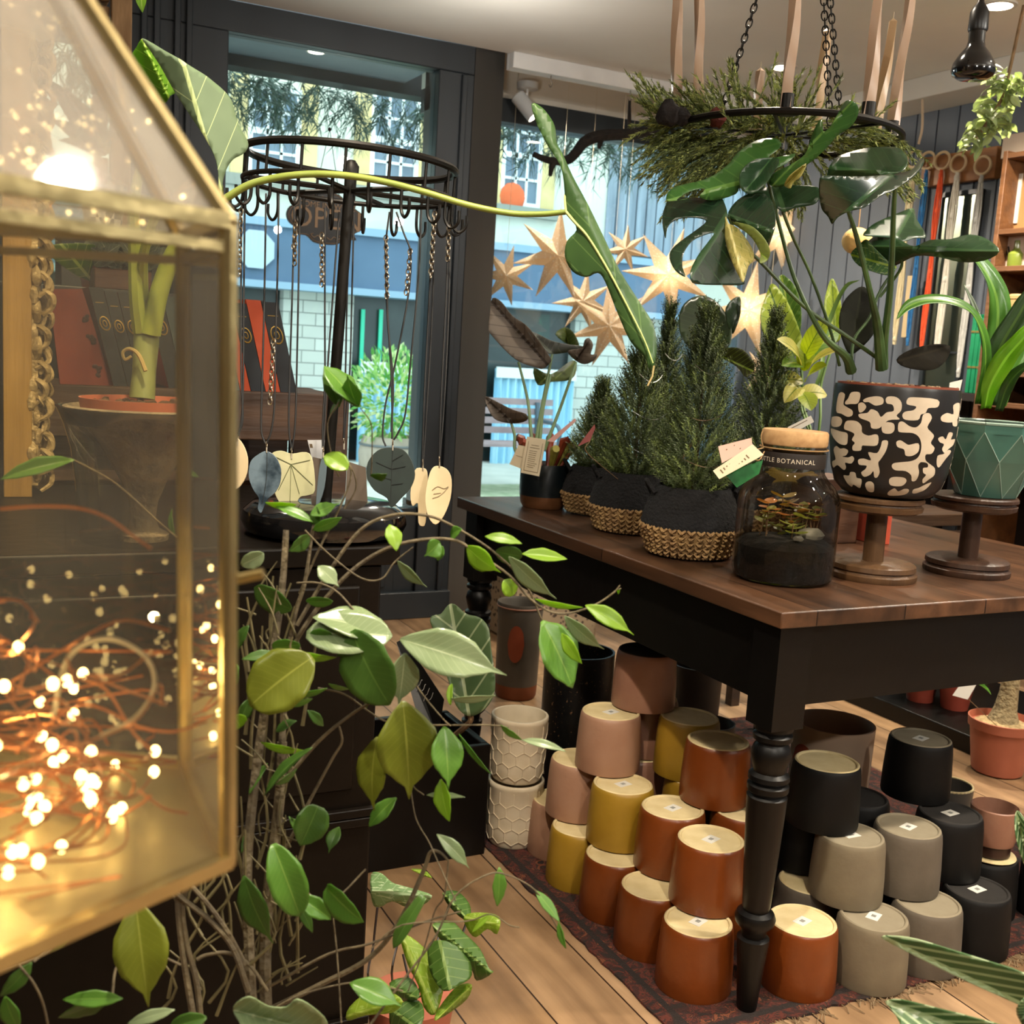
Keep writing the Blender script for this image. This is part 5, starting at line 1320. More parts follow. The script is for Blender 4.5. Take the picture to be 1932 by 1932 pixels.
# swivel spotlight
c = PY(986, 172, YB - 0.05)
sl = thing('swivel_spotlight', 'white swivel spotlight tucked in the corner of the bay by the pillar', 'spotlight', c)
MB().lathe([(0.05, 0), (0.05, 0.03), (0, 0.03)], c + V((0, -0.05, 0)), 24).build('ceiling_plate', m_white, sl)
a = c + V((0, -0.05, -0.02)); ax = V((0.6, -0.45, -0.8)).normalized()
MB().tube([c + V((0, -0.05, 0)), a + V((0, 0, -0.03))], 0.006).build('arm', m_white, sl)
a2 = a + V((0, 0, -0.06)) - ax * 0.07
MB().lathe([(0.03, 0), (0.036, 0.004), (0.036, 0.13), (0.033, 0.13), (0.033, 0.12)], a2, 24, axis=ax, caps=False).lathe([(0, 0), (0.03, 0)], a2, 24, axis=ax, caps=False).build('housing', m_white, sl)
MB().lathe([(0, 0.118), (0.033, 0.118)], a2, 24, axis=ax, caps=False).build('lamp_face', emis('lit spotlight', '#fff2d8', 14), sl)
light('swivel_beam', 'SPOT', a2 + ax * 0.15, 60, WARM, 0.03, PY(1250, 560, 4.7), 120)

# ---------------------------------------------------------------- chandelier of candles
m_irn = mat('black iron', '#15130f', '#1d1a16', rough=0.45, metal=0.6)
m_can = mat('dusty rose candle wax', '#b89a80', '#caae94', scale=4, rough=0.35)
m_cany = mat('honey cream candle wax', '#cfae86', '#dcc09a', scale=4, rough=0.35)
CH = D(1480, 256, 2.3); CR = 0.232
ch = thing('candle_chandelier', 'round black iron candle chandelier hanging on chains over the table', 'chandelier', CH)
MB().torus(CH, CR, 0.007, n=48).build('ring', m_irn, ch)
hub = CH + V((0, 0, 0.62))
cm = MB()
vr = V((VIEW_R.x, VIEW_R.y, 0)).normalized(); vf = V((-VIEW_B.x, -VIEW_B.y, 0)).normalized()
for a in (pi * 1.02, 0.35, 0.0 - 1.15):
    p = CH + vr * CR * cos(a) * 0.62 + vf * CR * sin(a) * 0.62; cm.chain(p, hub, 0.021, 0.012, 0.0016)
cm.build('chain', m_irn, ch)
MB().tube([hub, V((hub.x, hub.y, ZC))], 0.004).lathe([(0.05, 0), (0.05, -0.02), (0.01, -0.035)], V((hub.x, hub.y, ZC)), 20).build('ceiling_rod', m_irn, ch)
cross = MB()
for a in (0.2, 0.2 + pi / 3, 0.2 + 2 * pi / 3): cross.bar(CH + vr * CR * cos(a) + vf * CR * sin(a), CH - vr * CR * cos(a) - vf * CR * sin(a), 0.006, 0.004)
cross.build('crossbar', m_irn, ch)
CN = [(1266, 172, 1258, -0.3, 0), (1322, 196, 1312, 0.2, 0), (1333, 160, 1344, 1, 1), (1443, 182, 1458, -0.8, 0), (1468, 170, 1478, 1, 1), (1592, 214, 1608, -0.8, 0), (1578, 205, 1604, 0.9, 2), (1678, 218, 1712, -0.1, 0), (1672, 240, 1714, 0.9, 2)]
GC = 'taper candles of the chandelier'
names = ['leftmost tall candle of the chandelier', 'second tall candle from the left on the chandelier', 'short pointed candle behind the second one from the left', 'tall candle left of the middle of the chandelier in its black cup', 'short darker candle just behind the middle candle', 'tall candle right of the middle chain', 'translucent pale candle behind the one right of the chain', 'rightmost tall candle of the chandelier above a black saucer', 'pale curved candle behind the rightmost one']
for i, (px, py, tx, far, kind) in enumerate(CN):
    # place on the ring: x offset from the pixel, near or far half
    off = (px - 1480) * 2.3 / F; off = max(-CR * 0.98, min(CR * 0.98, off)); dd = sqrt(max(0, CR * CR - off * off)) * (1 if far > 0 else -1)
    b0 = CH + vr * off + vf * dd * abs(far)
    cup = MB().lathe([(0.028, 0.004), (0.03, 0.006), (0.013, 0.008), (0.0135, 0.04), (0.0115, 0.04)], b0, 20, caps=False).lathe([(0, 0.004), (0.028, 0.004)], b0, 20, caps=False)
    cup.build('candle_cup', m_irn, ch)
    h = (0.27, 0.17, 0.25)[kind]; lean = vr * ((tx - px) - (px - 93) / 15000 * 200) * 2.2 / F * 0.75
    P = [b0 + V((0, 0, 0.012 + h * k / 10)) + lean * (k / 10) * (h / .25) + vr * 0.0012 * sin(k * 0.9 + i) for k in range(11)]
    cnd = MB(); n = 4; vs = []; fs = []
    for k, p in enumerate(P):
        tw_ = k * 0.16 + i; rr = 0.0125 * (1 - 0.025 * k)
        for j in range(8):
            a = 2 * pi * j / 8 + tw_; r2 = rr * (1.12 if j % 2 == 0 else 0.86); vs.append(p + V((cos(a) * r2, sin(a) * r2, 0)))
    for k in range(10):
        for j in range(8): l = (j + 1) % 8; fs.append((k * 8 + j, k * 8 + l, (k + 1) * 8 + l, (k + 1) * 8 + j))
    fs.append(tuple(reversed(range(8)))); vs.append(P[-1] + V((0, 0, 0.008)))
    for j in range(8): fs.append((80 + j, 80 + (j + 1) % 8, 88))
    cnd.add(vs, fs)
    t = thing('taper_candle', names[i], 'candle', b0 + V((0, 0, 0.012)), GC)
    cnd.build('wax', m_cany if kind == 2 else m_can, t, angle=25)
    MB().tube([P[-1], P[-1] + V((0, 0, 0.02))], 0.0008, 4).build('wick', m_card, t)
# juniper wound round the ring
m_jun = [mat('juniper', '#78854e', '#8e9c5c', scale=30, rough=0.7), mat('juniper fresh', '#a4b062', '#b8c272', scale=30, rough=0.7), mat('juniper dark', '#4c5834', '#5c683e', scale=30, rough=0.7)]
jm = MB(); rnd = random.Random(7)
def sprig(mb, p, d, L, droop, mats, nn=26, ln=0.011):
    d = d.normalized(); pts = [p]
    for k in range(6):
        d = (d + V((rnd.uniform(-.15, .15), rnd.uniform(-.15, .15), -droop))).normalized(); pts.append(pts[-1] + d * L / 6)
    mb.tube(pts, [0.0016, 0.0006], 3, mi=2)
    for j in range(nn):
        s = rnd.random() * 5.99; k = int(s); b0 = pts[k].lerp(pts[k + 1], s - k); dd = (pts[k + 1] - pts[k]).normalized()
        x = dd.orthogonal().normalized(); y = dd.cross(x); a = rnd.uniform(0, 6.28); rd = x * cos(a) + y * sin(a); e = b0 + (rd * 0.7 + dd) * ln * rnd.uniform(.8, 1.8); sd = dd.cross(rd) * 0.0019
        mb.add([b0 - sd, b0 + sd, e], [(0, 1, 2)], mats[rnd.randrange(len(mats))])
for i in range(46):
    a = rnd.uniform(0, 2 * pi)
    dens = 0.35 + 0.65 * (cos(a - 2.6) > -0.2)
    if rnd.random() > dens: continue
    p = CH + vr * CR * cos(a) + vf * CR * sin(a) + V((0, 0, rnd.uniform(-.03, .012)))
    d = V((cos(a), sin(a), 0)).normalized(); out = vr * cos(a) + vf * sin(a)
    up = rnd.random() < 0.14
    sprig(jm, p, out * rnd.uniform(.2, 1) + V((rnd.uniform(-.6, .6), rnd.uniform(-.6, .6), 0.6 if up else rnd.uniform(-1.0, 0.1))), rnd.uniform(0.06, 0.11), 0.0 if up else 0.2, [0, 0, 1, 1, 2], nn=60, ln=0.0075)
for (px, py, n, L) in ((1200, 150, 12, .12), (1225, 190, 14, .1), (1370, 145, 14, .12), (1320, 165, 20, .1), (1290, 190, 26, .1), (1290, 250, 34, .11), (1310, 300, 34, .13), (1318, 335, 24, .11), (1225, 262, 14, .11), (1385, 258, 26, .10), (1495, 180, 14, .12), (1500, 250, 30, .11), (1450, 215, 40, .09), (1455, 275, 28, .11), (1480, 310, 12, .11), (1610, 240, 24, .10), (1640, 262, 22, .11), (1690, 285, 24, .11), (1650, 205, 8, .1)):
    p0 = D(px + 20, py, 2.28)
    for i in range(n):
        tgt = D(px + rnd.uniform(-40, 40), py + rnd.uniform(-30, 50), 2.28 + rnd.uniform(-.06, .06)); src = CH + (tgt - CH) * 0.75
        src.z = min(src.z, tgt.z + 0.03) if py > 212 else CH.z + 0.01
        sprig(jm, src, tgt - src + V((0, 0, 0.002)), L * rnd.uniform(.7, 1.1), 0.12 if py > 212 else 0.0, [0, 1, 1, 2], nn=70, ln=0.0075)
tag(jm.build('juniper_garland', m_jun, flat=True), 'feathery green juniper wound around the ring of the candle chandelier', 'garland')
for k, (px, py, r, lb) in enumerate(((1262, 214, .024, 'large near black dried seed head at the left end of the chandelier'), (1286, 220, .017, 'smaller near black seed head right beside the large one'), (1354, 222, .018, 'dark red dried flower on the chandelier ring below the second candle'))):
    tag(MB().ball(D(px, py, 2.2), r, jit=0.4, seed=k, nu=12, nv=8).build('dried_flower_head', mat('near black seed head', '#120e0d', '#1f1816', scale=60, rough=0.9, bump=1) if k < 2 else mat('dark red flower', '#4a201c', '#6a3028', scale=60, rough=0.9, bump=1)), lb, 'dried flower')
# ---------------------------------------------------------------- black pendant bulb
c = D(1834, 150, 2.62)
pe = thing('pendant_bulb', 'black reflector bulb hanging from its holder at the top right', 'hanging lamp', c)
MB().lathe([(0, 0.0), (0.035, 0.002), (0.047, 0.010), (0.050, 0.020), (0.047, 0.036), (0.035, 0.056), (0.022, 0.072), (0.019, 0.085), (0.019, 0.108)], c, 40).build('bulb', mat('gloss black bulb', '#0b0b0c', rough=0.12, coat=0.5), pe)
MB().lathe([(0.021, 0.108), (0.0225, 0.112), (0.0215, 0.15), (0.016, 0.162), (0.008, 0.172), (0.006, 0.19)], c, 28).build('holder', mat('black holder', '#0f0e0e', rough=0.35), pe)
MB().tube([c + V((0, 0, 0.185)), V((c.x, c.y, ZC))], 0.0035).build('cable', m_irn, pe)

# ---------------------------------------------------------------- right wall: macrame rail and shelves
XW = 3.86
def XWp(px, py, x=XW): return PX(px, py, x)
m_pine_ = woodmat('orange pine', '#8a5a30', '#a8713f', 'y', 0.5)
a = XWp(1742, 290); b2_ = XWp(1874, 345)
rail = thing('hanger_rail', 'pine board with wooden rings on the right wall', 'wall rail', (XW, (a.y + b2_.y) / 2, b2_.z))
MB().box((XW, b2_.y, XWp(1800, 345).z), (XR - 0.001, a.y, XWp(1800, 288).z)).build('board', m_pine_, rail, bevel=0.003)
m_rng = mat('pale beech ring', '#cdb288', '#d8c09a', rough=0.5)
MC = [(1750, 303, 652, '#1f5f96', '#2c6fa8', 'bright blue macrame plant hanger on a wooden ring', .028), (1778, 303, 668, '#d4502a', '#e05c34', 'bright orange macrame plant hanger on a wooden ring', .03), (1808, 308, 690, '#cfcabc', '#dcd8cc', 'cream white macrame plant hanger between the orange and grey ones', .036),
      (1854, 312, 712, '#b9b9b6', '#c8c8c4', 'pale grey macrame plant hanger nearest the shelves', .032), (1725, 300, 650, '#cdbf98', '#d8cca8', 'cream macrame plant hanger left of the blue one, leftmost on the rail', .034)]
for (px, py, pb, c1, c2, lb, wd) in MC:
    q = XWp(px, py, XW - 0.02); t = thing('macrame_hanger', lb, 'macrame hanger', q, 'macrame plant hangers on the rail')
    MB().torus(q, 0.036, 0.006, (1, 0.15, 0), n=28).build('ring', m_rng, t)
    zb = XWp(px - (pb - py) * 0.112, pb, XW - 0.02).z; mm = mat('cotton cord', c1, c2, scale=40, rough=0.95, bump=0.4, bscale=120)
    mb = MB(); z0 = q.z - 0.036; H_ = z0 - zb
    for k in range(5):
        o = (k - 2) * wd / 4.2
        P = []
        for j in range(13):
            u = j / 12; sq = 0.35 + 0.65 * abs(sin(u * pi * 2.0 + 0.2)) if u < 0.5 else 0.8
            P.append(V((q.x + 0.003 * sin(k * 2 + j), q.y + o * (sq if 0 < u < 1 else 0.3), z0 - H_ * u)))
        mb.tube(P, wd / 7.5, 6)
    mb.build('cords', mm, t)
    for u in (0.03, 0.22, 0.55, 0.97): kn = MB().ball(V((q.x, q.y, z0 - H_ * u)), wd * 0.36, sq=(0.7, 1, 1.3), jit=0.1, seed=int(u * 10)); kn.build('knot', mm, t)
# shelf unit
m_sh = woodmat('brown shelf wood', '#5a3a22', '#78502f', 'y', 0.5)
m_shb = mat('dark shelf back', '#1c1410', rough=0.8)
SX0 = 3.58
y1 = PX(1868, 500, SX0).y
su = thing('shelf_unit', 'brown wooden shelf unit against the right wall at the frame edge', 'shelves', (3.74, y1 - 0.5, 0))
SY0 = y1 - 1.1
MB().box((SX0, y1 - 0.02, 0), (XR - 0.002, y1, 2.06)).build('side_panel', m_sh, su, bevel=0.002)
MB().box((SX0, SY0, 0), (XR - 0.002, SY0 + 0.02, 2.06)).build('side_panel', m_sh, su, bevel=0.002)
MB().box((XR - 0.012, SY0 + 0.02, 0), (XR - 0.002, y1 - 0.02, 2.05)).build('back_panel', m_shb, su)
shz = []
for py in (290, 432, 502, 590, 700, 760, 900):
    z = PX(1895, py, SX0).z; shz.append(z)
    MB().box((SX0, SY0 + 0.02, z - 0.02), (XR - 0.012, y1 - 0.02, z)).build('shelf', m_sh, su, bevel=0.002)
def shelf_box(px0, px1, py0, zi, x0, x1, m, name, label, cat_, group=None, extra=None):
    ya = PX(px0, 500, x0).y; yb = PX(px1, 500, x0).y; z = shz[zi]; zt_ = PX((px0 + px1) / 2, py0, x0).z
    o = MB().box((x0, yb, z + 0.0005), (x1, ya, zt_)).build(name, m, bevel=0.002)
    return tag(o, label, cat_, group)
shelf_box(1886, 1945, 328, 1, 3.66, 3.70, mat('brown kraft card', '#9a7446', rough=0.8), 'kraft_card_box', 'tall kraft box with a white sheet on the front, upper shelf', 'box')
p = PX(1905, 360, 3.655); MBs = MB().box((3.655, p.y - 0.05, shz[1] + 0.03), (3.6595, p.y + 0.05, p.z + 0.06))
tag(MBs.build('paper_sheet', mat('white sheet', '#d6d2c8', rough=0.8)), 'white printed sheet leaning on the kraft box', 'paper')
shelf_box(1888, 1950, 444, 2, 3.64, 3.72, mat('pale pink box card', '#cdb8ac', rough=0.7), 'scissors_box', 'pale pink boxed tool set with scissors picture on the shelf', 'box')
p = PX(1899, 480, 3.637)
sc_ = MB(); sc_.bar((3.637, p.y + 0.01, p.z + 0.03), (3.637, p.y - 0.012, p.z - 0.02), 0.003, 0.004, (1, 0, 0)); sc_.bar((3.637, p.y - 0.004, p.z + 0.03), (3.637, p.y - 0.02, p.z - 0.02), 0.003, 0.004, (1, 0, 0))
tag(sc_.build('small_scissors', mat('dark steel', '#3a3a3a', rough=0.4, metal=1)), 'pair of small dark scissors fixed on the pale pink box', 'scissors')
c = PX(1922, 500, 3.66); c = V((3.64, c.y, shz[2] + 0.0005))
tag(MB().lathe([(0, 0), (0.028, 0), (0.03, 0.01), (0.03, 0.05), (0.012, 0.07), (0.011, 0.10), (0.0, 0.10)], c, 20).build('green_bottle', mat('olive green glass', '#7a8a38', rough=0.15, coat=0.5)), 'small green bottle in front of the pale pink box', 'bottle')
for k, px in enumerate((1898, 1921)):
    c = V((3.64, PX(px, 580, 3.64).y, shz[3] + 0.0005)); r = 0.03 if k == 0 else 0.036
    t = thing('wooden_jar', ('left lidded pale wooden jar on the shelf under the pink box', 'right lidded pale wooden jar on the shelf under the pink box')[k], 'jar', c, 'lidded wooden jars')
    MB().lathe([(0, 0), (r, 0), (r, 0.05), (r * 0.9, 0.052)], c, 20).build('body', mat('pale wood', '#b8935f', '#c9a672', rough=0.5), t)
    MB().lathe([(r * 0.7, 0.052), (r * 1.05, 0.054), (r * 1.05, 0.066), (r * 0.9, 0.072), (0, 0.072)], c, 20).build('lid', mat('pale wood', '#b8935f', '#c9a672', rough=0.5), t)
m_gpk = mat('emerald packet', '#157a50', '#1d8f60', scale=10, rough=0.4)
for k in range(4):
    z = PX(1822, 742, SX0 + 0.02).z
for k in range(4):
    px = 1822 + k * 9
# green striped packets stand on a low shelf left of the unit
ya = XWp(1846, 740, 3.62).y; yb2 = XWp(1812, 740, 3.62).y
lz = XWp(1828, 742, 3.62).z
lsh = thing('low_wall_shelf', 'low dark shelf on the right wall carrying the emerald packets', 'shelf', (3.7, (ya + yb2) / 2, lz - 0.03))
MB().box((3.58, y1 + 0.001, lz - 0.03), (XR - 0.001, yb2 + 0.30, lz)).build('board', m_shb, lsh)
MB().box((3.62, yb2 + 0.26, 0), (XR - 0.001, yb2 + 0.29, lz - 0.03)).build('upright', m_shb, lsh)
for k in range(4):
    yy = ya + (yb2 - ya) * (k + 0.08) / 4.0
    hgt = XWp(1835, 600 - 8 * (k == 3), 3.64).z
    o = MB().box((3.64, yy, lz + 0.0005), (3.70, yy + (yb2 - ya) / 4.6, hgt)).build('emerald_packet', m_gpk, bevel=0.002)
    tag(o, ('emerald green striped packet nearest the shelf unit', 'second emerald striped packet from the shelf unit', 'third emerald striped packet from the shelf unit', 'emerald green striped packet farthest from the shelf unit')[k], 'packet', 'emerald packets on the wall shelf')
    MB().box((3.6385, yy, lz + 0.10), (3.6398, yy + (yb2 - ya) / 4.6, lz + 0.108)).box((3.6385, yy, lz + 0.24), (3.6398, yy + (yb2 - ya) / 4.6, lz + 0.248)).build('gold_line', mat('gold foil', '#c9b06a', rough=0.3, metal=0.8), o)
# cluttered glass and frames behind the hangers
for (px0, px1, py0, py1, cc_, lb, nm) in ((1700, 1722, 520, 636, '#c2ab82', 'narrow unpainted wooden board leaning on the right wall behind the petioles', 'wooden_board'),):
    a = XWp(px0, py1, 3.84); b_ = XWp(px1, py0, 3.84)
    tag(MB().box((3.84, min(a.y, b_.y), a.z), (3.855, max(a.y, b_.y), b_.z)).build(nm, mat('raw board', cc_, rough=0.7)), lb, 'board')
a = XWp(1728, 760, 3.87); b_ = XWp(1850, 355, 3.87)
fm = thing('wall_mirror', 'dark framed mirror on the right wall behind the macrame hangers', 'mirror', (3.87, (a.y + b_.y) / 2, a.z))
ylo, yhi = min(a.y, b_.y), max(a.y, b_.y)
f_ = MB(); f_.box((3.87, ylo, a.z), (XR - 0.001, ylo + 0.02, b_.z)); f_.box((3.87, yhi - 0.02, a.z), (XR - 0.001, yhi, b_.z)); f_.box((3.87, ylo, b_.z - 0.02), (XR - 0.001, yhi, b_.z)); f_.box((3.87, ylo, a.z), (XR - 0.001, yhi, a.z + 0.02))
for k in (1, 2, 3): f_.box((3.872, ylo, a.z + (b_.z - a.z) * k / 4 - 0.004), (XR - 0.001, yhi, a.z + (b_.z - a.z) * k / 4 + 0.004))
f_.build('frame', m_dark, fm)
mirr, nt, b = newmat('silvered glass'); b.inputs['Metallic'].default_value = 1; b.inputs['Roughness'].default_value = 0.3; b.inputs['Base Color'].default_value = (0.2, 0.22, 0.17, 1)
MB().box((3.88, ylo + 0.02, a.z + 0.02), (3.89, yhi - 0.02, b_.z - 0.02)).build('glass', mirr, fm)
# hanging foliage high on the right
hb = MB(); rnd = random.Random(31)
for (ox, oy) in ((1890, 175), (1870, 210), (1860, 240), (1840, 262), (1895, 150), (1915, 165), (1880, 230)):
    for i in range(30):
        p = D(ox + rnd.uniform(-22, 22), oy + rnd.uniform(-22, 22), 3.5 + rnd.uniform(-.1, .1)); d = V((rnd.uniform(-1, 1), rnd.uniform(-1, 1), rnd.uniform(-1.2, 0.2))).normalized() * rnd.uniform(.03, .06)
        hb.leaf(p, p + d, 0.025, V((rnd.uniform(-1, 1), rnd.uniform(-1, 1), 1)), 'lance', n=4, m=1, mi=rnd.randrange(2), arch=0.15)
c = D(1915, 150, 3.5)
hp = thing('hanging_greenery', 'bunch of dry green leaves hanging from the ceiling above the shelves', 'dried plant', c)
hb.build('leaves', [leafmat('dry sage leaf', '#66754a', '#7c8a5c', trans=0.2, rough=0.7), leafmat('dry green leaf', '#8a9868', '#9dac7a', trans=0.2, rough=0.7)], hp)
MB().tube(cat([D(1838, 270, 3.5), D(1866, 225, 3.5), D(1895, 170, 3.5), V((c.x, c.y, 2.36))]), 0.006, 6).build('stem', m_bark, hp)
sbx = MB().box((3.66, PX(1932, 260, 3.66).y - 0.1, shz[0] + 0.0005), (3.82, PX(1892, 260, 3.66).y, shz[0] + 0.09)); tag(sbx.build('cream_storage_box', mat('cream box', '#cbb8a6', rough=0.7), bevel=0.003), 'cream box with dark trim lying on top of the shelf unit', 'box')
tg = PX(1740, 190, 3.7)
hc = MB().tube(cat([V((tg.x, tg.y, 2.36)), PX(1740, 240, 3.7), PX(1733, 272, 3.7)]), 0.006, 6); tag(hc.build('cream_rope', mat('cream cord', '#c0ab90', rough=0.9)), 'thin cream cord hanging from the beam left of the macrame rail', 'cord')
hc = D(1617, 455, 4.1)
lg = thing('straw_lantern', 'small yellow round lantern glimpsed behind the monstera by the blue wall', 'lantern', hc)
MB().ball(hc, 0.055, sq=(1, 1, 0.9), nu=16, nv=10).build('shade', mat('straw shade', '#c9a25c', '#d8b470', scale=30, rough=0.8, bump=0.5), lg)
MB().tube([hc + V((0, 0, 0.05)), V((hc.x, hc.y, ZC))], 0.002).build('cord', m_tw, lg)
# ---------------------------------------------------------------- things on the floor by the window and under the table
def lat(o, c, prof, m, n=40, parent=None, name='body', **k): return MB().lathe(prof, c, n, **k).build(name, m, parent)
m_crm = mat('cream stoneware', '#cbbca0', '#d6c8ae', scale=20, rough=0.45, bump=0.05)
m_crmi = mat('cream stoneware inside', '#a89980', rough=0.6)
for k in range(2):
    c = V((1.223, 2.296, 0.0055 + k * 0.163))
    t = thing('honeycomb_pot', ('cream honeycomb relief pot standing on the rug, lower of the two stacked', 'cream honeycomb relief pot stacked open side up on another, beside the black planter')[k], 'plant pot', c, 'cream honeycomb pots')
    R1, H1 = 0.068, 0.160
    lat(t, c, [(0, 0.001), (R1 * 0.86, 0.001), (R1 * 0.92, 0.008), (R1 * 0.97, 0.05), (R1, H1 - 0.014), (R1 * 1.03, H1 - 0.010), (R1 * 1.03, H1 - 0.002), (R1 * 1.01, H1), (R1 * 0.93, H1), (R1 * 0.9, H1 - 0.02), (R1 * 0.88, 0.02), (0, 0.02)], m_crm, 48, t, caps=False)
    hx_ = MB(); nh = 12; s_ = 2 * pi * R1 / nh / sqrt(3)
    def hp_(a, z):
        rr = R1 * (0.955 + 0.045 * min(1, z / H1)) + 0.001
        return c + V((rr * cos(a), rr * sin(a), z))
    da = 2 * pi / nh
    for row in range(4):
        z = 0.034 + row * s_ * 1.5
        for i in range(nh):
            a = (i + 0.5 * (row % 2)) * da
            hx_.tube([hp_(a - da / 2, z - s_ / 2), hp_(a, z - s_)], 0.0013, 4); hx_.tube([hp_(a, z - s_), hp_(a + da / 2, z - s_ / 2)], 0.0013, 4)
            hx_.tube([hp_(a - da / 2, z - s_ / 2), hp_(a - da / 2, z + s_ / 2 if row < 3 else H1 - 0.016)], 0.0013, 4)
    hx_.build('honeycomb_relief', m_crm, t)
    
# black trough planter with fiddle leaf
bx0, bx1, by0, by1 = 0.80, 1.129, 2.256, 2.52
bz = PY(925, 1405, by0).z
tr_ = thing('black_planter_box', 'low black wooden planter box on the floor in front of the shop window', 'planter', (0.96, 2.4, 0))
MB().box((bx0, by0, 0), (bx1, by0 + 0.018, bz)).box((bx0, by1 - 0.018, 0), (bx1, by1, bz)).box((bx0, by0 + 0.018, 0), (bx0 + 0.018, by1 - 0.018, bz)).box((bx1 - 0.018, by0 + 0.018, 0), (bx1, by1 - 0.018, bz)).box((bx0 + 0.018, by0 + 0.018, 0.01), (bx1 - 0.018, by1 - 0.018, 0.03)).build('box', m_black, tr_, bevel=0.003)
MB().box((bx0 + 0.018, by0 + 0.018, 0.03), (bx1 - 0.018, by1 - 0.018, bz - 0.05)).build('soil', m_soil, tr_)
fc = D(878, 1370, 2.72); fc = V((1.06, 2.40, bz - 0.05))
fl = thing('fiddle_leaf_plant', 'young fiddle leaf plant with two big veined leaves in the black planter box', 'houseplant', fc)
m_fid = leafmat('fiddle leaf', '#4c6440', '#5a7048', vein='#a3b088', nveins=4.5, rough=0.4, trans=0.2, mid=0.05, vs=0.8, slant=1.3)
blade([(880, 1350), (860, 1330), (848, 1290), (835, 1250), (825, 1200), (812, 1175), (815, 1162), (832, 1158), (845, 1142), (858, 1140), (880, 1158), (905, 1165), (922, 1185), (926, 1220), (932, 1260), (934, 1300), (922, 1330), (900, 1348)], ((885, 1350), (850, 1142)), m_fid, 2.60, 2.66, fl, fold=-0.05)
blade([(812, 1172), (822, 1160), (850, 1166), (846, 1186), (826, 1200)], ((846, 1190), (815, 1165)), m_fid, 2.67, 2.7, fl)
MB().tube(cat([fc, D(884, 1365, 2.62), D(886, 1345, 2.61)]), 0.007, 6).build('stem', m_bark, fl)
so = D(790, 1290, 2.56)
card = [D(748, 1212, 2.60), D(762, 1204, 2.60), D(838, 1320, 2.52), D(826, 1392, 2.52), D(800, 1392, 2.52)]
MBc = MB().prism(card, VIEW_B * -0.004)
ck = tag(MBc.build('chalk_sign', mat('black chalk board', '#0c0c0b', rough=0.4), flat=True), 'small black chalk sign tilted in the planter box beside the fiddle leaf', 'sign')
sc2 = MB(); rnd = random.Random(44)
for k in range(9):
    u = k / 9; a = card[0].lerp(card[2], 0.2 + u * 0.7); b_ = card[0].lerp(card[4], 0.2 + u * 0.7)
    P = [a.lerp(b_, 0.15 + 0.7 * j / 9) + V((0, 0, 0.003 * sin(j * 2.1 + k))) + VIEW_B * 0.0006 for j in range(4 + rnd.randrange(5))]
    sc2.tube(P, 0.0008, 3)
sc2.build('chalk_writing', mat('chalk', '#8f8d88', rough=1), ck)
# tall pot, speckled pots
c = PZ(972, 1312, 0)
t = thing('tall_pot', 'tall reddish brown ceramic pot with a rust spot near the window', 'plant pot', c)
lat(t, c, [(0, 0), (0.066, 0), (0.072, 0.01), (0.074, 0.05)], mat('terracotta foot', '#7a4024', '#854a2c', rough=0.6), 36, t, 'foot', caps=False)
lat(t, c, [(0.074, 0.05), (0.078, 0.29), (0.082, 0.335), (0.080, 0.34), (0.075, 0.33), (0.070, 0.06)], mat('brown grey glaze', '#4c4842', '#5c564e', scale=6, rough=0.45), 40, t, 'body', caps=False)
cT, tT = c, t
MB().torus(c + V((0, 0, 0.326)), 0.081, 0.003).build('rim_line', mat('pink clay', '#a87864', rough=0.6), t)
c = PZ(1075, 1505, 0); 
t = thing('speckled_pot', 'big black speckled pot standing behind the cream honeycomb pots', 'plant pot', c)
m_spk = mat('black speckled glaze', '#0c0b0a', '#100e0d', scale=70, rough=0.35, detail=2)
m_spk, nt, b = newmat('black speckled glaze'); tc = nd(nt, 'ShaderNodeTexCoord'); n = nd(nt, 'ShaderNodeTexNoise'); n.inputs['Scale'].default_value = 130; nt.links.new(tc.outputs['Object'], n.inputs['Vector'])
r = nd(nt, 'ShaderNodeValToRGB'); r.color_ramp.elements[0].position = 0.66; r.color_ramp.elements[0].color = lin('#0c0b0a'); r.color_ramp.elements[1].position = 0.72; r.color_ramp.elements[1].color = lin('#7a5a40'); nt.links.new(n.outputs['Fac'], r.inputs[0]); nt.links.new(r.outputs[0], b.inputs['Base Color']); b.inputs['Roughness'].default_value = 0.4
zt2 = PY(1075, 1228, c.y).z
lat(t, c, [(0, 0), (0.075, 0), (0.085, 0.02), (0.094, 0.2), (0.094, zt2), (0.088, zt2), (0.085, zt2 - 0.1), (0.07, 0.04), (0, 0.04)], m_spk, 44, t, caps=False)
c = PZ(1010, 1195, 0)
m_ter, nt, b = newmat('speckled basket'); tc = nd(nt, 'ShaderNodeTexCoord'); n = nd(nt, 'ShaderNodeTexVoronoi'); n.inputs['Scale'].default_value = 45; nt.links.new(tc.outputs['Object'], n.inputs['Vector'])
r = nd(nt, 'ShaderNodeValToRGB'); r.color_ramp.elements[0].position = 0.25; r.color_ramp.elements[0].color = lin('#4a4038'); r.color_ramp.elements[1].position = 0.4; r.color_ramp.elements[1].color = lin('#a09078'); nt.links.new(n.outputs['Distance'], r.inputs[0]); nt.links.new(r.outputs[0], b.inputs['Base Color']); b.inputs['Roughness'].default_value = 0.9
t = thing('speckled_basket', 'square stone coloured speckled planter on the floor by the window behind the pots', 'planter', c)
MB().obox(c + V((0.02, 0.0, 0.13)), V((0.2, 0, 0)), V((0, 0.14, 0)), V((0, 0, 0.13))).build('body', m_ter, t, bevel=0.01)
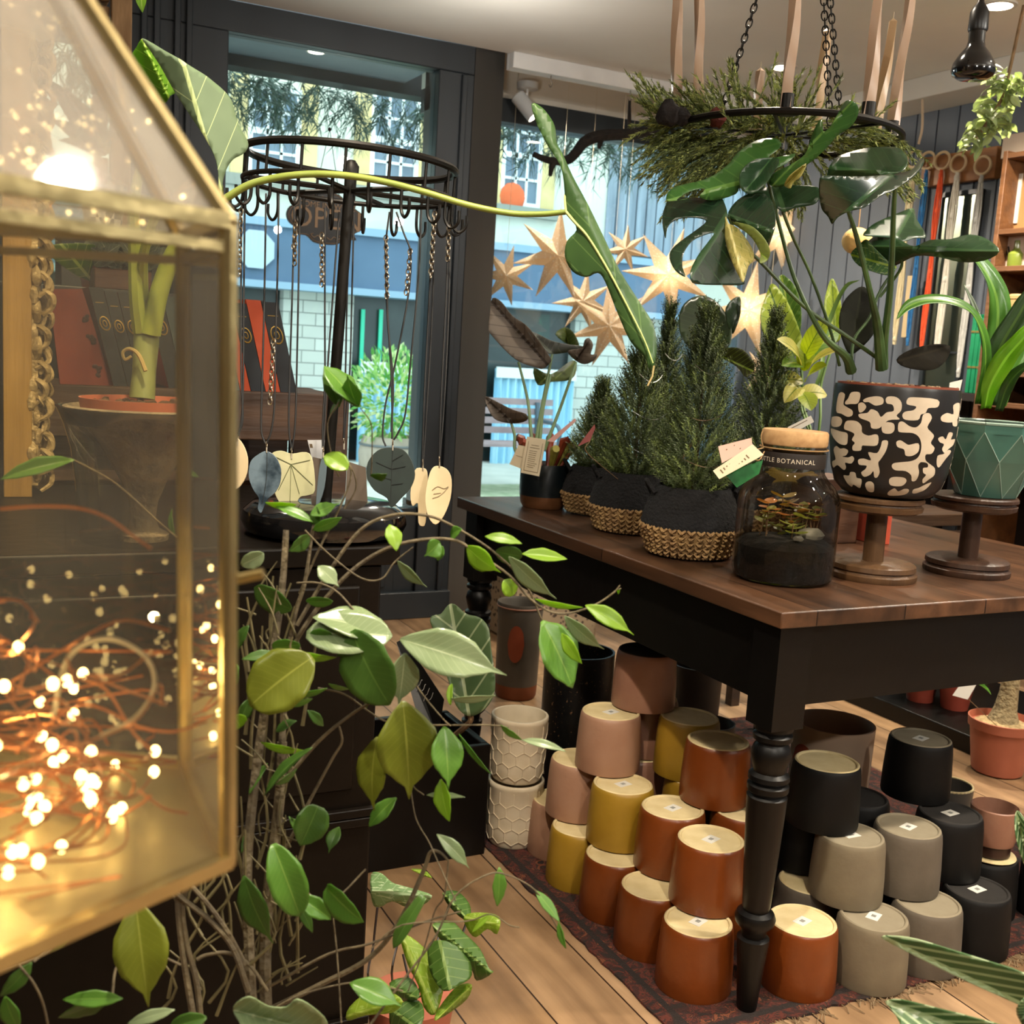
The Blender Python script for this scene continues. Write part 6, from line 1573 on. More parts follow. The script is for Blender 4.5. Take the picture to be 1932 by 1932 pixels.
# grey ribbed pots, large beige pot, small ones right of the leg
m_gry = mat('grey ceramic', '#6f6a64', '#7a756e', scale=12, rough=0.5)
for (px, py, dpt, r, zt3, lb, mm) in ((1340, 1370, 3.05, 0.068, 0.225, 'grey ceramic pot with open rim behind the topmost brown pot, lower one', m_gry), (1312, 1300, 3.25, 0.075, 0.33, 'taller grey ceramic pot half hidden by the table apron behind the pile', m_gry)):
    q = D(px, py, dpt); c = V((q.x, q.y, 0.0))
    t = thing('grey_pot', lb, 'plant pot', c)
    lat(t, c, [(0, 0), (r * 0.85, 0), (r * 0.9, 0.01), (r, zt3 - 0.03), (r, zt3), (r * 0.93, zt3), (r * 0.9, zt3 - 0.05), (r * 0.8, 0.02), (0, 0.02)], mm, 40, t, caps=False)
m_bei = mat('beige pink clay', '#c4a88e', '#ceb298', scale=6, rough=0.6)
q = D(1572, 1380, 2.72); c = V((q.x, q.y, 0.0)); zt3 = PY(1572, 1362, q.y).z
t = thing('beige_pot', 'large beige open pot with a rust and grey painted patch right of the table leg', 'plant pot', c)
lat(t, c, [(0, 0.006), (0.085, 0.006), (0.092, 0.016), (0.098, zt3 - 0.01), (0.098, zt3), (0.093, zt3), (0.09, zt3 - 0.08), (0.08, 0.03), (0, 0.03)], m_bei, 48, t, caps=False)
av = atan2(EYE.y - c.y, EYE.x - c.x)
def patch(ang0, ang1, z0, z1, r, m, name, pts=None):
    mb = MB(); n = 10; vs = []; fs = []
    for i in range(n + 1):
        u = i / n; a = ang0 + (ang1 - ang0) * u; hh = sqrt(max(0, 1 - (2 * u - 1) ** 2))
        zc = (z0 + z1) / 2
        for s in (-1, 1): vs.append(c + V(((r) * cos(a), (r) * sin(a), zc + s * (z1 - z0) / 2 * hh)))
    for i in range(n): fs.append((2 * i, 2 * i + 2, 2 * i + 3, 2 * i + 1))
    return mb.add(vs, fs).build(name, m, t, flat=False)
c_, t_ = c, t; c, t = cT, tT; patch(av - 0.2, av + 0.55, 0.14, 0.27, 0.0795, mat('rust spot', '#8a4026', rough=0.5), 'rust_spot'); c, t = c_, t_
patch(av - 1.1, av - 0.35, zt3 - 0.14, zt3 - 0.045, 0.0986, mat('rust patch', '#9a4428', rough=0.6), 'rust_patch')
patch(av - 0.7, av + 0.7, 0.08, zt3 - 0.09, 0.0982, mat('dove grey patch', '#8d8886', rough=0.6), 'grey_patch')
c = V((2.07, 1.72, ZR))
pot_thing('black_pot', 2.082, 1.622, 0, g_bk, m_biscd, 'black upturned pot at the back right that carries the pink pot and saucer', G, None)
z0 = ZR + PH
t = thing('pink_saucer_pot', 'pink open pot with dark base on a cream saucer, right end of the pile', 'plant pot', (2.077, 1.61, z0))
cc = V((2.077, 1.61, z0))
lat(t, cc, [(0, 0), (0.045, 0), (0.056, 0.006), (0.054, 0.009), (0, 0.006)], m_bisc, 32, t, 'saucer', caps=False)
lat(t, cc, [(0, 0.008), (0.036, 0.008), (0.042, 0.012), (0.042, 0.034), (0.047, 0.038)], mat('dark brown glaze', '#2e1a14', rough=0.4), 32, t, 'base', caps=False)
lat(t, cc, [(0.047, 0.038), (0.05, 0.05), (0.052, 0.118), (0.049, 0.12), (0.046, 0.1), (0.04, 0.05)], g_pinkb, 36, t, 'body', caps=False)
c = V((2.11, 1.92, 0.006)); t = thing('cream_rim_pot', 'pot with a pale cream rim peeping out behind the topmost black pot', 'plant pot', c)
q = PY(1790, 1478, 1.92); c = V((q.x, 1.92, 0.006)); t.location = c
lat(t, c, [(0, 0), (0.055, 0), (0.062, q.z - 0.006), (0.057, q.z - 0.008), (0.053, 0.02), (0, 0.02)], mat('pale rim glaze', '#4a4640', '#55504a', rough=0.4), 36, t, caps=False)
MB().torus(c + V((0, 0, q.z - 0.008)), 0.0595, 0.003, n=36).build('rim', m_bisc, t)
c = PZ(1932, 1750, 0); c = V((2.20, 1.55, 0.006))
t = thing('tall_black_vase', 'tall matt black vase at the right edge beside the black pot', 'vase', c)
lat(t, c, [(0, 0), (0.05, 0), (0.058, 0.02), (0.055, 0.2), (0.045, 0.27), (0.047, 0.3), (0.04, 0.3), (0.04, 0.25), (0, 0.24)], g_bk, 36, t, caps=False)
# plinth and nursery pots at the right
pz = PZ(1615, 1300, 0.06)
struct_ = MB().box((pz.x, 2.30, 0), (3.55, 3.95, 0.06)); tag(struct_.build('low_plinth', m_black, bevel=0.004), 'long low black plinth on the floor in front of the right-hand shelves', 'plinth')
c = PZ(1880, 1455, 0)
t = thing('potted_ponytail_palm', 'thick trunked plant in a terracotta plastic pot on the floor at the right', 'houseplant', c)
m_tc = mat('terracotta plastic', '#9a5640', '#a86048', scale=6, rough=0.5)
lat(t, c, [(0, 0.002), (0.07, 0.002), (0.075, 0.006), (0.093, 0.14), (0.099, 0.142), (0.101, 0.17), (0.097, 0.171), (0.092, 0.15), (0.0, 0.15)], m_tc, 44, t, 'pot', caps=False)
MB().ball(c + V((0, 0, 0.135)), 0.09, sq=(1, 1, 0.4), nu=20, nv=8, jit=0.15).build('mulch', mat('straw mulch', '#8f7a54', '#b09a70', scale=90, rough=1, bump=1), t)
MB().tube(cat([c + V((0, 0, 0.14)), c + V((0.005, 0, 0.2)), c + V((0.012, 0.0, 0.27)), c + V((0.015, 0, 0.45))]), [0.055, 0.034, 0.027, 0.02], 14).build('trunk', mat('corky trunk', '#77694c', '#9a8a66', scale=40, rough=0.95, bump=0.9, bscale=90), t)
card_tag('plant_label', 'white label beside the thick trunk in the terracotta pot', [(1818, 1282), (1850, 1278), (1826, 1320), (1797, 1312)], 3.28, [], stake=[(1826, 1318), c + V((-0.05, -0.04, 0.15))], m=mat('white card', '#d8d4ca', rough=0.7), cat_='label')
for k, (px, py, r, lb) in enumerate(((1735, 1320, 0.06, 'small red nursery pot with leafy plant on the plinth, left one'), (1800, 1335, 0.06, 'small red nursery pot with leafy plant on the plinth, right one'))):
    c = PZ(px, py, 0.061); t = thing('nursery_pot_plant', lb, 'houseplant', c, 'nursery pots on the plinth')
    lat(t, c, [(0, 0), (r * 0.75, 0), (r, 0.10), (r * 0.93, 0.10), (r * 0.9, 0.08), (0, 0.08)], mat('dull red plastic', '#7a3022', '#85392a', rough=0.5), 28, t, 'pot', caps=False)
    mb = MB(); rnd = random.Random(50 + k)
    for i in range(26):
        a = rnd.uniform(0, 6.28); p = c + V((0.02 * cos(a), 0.02 * sin(a), 0.09)); L = rnd.uniform(.06, .10)
        e = p + V((cos(a) * L, sin(a) * L, rnd.uniform(-.02, .1))); mb.leaf(p, e, 0.035, V((0, 0, 1)), 'oval', arch=0.2, n=6, m=2)
    mb.build('leaves', leafmat('fresh green leaf', '#4f8a30', '#68a040', trans=0.3), t)

# ---------------------------------------------------------------- left side: cabinet, urn, crate, books, mirror
CZ = 0.90
m_cab = mat('black brown cabinet paint', '#0a0704', '#100b07', scale=5, rough=0.4, bump=0.08, spec=0.15)
cb = thing('black_cabinet', 'tall black wooden cabinet with mouldings standing left behind the rubber fig', 'cabinet', (-0.1, 1.9, 0))
cx0, cx1, cy0, cy1 = -0.85, 0.575, 1.55, 2.22
MB().box((cx0, cy0, 0), (cx1, cy1, CZ - 0.03)).build('carcass', m_cab, cb, bevel=0.004)
MB().box((cx0 - 0.02, cy0 - 0.01, CZ - 0.03), (0.60, cy1, CZ)).build('top', m_cab, cb, bevel=0.004)
md = MB()
for z in (0.10, 0.125, 0.46, 0.475): md.box((cx0, cy0 - 0.012, z), (cx1 + 0.006, cy0, z + 0.014))
md.box((cx0, cy0 - 0.02, 0), (cx1 + 0.01, cy0, 0.10)); md.build('moulding', m_cab, cb, bevel=0.002)
for k in range(2):
    xx = -0.62 + k * 0.62; MB().box((xx, cy0 - 0.008, 0.52), (xx + 0.54, cy0, 0.84)).build('door_panel', m_cab, cb, bevel=0.006)

# mirror seen edge on: pale wood side, carved moulding
mY = 2.06
q0, q1 = PY(6, 700, mY), PY(60, 700, mY)
zb_, zt_ = CZ + 0.0005, 2.30
mi_ = thing('carved_mirror', 'tall mirror seen from its side, honey wood edge and ornate carved gilt moulding', 'mirror', (q0.x, mY, CZ))
m_hon = woodmat('honey wood edge', '#8a6a34', '#b08c4c', 'z', 0.45, c3='#9a7a3e')
m_gil = mat('carved gilt plaster', '#8a7650', '#b8a378', scale=30, rough=0.45, metal=0.25, bump=0.9, bscale=45)
MB().box((q0.x, mY, zb_), (q1.x, mY + 0.02, zt_)).build('side_board', m_hon, mi_, bevel=0.001)
MB().box((q0.x + 0.01, mY + 0.02, zb_), (q1.x - 0.005, mY + 0.11, zt_)).build('frame_back', m_cab, mi_)
cvd = MB(); rnd = random.Random(17); z = zb_ + 0.03; k = 0
while z < zt_ - 0.02:
    for j in range(5):
        yy = mY + 0.005 + j * 0.02 + rnd.uniform(-.005, .005); xx = q1.x + rnd.uniform(0.0, 0.018); s = rnd.uniform(0.006, 0.013)
        if k % 2: cvd.ball((xx, yy, z), s, sq=(0.8, 0.8, 1.7), jit=0.35, seed=k * 7 + j, nu=8, nv=6)
        else:
            cvd.tube(cat([V((xx, yy, z - .02)), V((xx + 0.014 + rnd.uniform(0, .008), yy, z - .006)), V((xx + 0.016, yy + rnd.uniform(-.01, .01), z + .012)), V((xx + 0.002, yy, z + .022)), V((xx + 0.010, yy, z + .008))], 4), [0.0035, 0.0055, 0.002], 6)
    z += 0.015; k += 1
cvd.box((q1.x - 0.004, mY + 0.002, zb_ + 0.02), (q1.x + 0.010, mY + 0.11, zt_))
cvd.build('carved_moulding', m_gil, mi_)
# timber post by the window
p0_ = PY(211, 60, 3.75); p1_ = PY(249, 60, 3.75)
pp = thing('timber_post', 'rough pale timber post lit by the lamps at the left of the shopfront', 'post', (p0_.x, 3.75, 0))
m_post = mat('rough pale timber', '#8a6a48', '#b8936a', scale=20, rough=0.85, bump=0.9, bscale=24, stretch=(1, 1, 0.25))
MB().box((p0_.x, 3.75, 0), (p1_.x, 3.80, ZC)).build('upright', m_post, pp, bevel=0.003)
bl_ = MB(); rnd = random.Random(3)
pa = PY(176, 60, 3.78)
z = 1.55; k = 0
while z < ZC - 0.06:
    MB().box((pa.x + rnd.uniform(0, .01), 3.78, z), (p0_.x - 0.002, 3.86, z + 0.075 + rnd.uniform(-.008, .008))).build('block', m_post, pp, bevel=0.006); z += 0.09; k += 1
MB().box((pa.x, 3.80, 0), (p0_.x, 3.85, 1.55)).build('lower_board', m_dark, pp)

# urn with philodendron
c = D(270, 1013, 1.60); c = V((c.x, c.y, CZ))
ur = thing('footed_urn', 'grey stone footed urn on the cabinet, seen through the glass lantern', 'urn', c)
m_urn = mat('weathered grey stone', '#5e564a', '#8a7d68', scale=18, rough=0.95, bump=0.8, bscale=60)
UZ = 0.188
lat(ur, c, [(0, 0.0), (0.035, 0.0), (0.036, 0.008), (0.022, 0.016), (0.017, 0.03), (0.020, 0.055), (0.032, 0.085), (0.046, 0.11), (0.062, 0.14), (0.082, 0.162), (0.098, 0.176), (0.108, 0.183), (0.109, UZ), (0.103, UZ + 0.002), (0.095, 0.178), (0, 0.176)], m_urn, 48, ur, 'bowl', caps=False)
MB().lathe([(0.085, 0.0), (0.088, 0.03), (0.092, 0.08), (0.098, 0.13), (0.108, 0.165), (0.117, 0.186), (0.1185, 0.188), (0.1155, 0.186), (0.106, 0.165)], c, 56, caps=False).build('glass_sleeve', glass('smoky glass sleeve', '#f4f2ee', refl=0.8), ur)
tcp = c + V((0.0, 0, UZ + 0.001))
ph = thing('potted_philodendron', 'philodendron with thick green stalks and two long leaves in the urn', 'houseplant', tcp)
lat(ph, tcp, [(0, -0.008), (0.085, -0.008), (0.088, 0.012), (0.085, 0.012), (0.083, 0.002), (0, 0.003)], m_tc, 40, ph, 'pot', caps=False)
mk = MB(); rnd = random.Random(6)
for i in range(70):
    a = rnd.uniform(0, 6.28); r = rnd.uniform(0, 0.078); mk.ball(tcp + V((r * cos(a), r * sin(a), 0.004)), rnd.uniform(0.003, 0.007), nu=5, nv=4, jit=0.6, seed=i)
mk.build('bark_chips', mat('dark bark chips', '#3a2a1c', '#5c4430', scale=40, rough=0.9), ph)
m_trk = mat('philodendron trunk', '#707c4a', '#828c56', scale=12, rough=0.5)
tk = MB()
tk.tube(cat(DP([(268, 752), (272, 700), (276, 640), (276, 600)], 1.60)), [0.018, 0.0165, 0.018, 0.016], 12)
tk.build('trunk', m_trk, ph)
pe_ = MB()
pe_.tube(cat(DP([(266, 625), (258, 560), (255, 470), (252, 400), (262, 330), (290, 250), (300, 200)], (1.59, 1.45))), [0.012, 0.008, 0.004], 8)
pe_.tube(cat(DP([(272, 600), (269, 530), (273, 470), (300, 400), (345, 390), (400, 400), (416, 385), (416, 350)], (1.6, 1.35))), [0.009, 0.005, 0.003], 8)
pe_.tube(cat(DP([(284, 630), (298, 560), (322, 490), (345, 450), (385, 405), (430, 372), (480, 345), (560, 330), (640, 330), (720, 342), (800, 362), (880, 386), (960, 402), (1020, 404), (1068, 400)], (1.59, 1.44))), [0.015, 0.012, 0.0055, 0.0048, 0.0045, 0.004, 0.0035], 10)
pe_.build('petiole', mat('yellow green petiole', '#7c8c3c', '#909c48', scale=10, rough=0.4), ph)
m_phi = leafmat('philodendron leaf', '#34502a', '#426032', vein='#6c8a4c', nveins=4.6, rough=0.35, trans=0.25, mid=0.0, vw=0.03, vs=0.5, slant=1.5)
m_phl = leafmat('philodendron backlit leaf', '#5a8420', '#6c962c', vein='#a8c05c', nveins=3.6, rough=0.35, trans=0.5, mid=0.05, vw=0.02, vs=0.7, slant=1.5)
m_phd = leafmat('philodendron underside', '#6c8060', '#788c6a', vein='#c8d69c', nveins=3.6, rough=0.45, trans=0.3, mid=0.05, vw=0.016, vs=0.8, slant=1.5)
C1 = lambda p: cv(0, 0, 3.864, p)
blade(C1([(1035, 280), (1110, 315), (1200, 370), (1300, 425), (1400, 490), (1490, 545), (1560, 600), (1630, 660), (1690, 740), (1735, 900), (1805, 1030), (1800, 1090), (1760, 1130), (1700, 1162), (1652, 1230), (1622, 1330), (1612, 1430), (1595, 1380), (1590, 1250), (1560, 1130), (1480, 980), (1380, 830), (1270, 660), (1170, 480), (1090, 360)]), C1([(1610, 1400), (1340, 470)]), m_phd, 1.34, 1.30, ph, fold=0.03, step=10)
blade(C1([(1035, 285), (1000, 340), (962, 405), (985, 470), (1010, 530), (1060, 600), (1110, 660), (1190, 755), (1240, 700), (1280, 655), (1170, 480), (1090, 360)]), C1([(1240, 730), (1035, 285)]), m_phl, 1.345, 1.34, ph, fold=0.03, step=9)
blade([(1003, 196), (1022, 203), (1040, 225), (1048, 245), (1050, 270), (1062, 292), (1080, 332), (1110, 388), (1140, 450), (1170, 512), (1205, 568), (1232, 612), (1239, 655), (1233, 692), (1226, 700), (1216, 672), (1190, 645), (1165, 590), (1142, 532), (1128, 515), (1106, 523), (1080, 512), (1066, 484), (1070, 455), (1088, 434), (1078, 412), (1068, 396), (1064, 345), (1056, 310), (1034, 276), (1012, 232)], ((1236, 690), (1008, 205)), m_phi, 1.44, 1.42, ph, fold=0.02, step=8)
ms_ = MB(); ms_.tube(cat(DP([(1068, 400), (1085, 420), (1110, 448), (1145, 505), (1180, 570), (1215, 640), (1232, 685)], 1.432)), [0.0022, 0.0008], 6); ms_.tube(cat(DP([(1068, 400), (1066, 370), (1074, 345), (1062, 312), (1046, 262), (1020, 215)], 1.432)), [0.0016, 0.0006], 6); ms_.build('midrib', mat('pale midrib', '#b4c070', rough=0.5), ph)
# curled tendril
MB().tube(cat(DP([(275, 700), (262, 670), (245, 658), (232, 664), (236, 678), (248, 672)], 1.57)), [0.003, 0.002], 6).tube(DP([(1234, 690), (1231, 710), (1222, 728)], 1.43), 0.0012, 5).build('dry_sheath', mat('papery sheath', '#a08f60', rough=0.9), ph)

# crate shelf with books
KY = 2.26
kz = PY(450, 738, KY).z; kx1 = PY(655, 760, KY).x; kx0 = PY(80, 760, KY).x
ks = thing('timber_bench_shelf', 'dark weathered timber bench shelf carrying the row of orange books', 'shelf', ((kx0 + kx1) / 2, KY, 0))
m_kw = woodmat('weathered brown timber', '#33241a', '#5a4230', 'x', 0.6, c3='#453226')
zb1 = PY(560, 832, KY).z
MB().box((kx0, KY, zb1), (kx1 - 0.001, KY + 0.025, kz)).build('front_board', m_kw, ks, bevel=0.003)
MB().box((kx0, KY + 0.025, kz - 0.022), (kx1 - 0.001, KY + 0.30, kz - 0.002)).build('top_board', m_kw, ks)
MB().box((kx1 - 0.042, KY - 0.004, 0), (kx1 + 0.004, KY + 0.04, kz - 0.001)).box((kx1 - 0.042, KY + 0.26, 0), (kx1 + 0.004, KY + 0.30, kz - 0.001)).build('leg', m_kw, ks, bevel=0.003)
MB().box((kx0, KY + 0.26, 0), (kx0 + 0.04, KY + 0.30, kz - 0.003)).build('leg', m_kw, ks, bevel=0.003)
MB().box((kx0, KY + 0.03, 0.9), (kx1 - 0.05, KY + 0.29, 0.92)).build('lower_shelf', m_kw, ks)
MB().box((kx0, KY + 0.275, 0.3), (kx1 - 0.05, KY + 0.285, kz - 0.03)).build('back_boards', m_kw, ks)
m_bko = mat('orange book cloth', '#a8401c', '#b84a22', scale=8, rough=0.55); m_bkr = mat('brick red book cloth', '#7a3020', '#863826', scale=8, rough=0.6)
m_bkb = mat('blue black book spine', '#14181c', '#1c2126', rough=0.5); m_bkt = mat('teal grey book cloth', '#3d4c50', '#475659', rough=0.6); m_page = mat('page edges', '#b8a488', rough=0.9)
m_gold = mat('gold print', '#b8964a', rough=0.4, metal=0.5)
SKEW = math.tan(radians(14))
def book(px0, px1, pyt, m_cov, m_sp, label, roundel=True):
    a = PY(px0, 738, KY + 0.03); b_ = PY(px1, 738, KY + 0.03); w_ = b_.x - a.x
    zt5 = PY((px0 + px1) / 2 - 25, pyt, KY + 0.03).z; h = zt5 - kz
    t = thing('leaning_book', label, 'book', (a.x, KY + 0.03, kz), 'row of leaning orange and black books on the bench shelf')
    def q(x, y, z): return V((a.x + x - z * SKEW, KY + 0.03 + y, kz + z * 0.995))
    cvr = 0.0025
    def slab(x0, x1, y0, y1, z0, z1, m, n):
        vs = [q(x, y, z) for z in (z0, z1) for (x, y) in ((x0, y0), (x1, y0), (x1, y1), (x0, y1))]
        return MB().add(vs, [(0, 3, 2, 1), (4, 5, 6, 7), (0, 1, 5, 4), (1, 2, 6, 5), (2, 3, 7, 6), (3, 0, 4, 7)]).build(n, m, t, flat=True)
    slab(0, cvr, 0.0, 0.17, 0.0, h, m_cov, 'cover'); slab(w_ - cvr, w_, 0.0, 0.17, 0.0, h, m_cov, 'cover'); slab(0.0, w_, -0.003, 0.0, 0.0, h, m_sp, 'spine')
    slab(cvr, w_ - cvr, 0.0, 0.165, 0.003, h - 0.004, m_page, 'pages')
    if roundel:
        rm = MB(); cz = h * 0.64; rm.tube([q(w_ / 2 + w_ * 0.34 * cos(2 * pi * i / 14), -0.004, cz + w_ * 0.5 * sin(2 * pi * i / 14)) for i in range(14)], 0.0014, 4, 0, True)
        rm.tube([q(w_ / 2 + w_ * 0.14 * cos(2 * pi * i / 10), -0.004, cz + w_ * 0.22 * sin(2 * pi * i / 10)) for i in range(10)], 0.001, 4, 0, True)
        rm.tube([q(w_ * 0.2, -0.004, h * 0.85), q(w_ * 0.8, -0.004, h * 0.85)], 0.0008, 4)
        rm.build('gold_roundel', m_gold, t)
    return t
# broad front-facing cover leaning at the left end
a = PY(95, 738, KY + 0.04)
t = thing('leaning_book', 'large brick red book leaning with its front cover showing, far left of the row', 'book', (a.x, KY + 0.04, kz))
def q2(px, py, dy=0.0): return PY(px, py, KY + 0.05 + dy)
MB().prism([q2(92, 545), q2(155, 545), q2(214, 730), q2(115, 738)], (0.0, 0.02, 0)).build('cover', m_bkr, t, flat=True)
st_ = MB(); rnd = random.Random(2)
for (px, py, s) in ((172, 640, 7), (186, 700, 9), (160, 600, 5)):
    for k in range(9):
        p = PY(px + rnd.uniform(-s, s), py + rnd.uniform(-s, s), KY + 0.049); st_.ball(p, 0.004, nu=6, nv=4, sq=(1, 0.15, 1))
st_.build('dark_motif', mat('dark motif', '#3a1812', rough=0.6), t)
bk_list = [(214, 240, 543, m_bkr, m_bkb, 'leaning book with dark spine right beside the big brick red cover'), (241, 264, 551, m_bko, m_bkb, 'second dark spined leaning book left of the green trunk'), (265, 290, 553, m_bko, m_bkb, 'third dark spined leaning book, just left of the green trunk'),
           (318, 346, 552, m_bko, m_bkb, 'orange leaning book seen right of the green trunk'), (347, 375, 560, m_bkt, m_bkt, 'teal grey leaning book behind the lantern corner bar'), (400, 428, 560, m_bkt, m_bkt, 'teal grey leaning book between the two lantern bars'), (429, 452, 568, m_bko, m_bkt, 'dull leaning book directly behind the lantern corner'),
           (453, 472, 566, m_bko, m_bko, 'orange leaning book at the right of the lantern corner'), (473, 500, 572, m_bko, m_bkb, 'leaning book with black spine and orange top, third from the right end'), (501, 528, 566, m_bko, m_bko, 'bright orange leaning book next to the last one'), (529, 560, 570, m_bkb, m_bkb, 'black leaning book at the right end of the row')]
for i, b_ in enumerate(bk_list): book(*b_, roundel=i in (0, 1, 2, 3, 8, 10))
# small planter box and grey leaves on the books
c1_ = PY(232, 530, KY + 0.2)
gb = thing('grey_leaf_planter', 'small brown box of grey green leaves on the window side above the books', 'planter', V((c1_.x, KY + 0.36, 0)))
ledge = MB().box((kx0 - 0.1, KY + 0.32, 0), (kx1 - 0.1, KY + 0.62, PY(232, 548, KY + 0.36).z)); tag(ledge.build('window_plinth', m_dark, bevel=0.004), 'dark panelled plinth in front of the left window behind the books', 'plinth')
zl = PY(232, 548, KY + 0.36).z
xa_, xb_ = PY(178, 535, KY + 0.36).x, PY(286, 535, KY + 0.36).x
gb.location = ((xa_ + xb_) / 2, KY + 0.42, zl)
MB().box((xa_, KY + 0.36, zl + 0.0005), (xb_, KY + 0.46, zl + 0.045)).build('box', woodmat('brown box wood', '#4f3020', '#6a4530', 'x', 0.6), gb, bevel=0.003)
mb = MB(); rnd = random.Random(9)
for i in range(60):
    p = V((rnd.uniform(xa_, xb_), KY + 0.41 + rnd.uniform(-.04, .04), zl + 0.05)); d = V((rnd.uniform(-.8, .8), rnd.uniform(-.6, .6), rnd.uniform(.3, 1))).normalized()
    mb.leaf(p, p + d * rnd.uniform(.05, .09), .035, V((rnd.uniform(-1, 1), -1, .5)), 'oval', n=5, m=2, arch=.1)
mb.build('leaves', leafmat('grey green leaf', '#5a665c', '#717d70', vein='#a8b0a0', trans=0.15, rough=0.6), gb)
# yellow green veined leaf fanning at upper left, belongs to a pot on the plinth
vp = D(172, 532, 2.45)
vz = thing('potted_anthurium', 'plant with a fan of veined green leaves above the left end of the books', 'houseplant', V((PY(190, 545, KY + 0.5).x, KY + 0.5, zl)))
lat(vz, V(vz.location) + V((0, 0, 0.0005)), [(0, 0), (0.04, 0), (0.05, 0.07), (0.046, 0.07), (0.0, 0.06)], m_tc, 24, vz, 'pot', caps=False)
m_vei = leafmat('veined lime leaf', '#6c8a3c', '#7c9a48', vein='#c8d890', nveins=4, trans=0.4, vs=0.8, slant=1.6)
blade([(174, 530), (150, 522), (115, 500), (92, 478), (92, 462), (178, 462), (177, 490), (172, 515)], ((172, 528), (120, 466)), m_vei, 2.5, 2.42, vz)
MB().tube([V(vz.location) + V((0, 0, .06)), D(174, 528, 2.5)], 0.003, 5).build('stalk', m_green, vz)
# plant hanging in the left window with patterned pot
hc = D(195, 350, 3.2)
hw = thing('potted_window_plant', 'long leaved plant in a black and white patterned pot in the left window', 'houseplant', hc - V((0, 0, 0.12)))
wc = hc - V((0, 0, 0.12))
wc = V((wc.x, wc.y, wc.z))
m_bw, nt, b = newmat('black white zigzag'); tc = nd(nt, 'ShaderNodeTexCoord'); ck_ = nd(nt, 'ShaderNodeTexChecker'); ck_.inputs['Scale'].default_value = 40; ck_.inputs['Color1'].default_value = lin('#d8d8d4'); ck_.inputs['Color2'].default_value = lin('#2a2a2c'); nt.links.new(tc.outputs['Object'], ck_.inputs['Vector']); nt.links.new(ck_.outputs[0], b.inputs['Base Color'])
lat(hw, wc, [(0, 0), (0.05, 0), (0.065, 0.12), (0.06, 0.12), (0, 0.11)], m_bw, 28, hw, 'pot', caps=False)
m_sil = leafmat('dark window leaf', '#2f3a34', '#3c4840', vein='#4f5c52', trans=0.2, rough=0.45)
mb = MB()
for (x0, y0, x1, y1, w2) in ((192, 295, 118, 165, .07), (195, 292, 92, 150, .07), (190, 300, 95, 225, .06), (205, 290, 150, 190, .06), (185, 300, 110, 265, .05)):
    mb.leaf(D(x0, y0, 3.2), D(x1, y1, 3.1), w2, VIEW_B + V((0, 0, .5)), 'lance', arch=0.15)
mb.build('leaves', m_sil, hw)
st2 = tag(MB().box((wc.x - 0.12, wc.y - 0.07, 0), (wc.x + 0.09, wc.y + 0.12, wc.z - 0.0005)).build('window_pedestal', m_dark, bevel=0.004), 'dark pedestal in the left window under the patterned pot', 'pedestal')
hl = thing('long_leaf_sprig', 'green leaf tip hanging from above beside the timber post, top left', 'plant', D(268, 5, 2.6))
mb = MB(); mb.leaf(D(268, -30, 2.6), D(269, 24, 2.6), 0.03, VIEW_B, 'lance'); mb.build('leaf', m_phl, hl)
MB().tube([D(268, -30, 2.6), V((D(268, -30, 2.6).x, D(268, -30, 2.6).y, ZC))], 0.002).build('stem', m_green, hl)

# ---------------------------------------------------------------- necklace carousel
NB = D(612, 1000, 1.74); NB = V((NB.x, NB.y, CZ))
ns = thing('necklace_stand', 'black metal revolving necklace stand with a hooked crown and glossy round base', 'jewellery stand', NB)
m_nbk = mat('gloss black enamel', '#0c0c0d', rough=0.12, coat=0.6)
lat(ns, NB, [(0, 0), (0.10, 0), (0.122, 0.006), (0.128, 0.02), (0.125, 0.036), (0.11, 0.048), (0.06, 0.054), (0.02, 0.056), (0, 0.056)], m_nbk, 56, ns, 'base', caps=False)
NT = NB + V((0, 0, 0.545)) + VIEW_R * 0.020
MB().tube([NB + V((0, 0, 0.035)), NT], 0.0085, 16).lathe([(0.012, 0), (0.012, 0.012), (0.006, 0.02), (0, 0.021)], NT, 16, axis=(NT - NB)).build('pole', m_irn, ns)
axn = (NT - NB).normalized()
RR = 0.156; U0 = NT - axn * 0.002; U1 = NT - axn * 0.024
rx = (VIEW_R - axn * VIEW_R.dot(axn)).normalized(); ry = axn.cross(rx)
tilt = 0.0
def rp(a, c0, R=RR): return c0 + rx * R * cos(a) + ry * R * sin(a) + axn * tilt * 0.6 * cos(a)
rg_ = MB(); N_ = 40
rg_.tube([rp(2 * pi * i / N_, U0 + axn * 0.02) for i in range(N_)], 0.0058, 8, 0, True)
rg_.tube([rp(2 * pi * i / N_, U1) for i in range(N_)], 0.0038, 8, 0, True)
for i in range(16): a = 2 * pi * i / 16 + .1; rg_.tube([rp(a, U0 + axn * 0.02), rp(a, U1)], 0.0022, 6)
for i in range(3): a = pi * i / 3 + .3; rg_.tube([rp(a, U1), rp(a + pi, U1)], 0.004, 6)
rg_.build('crown', m_irn, ns)
for i in range(20):
    a = 2 * pi * i / 20; o = (rp(a, U1, RR + 0.001) - U1).normalized(); b0 = rp(a, U1)
    MB().tube(cat([b0, b0 + V((0, 0, -0.032)), b0 + V((0, 0, -0.045)) + o * 0.010, b0 + V((0, 0, -0.037)) + o * 0.021, b0 + V((0, 0, -0.020)) + o * 0.022]), 0.0024, 6).build('hook', m_irn, ns)
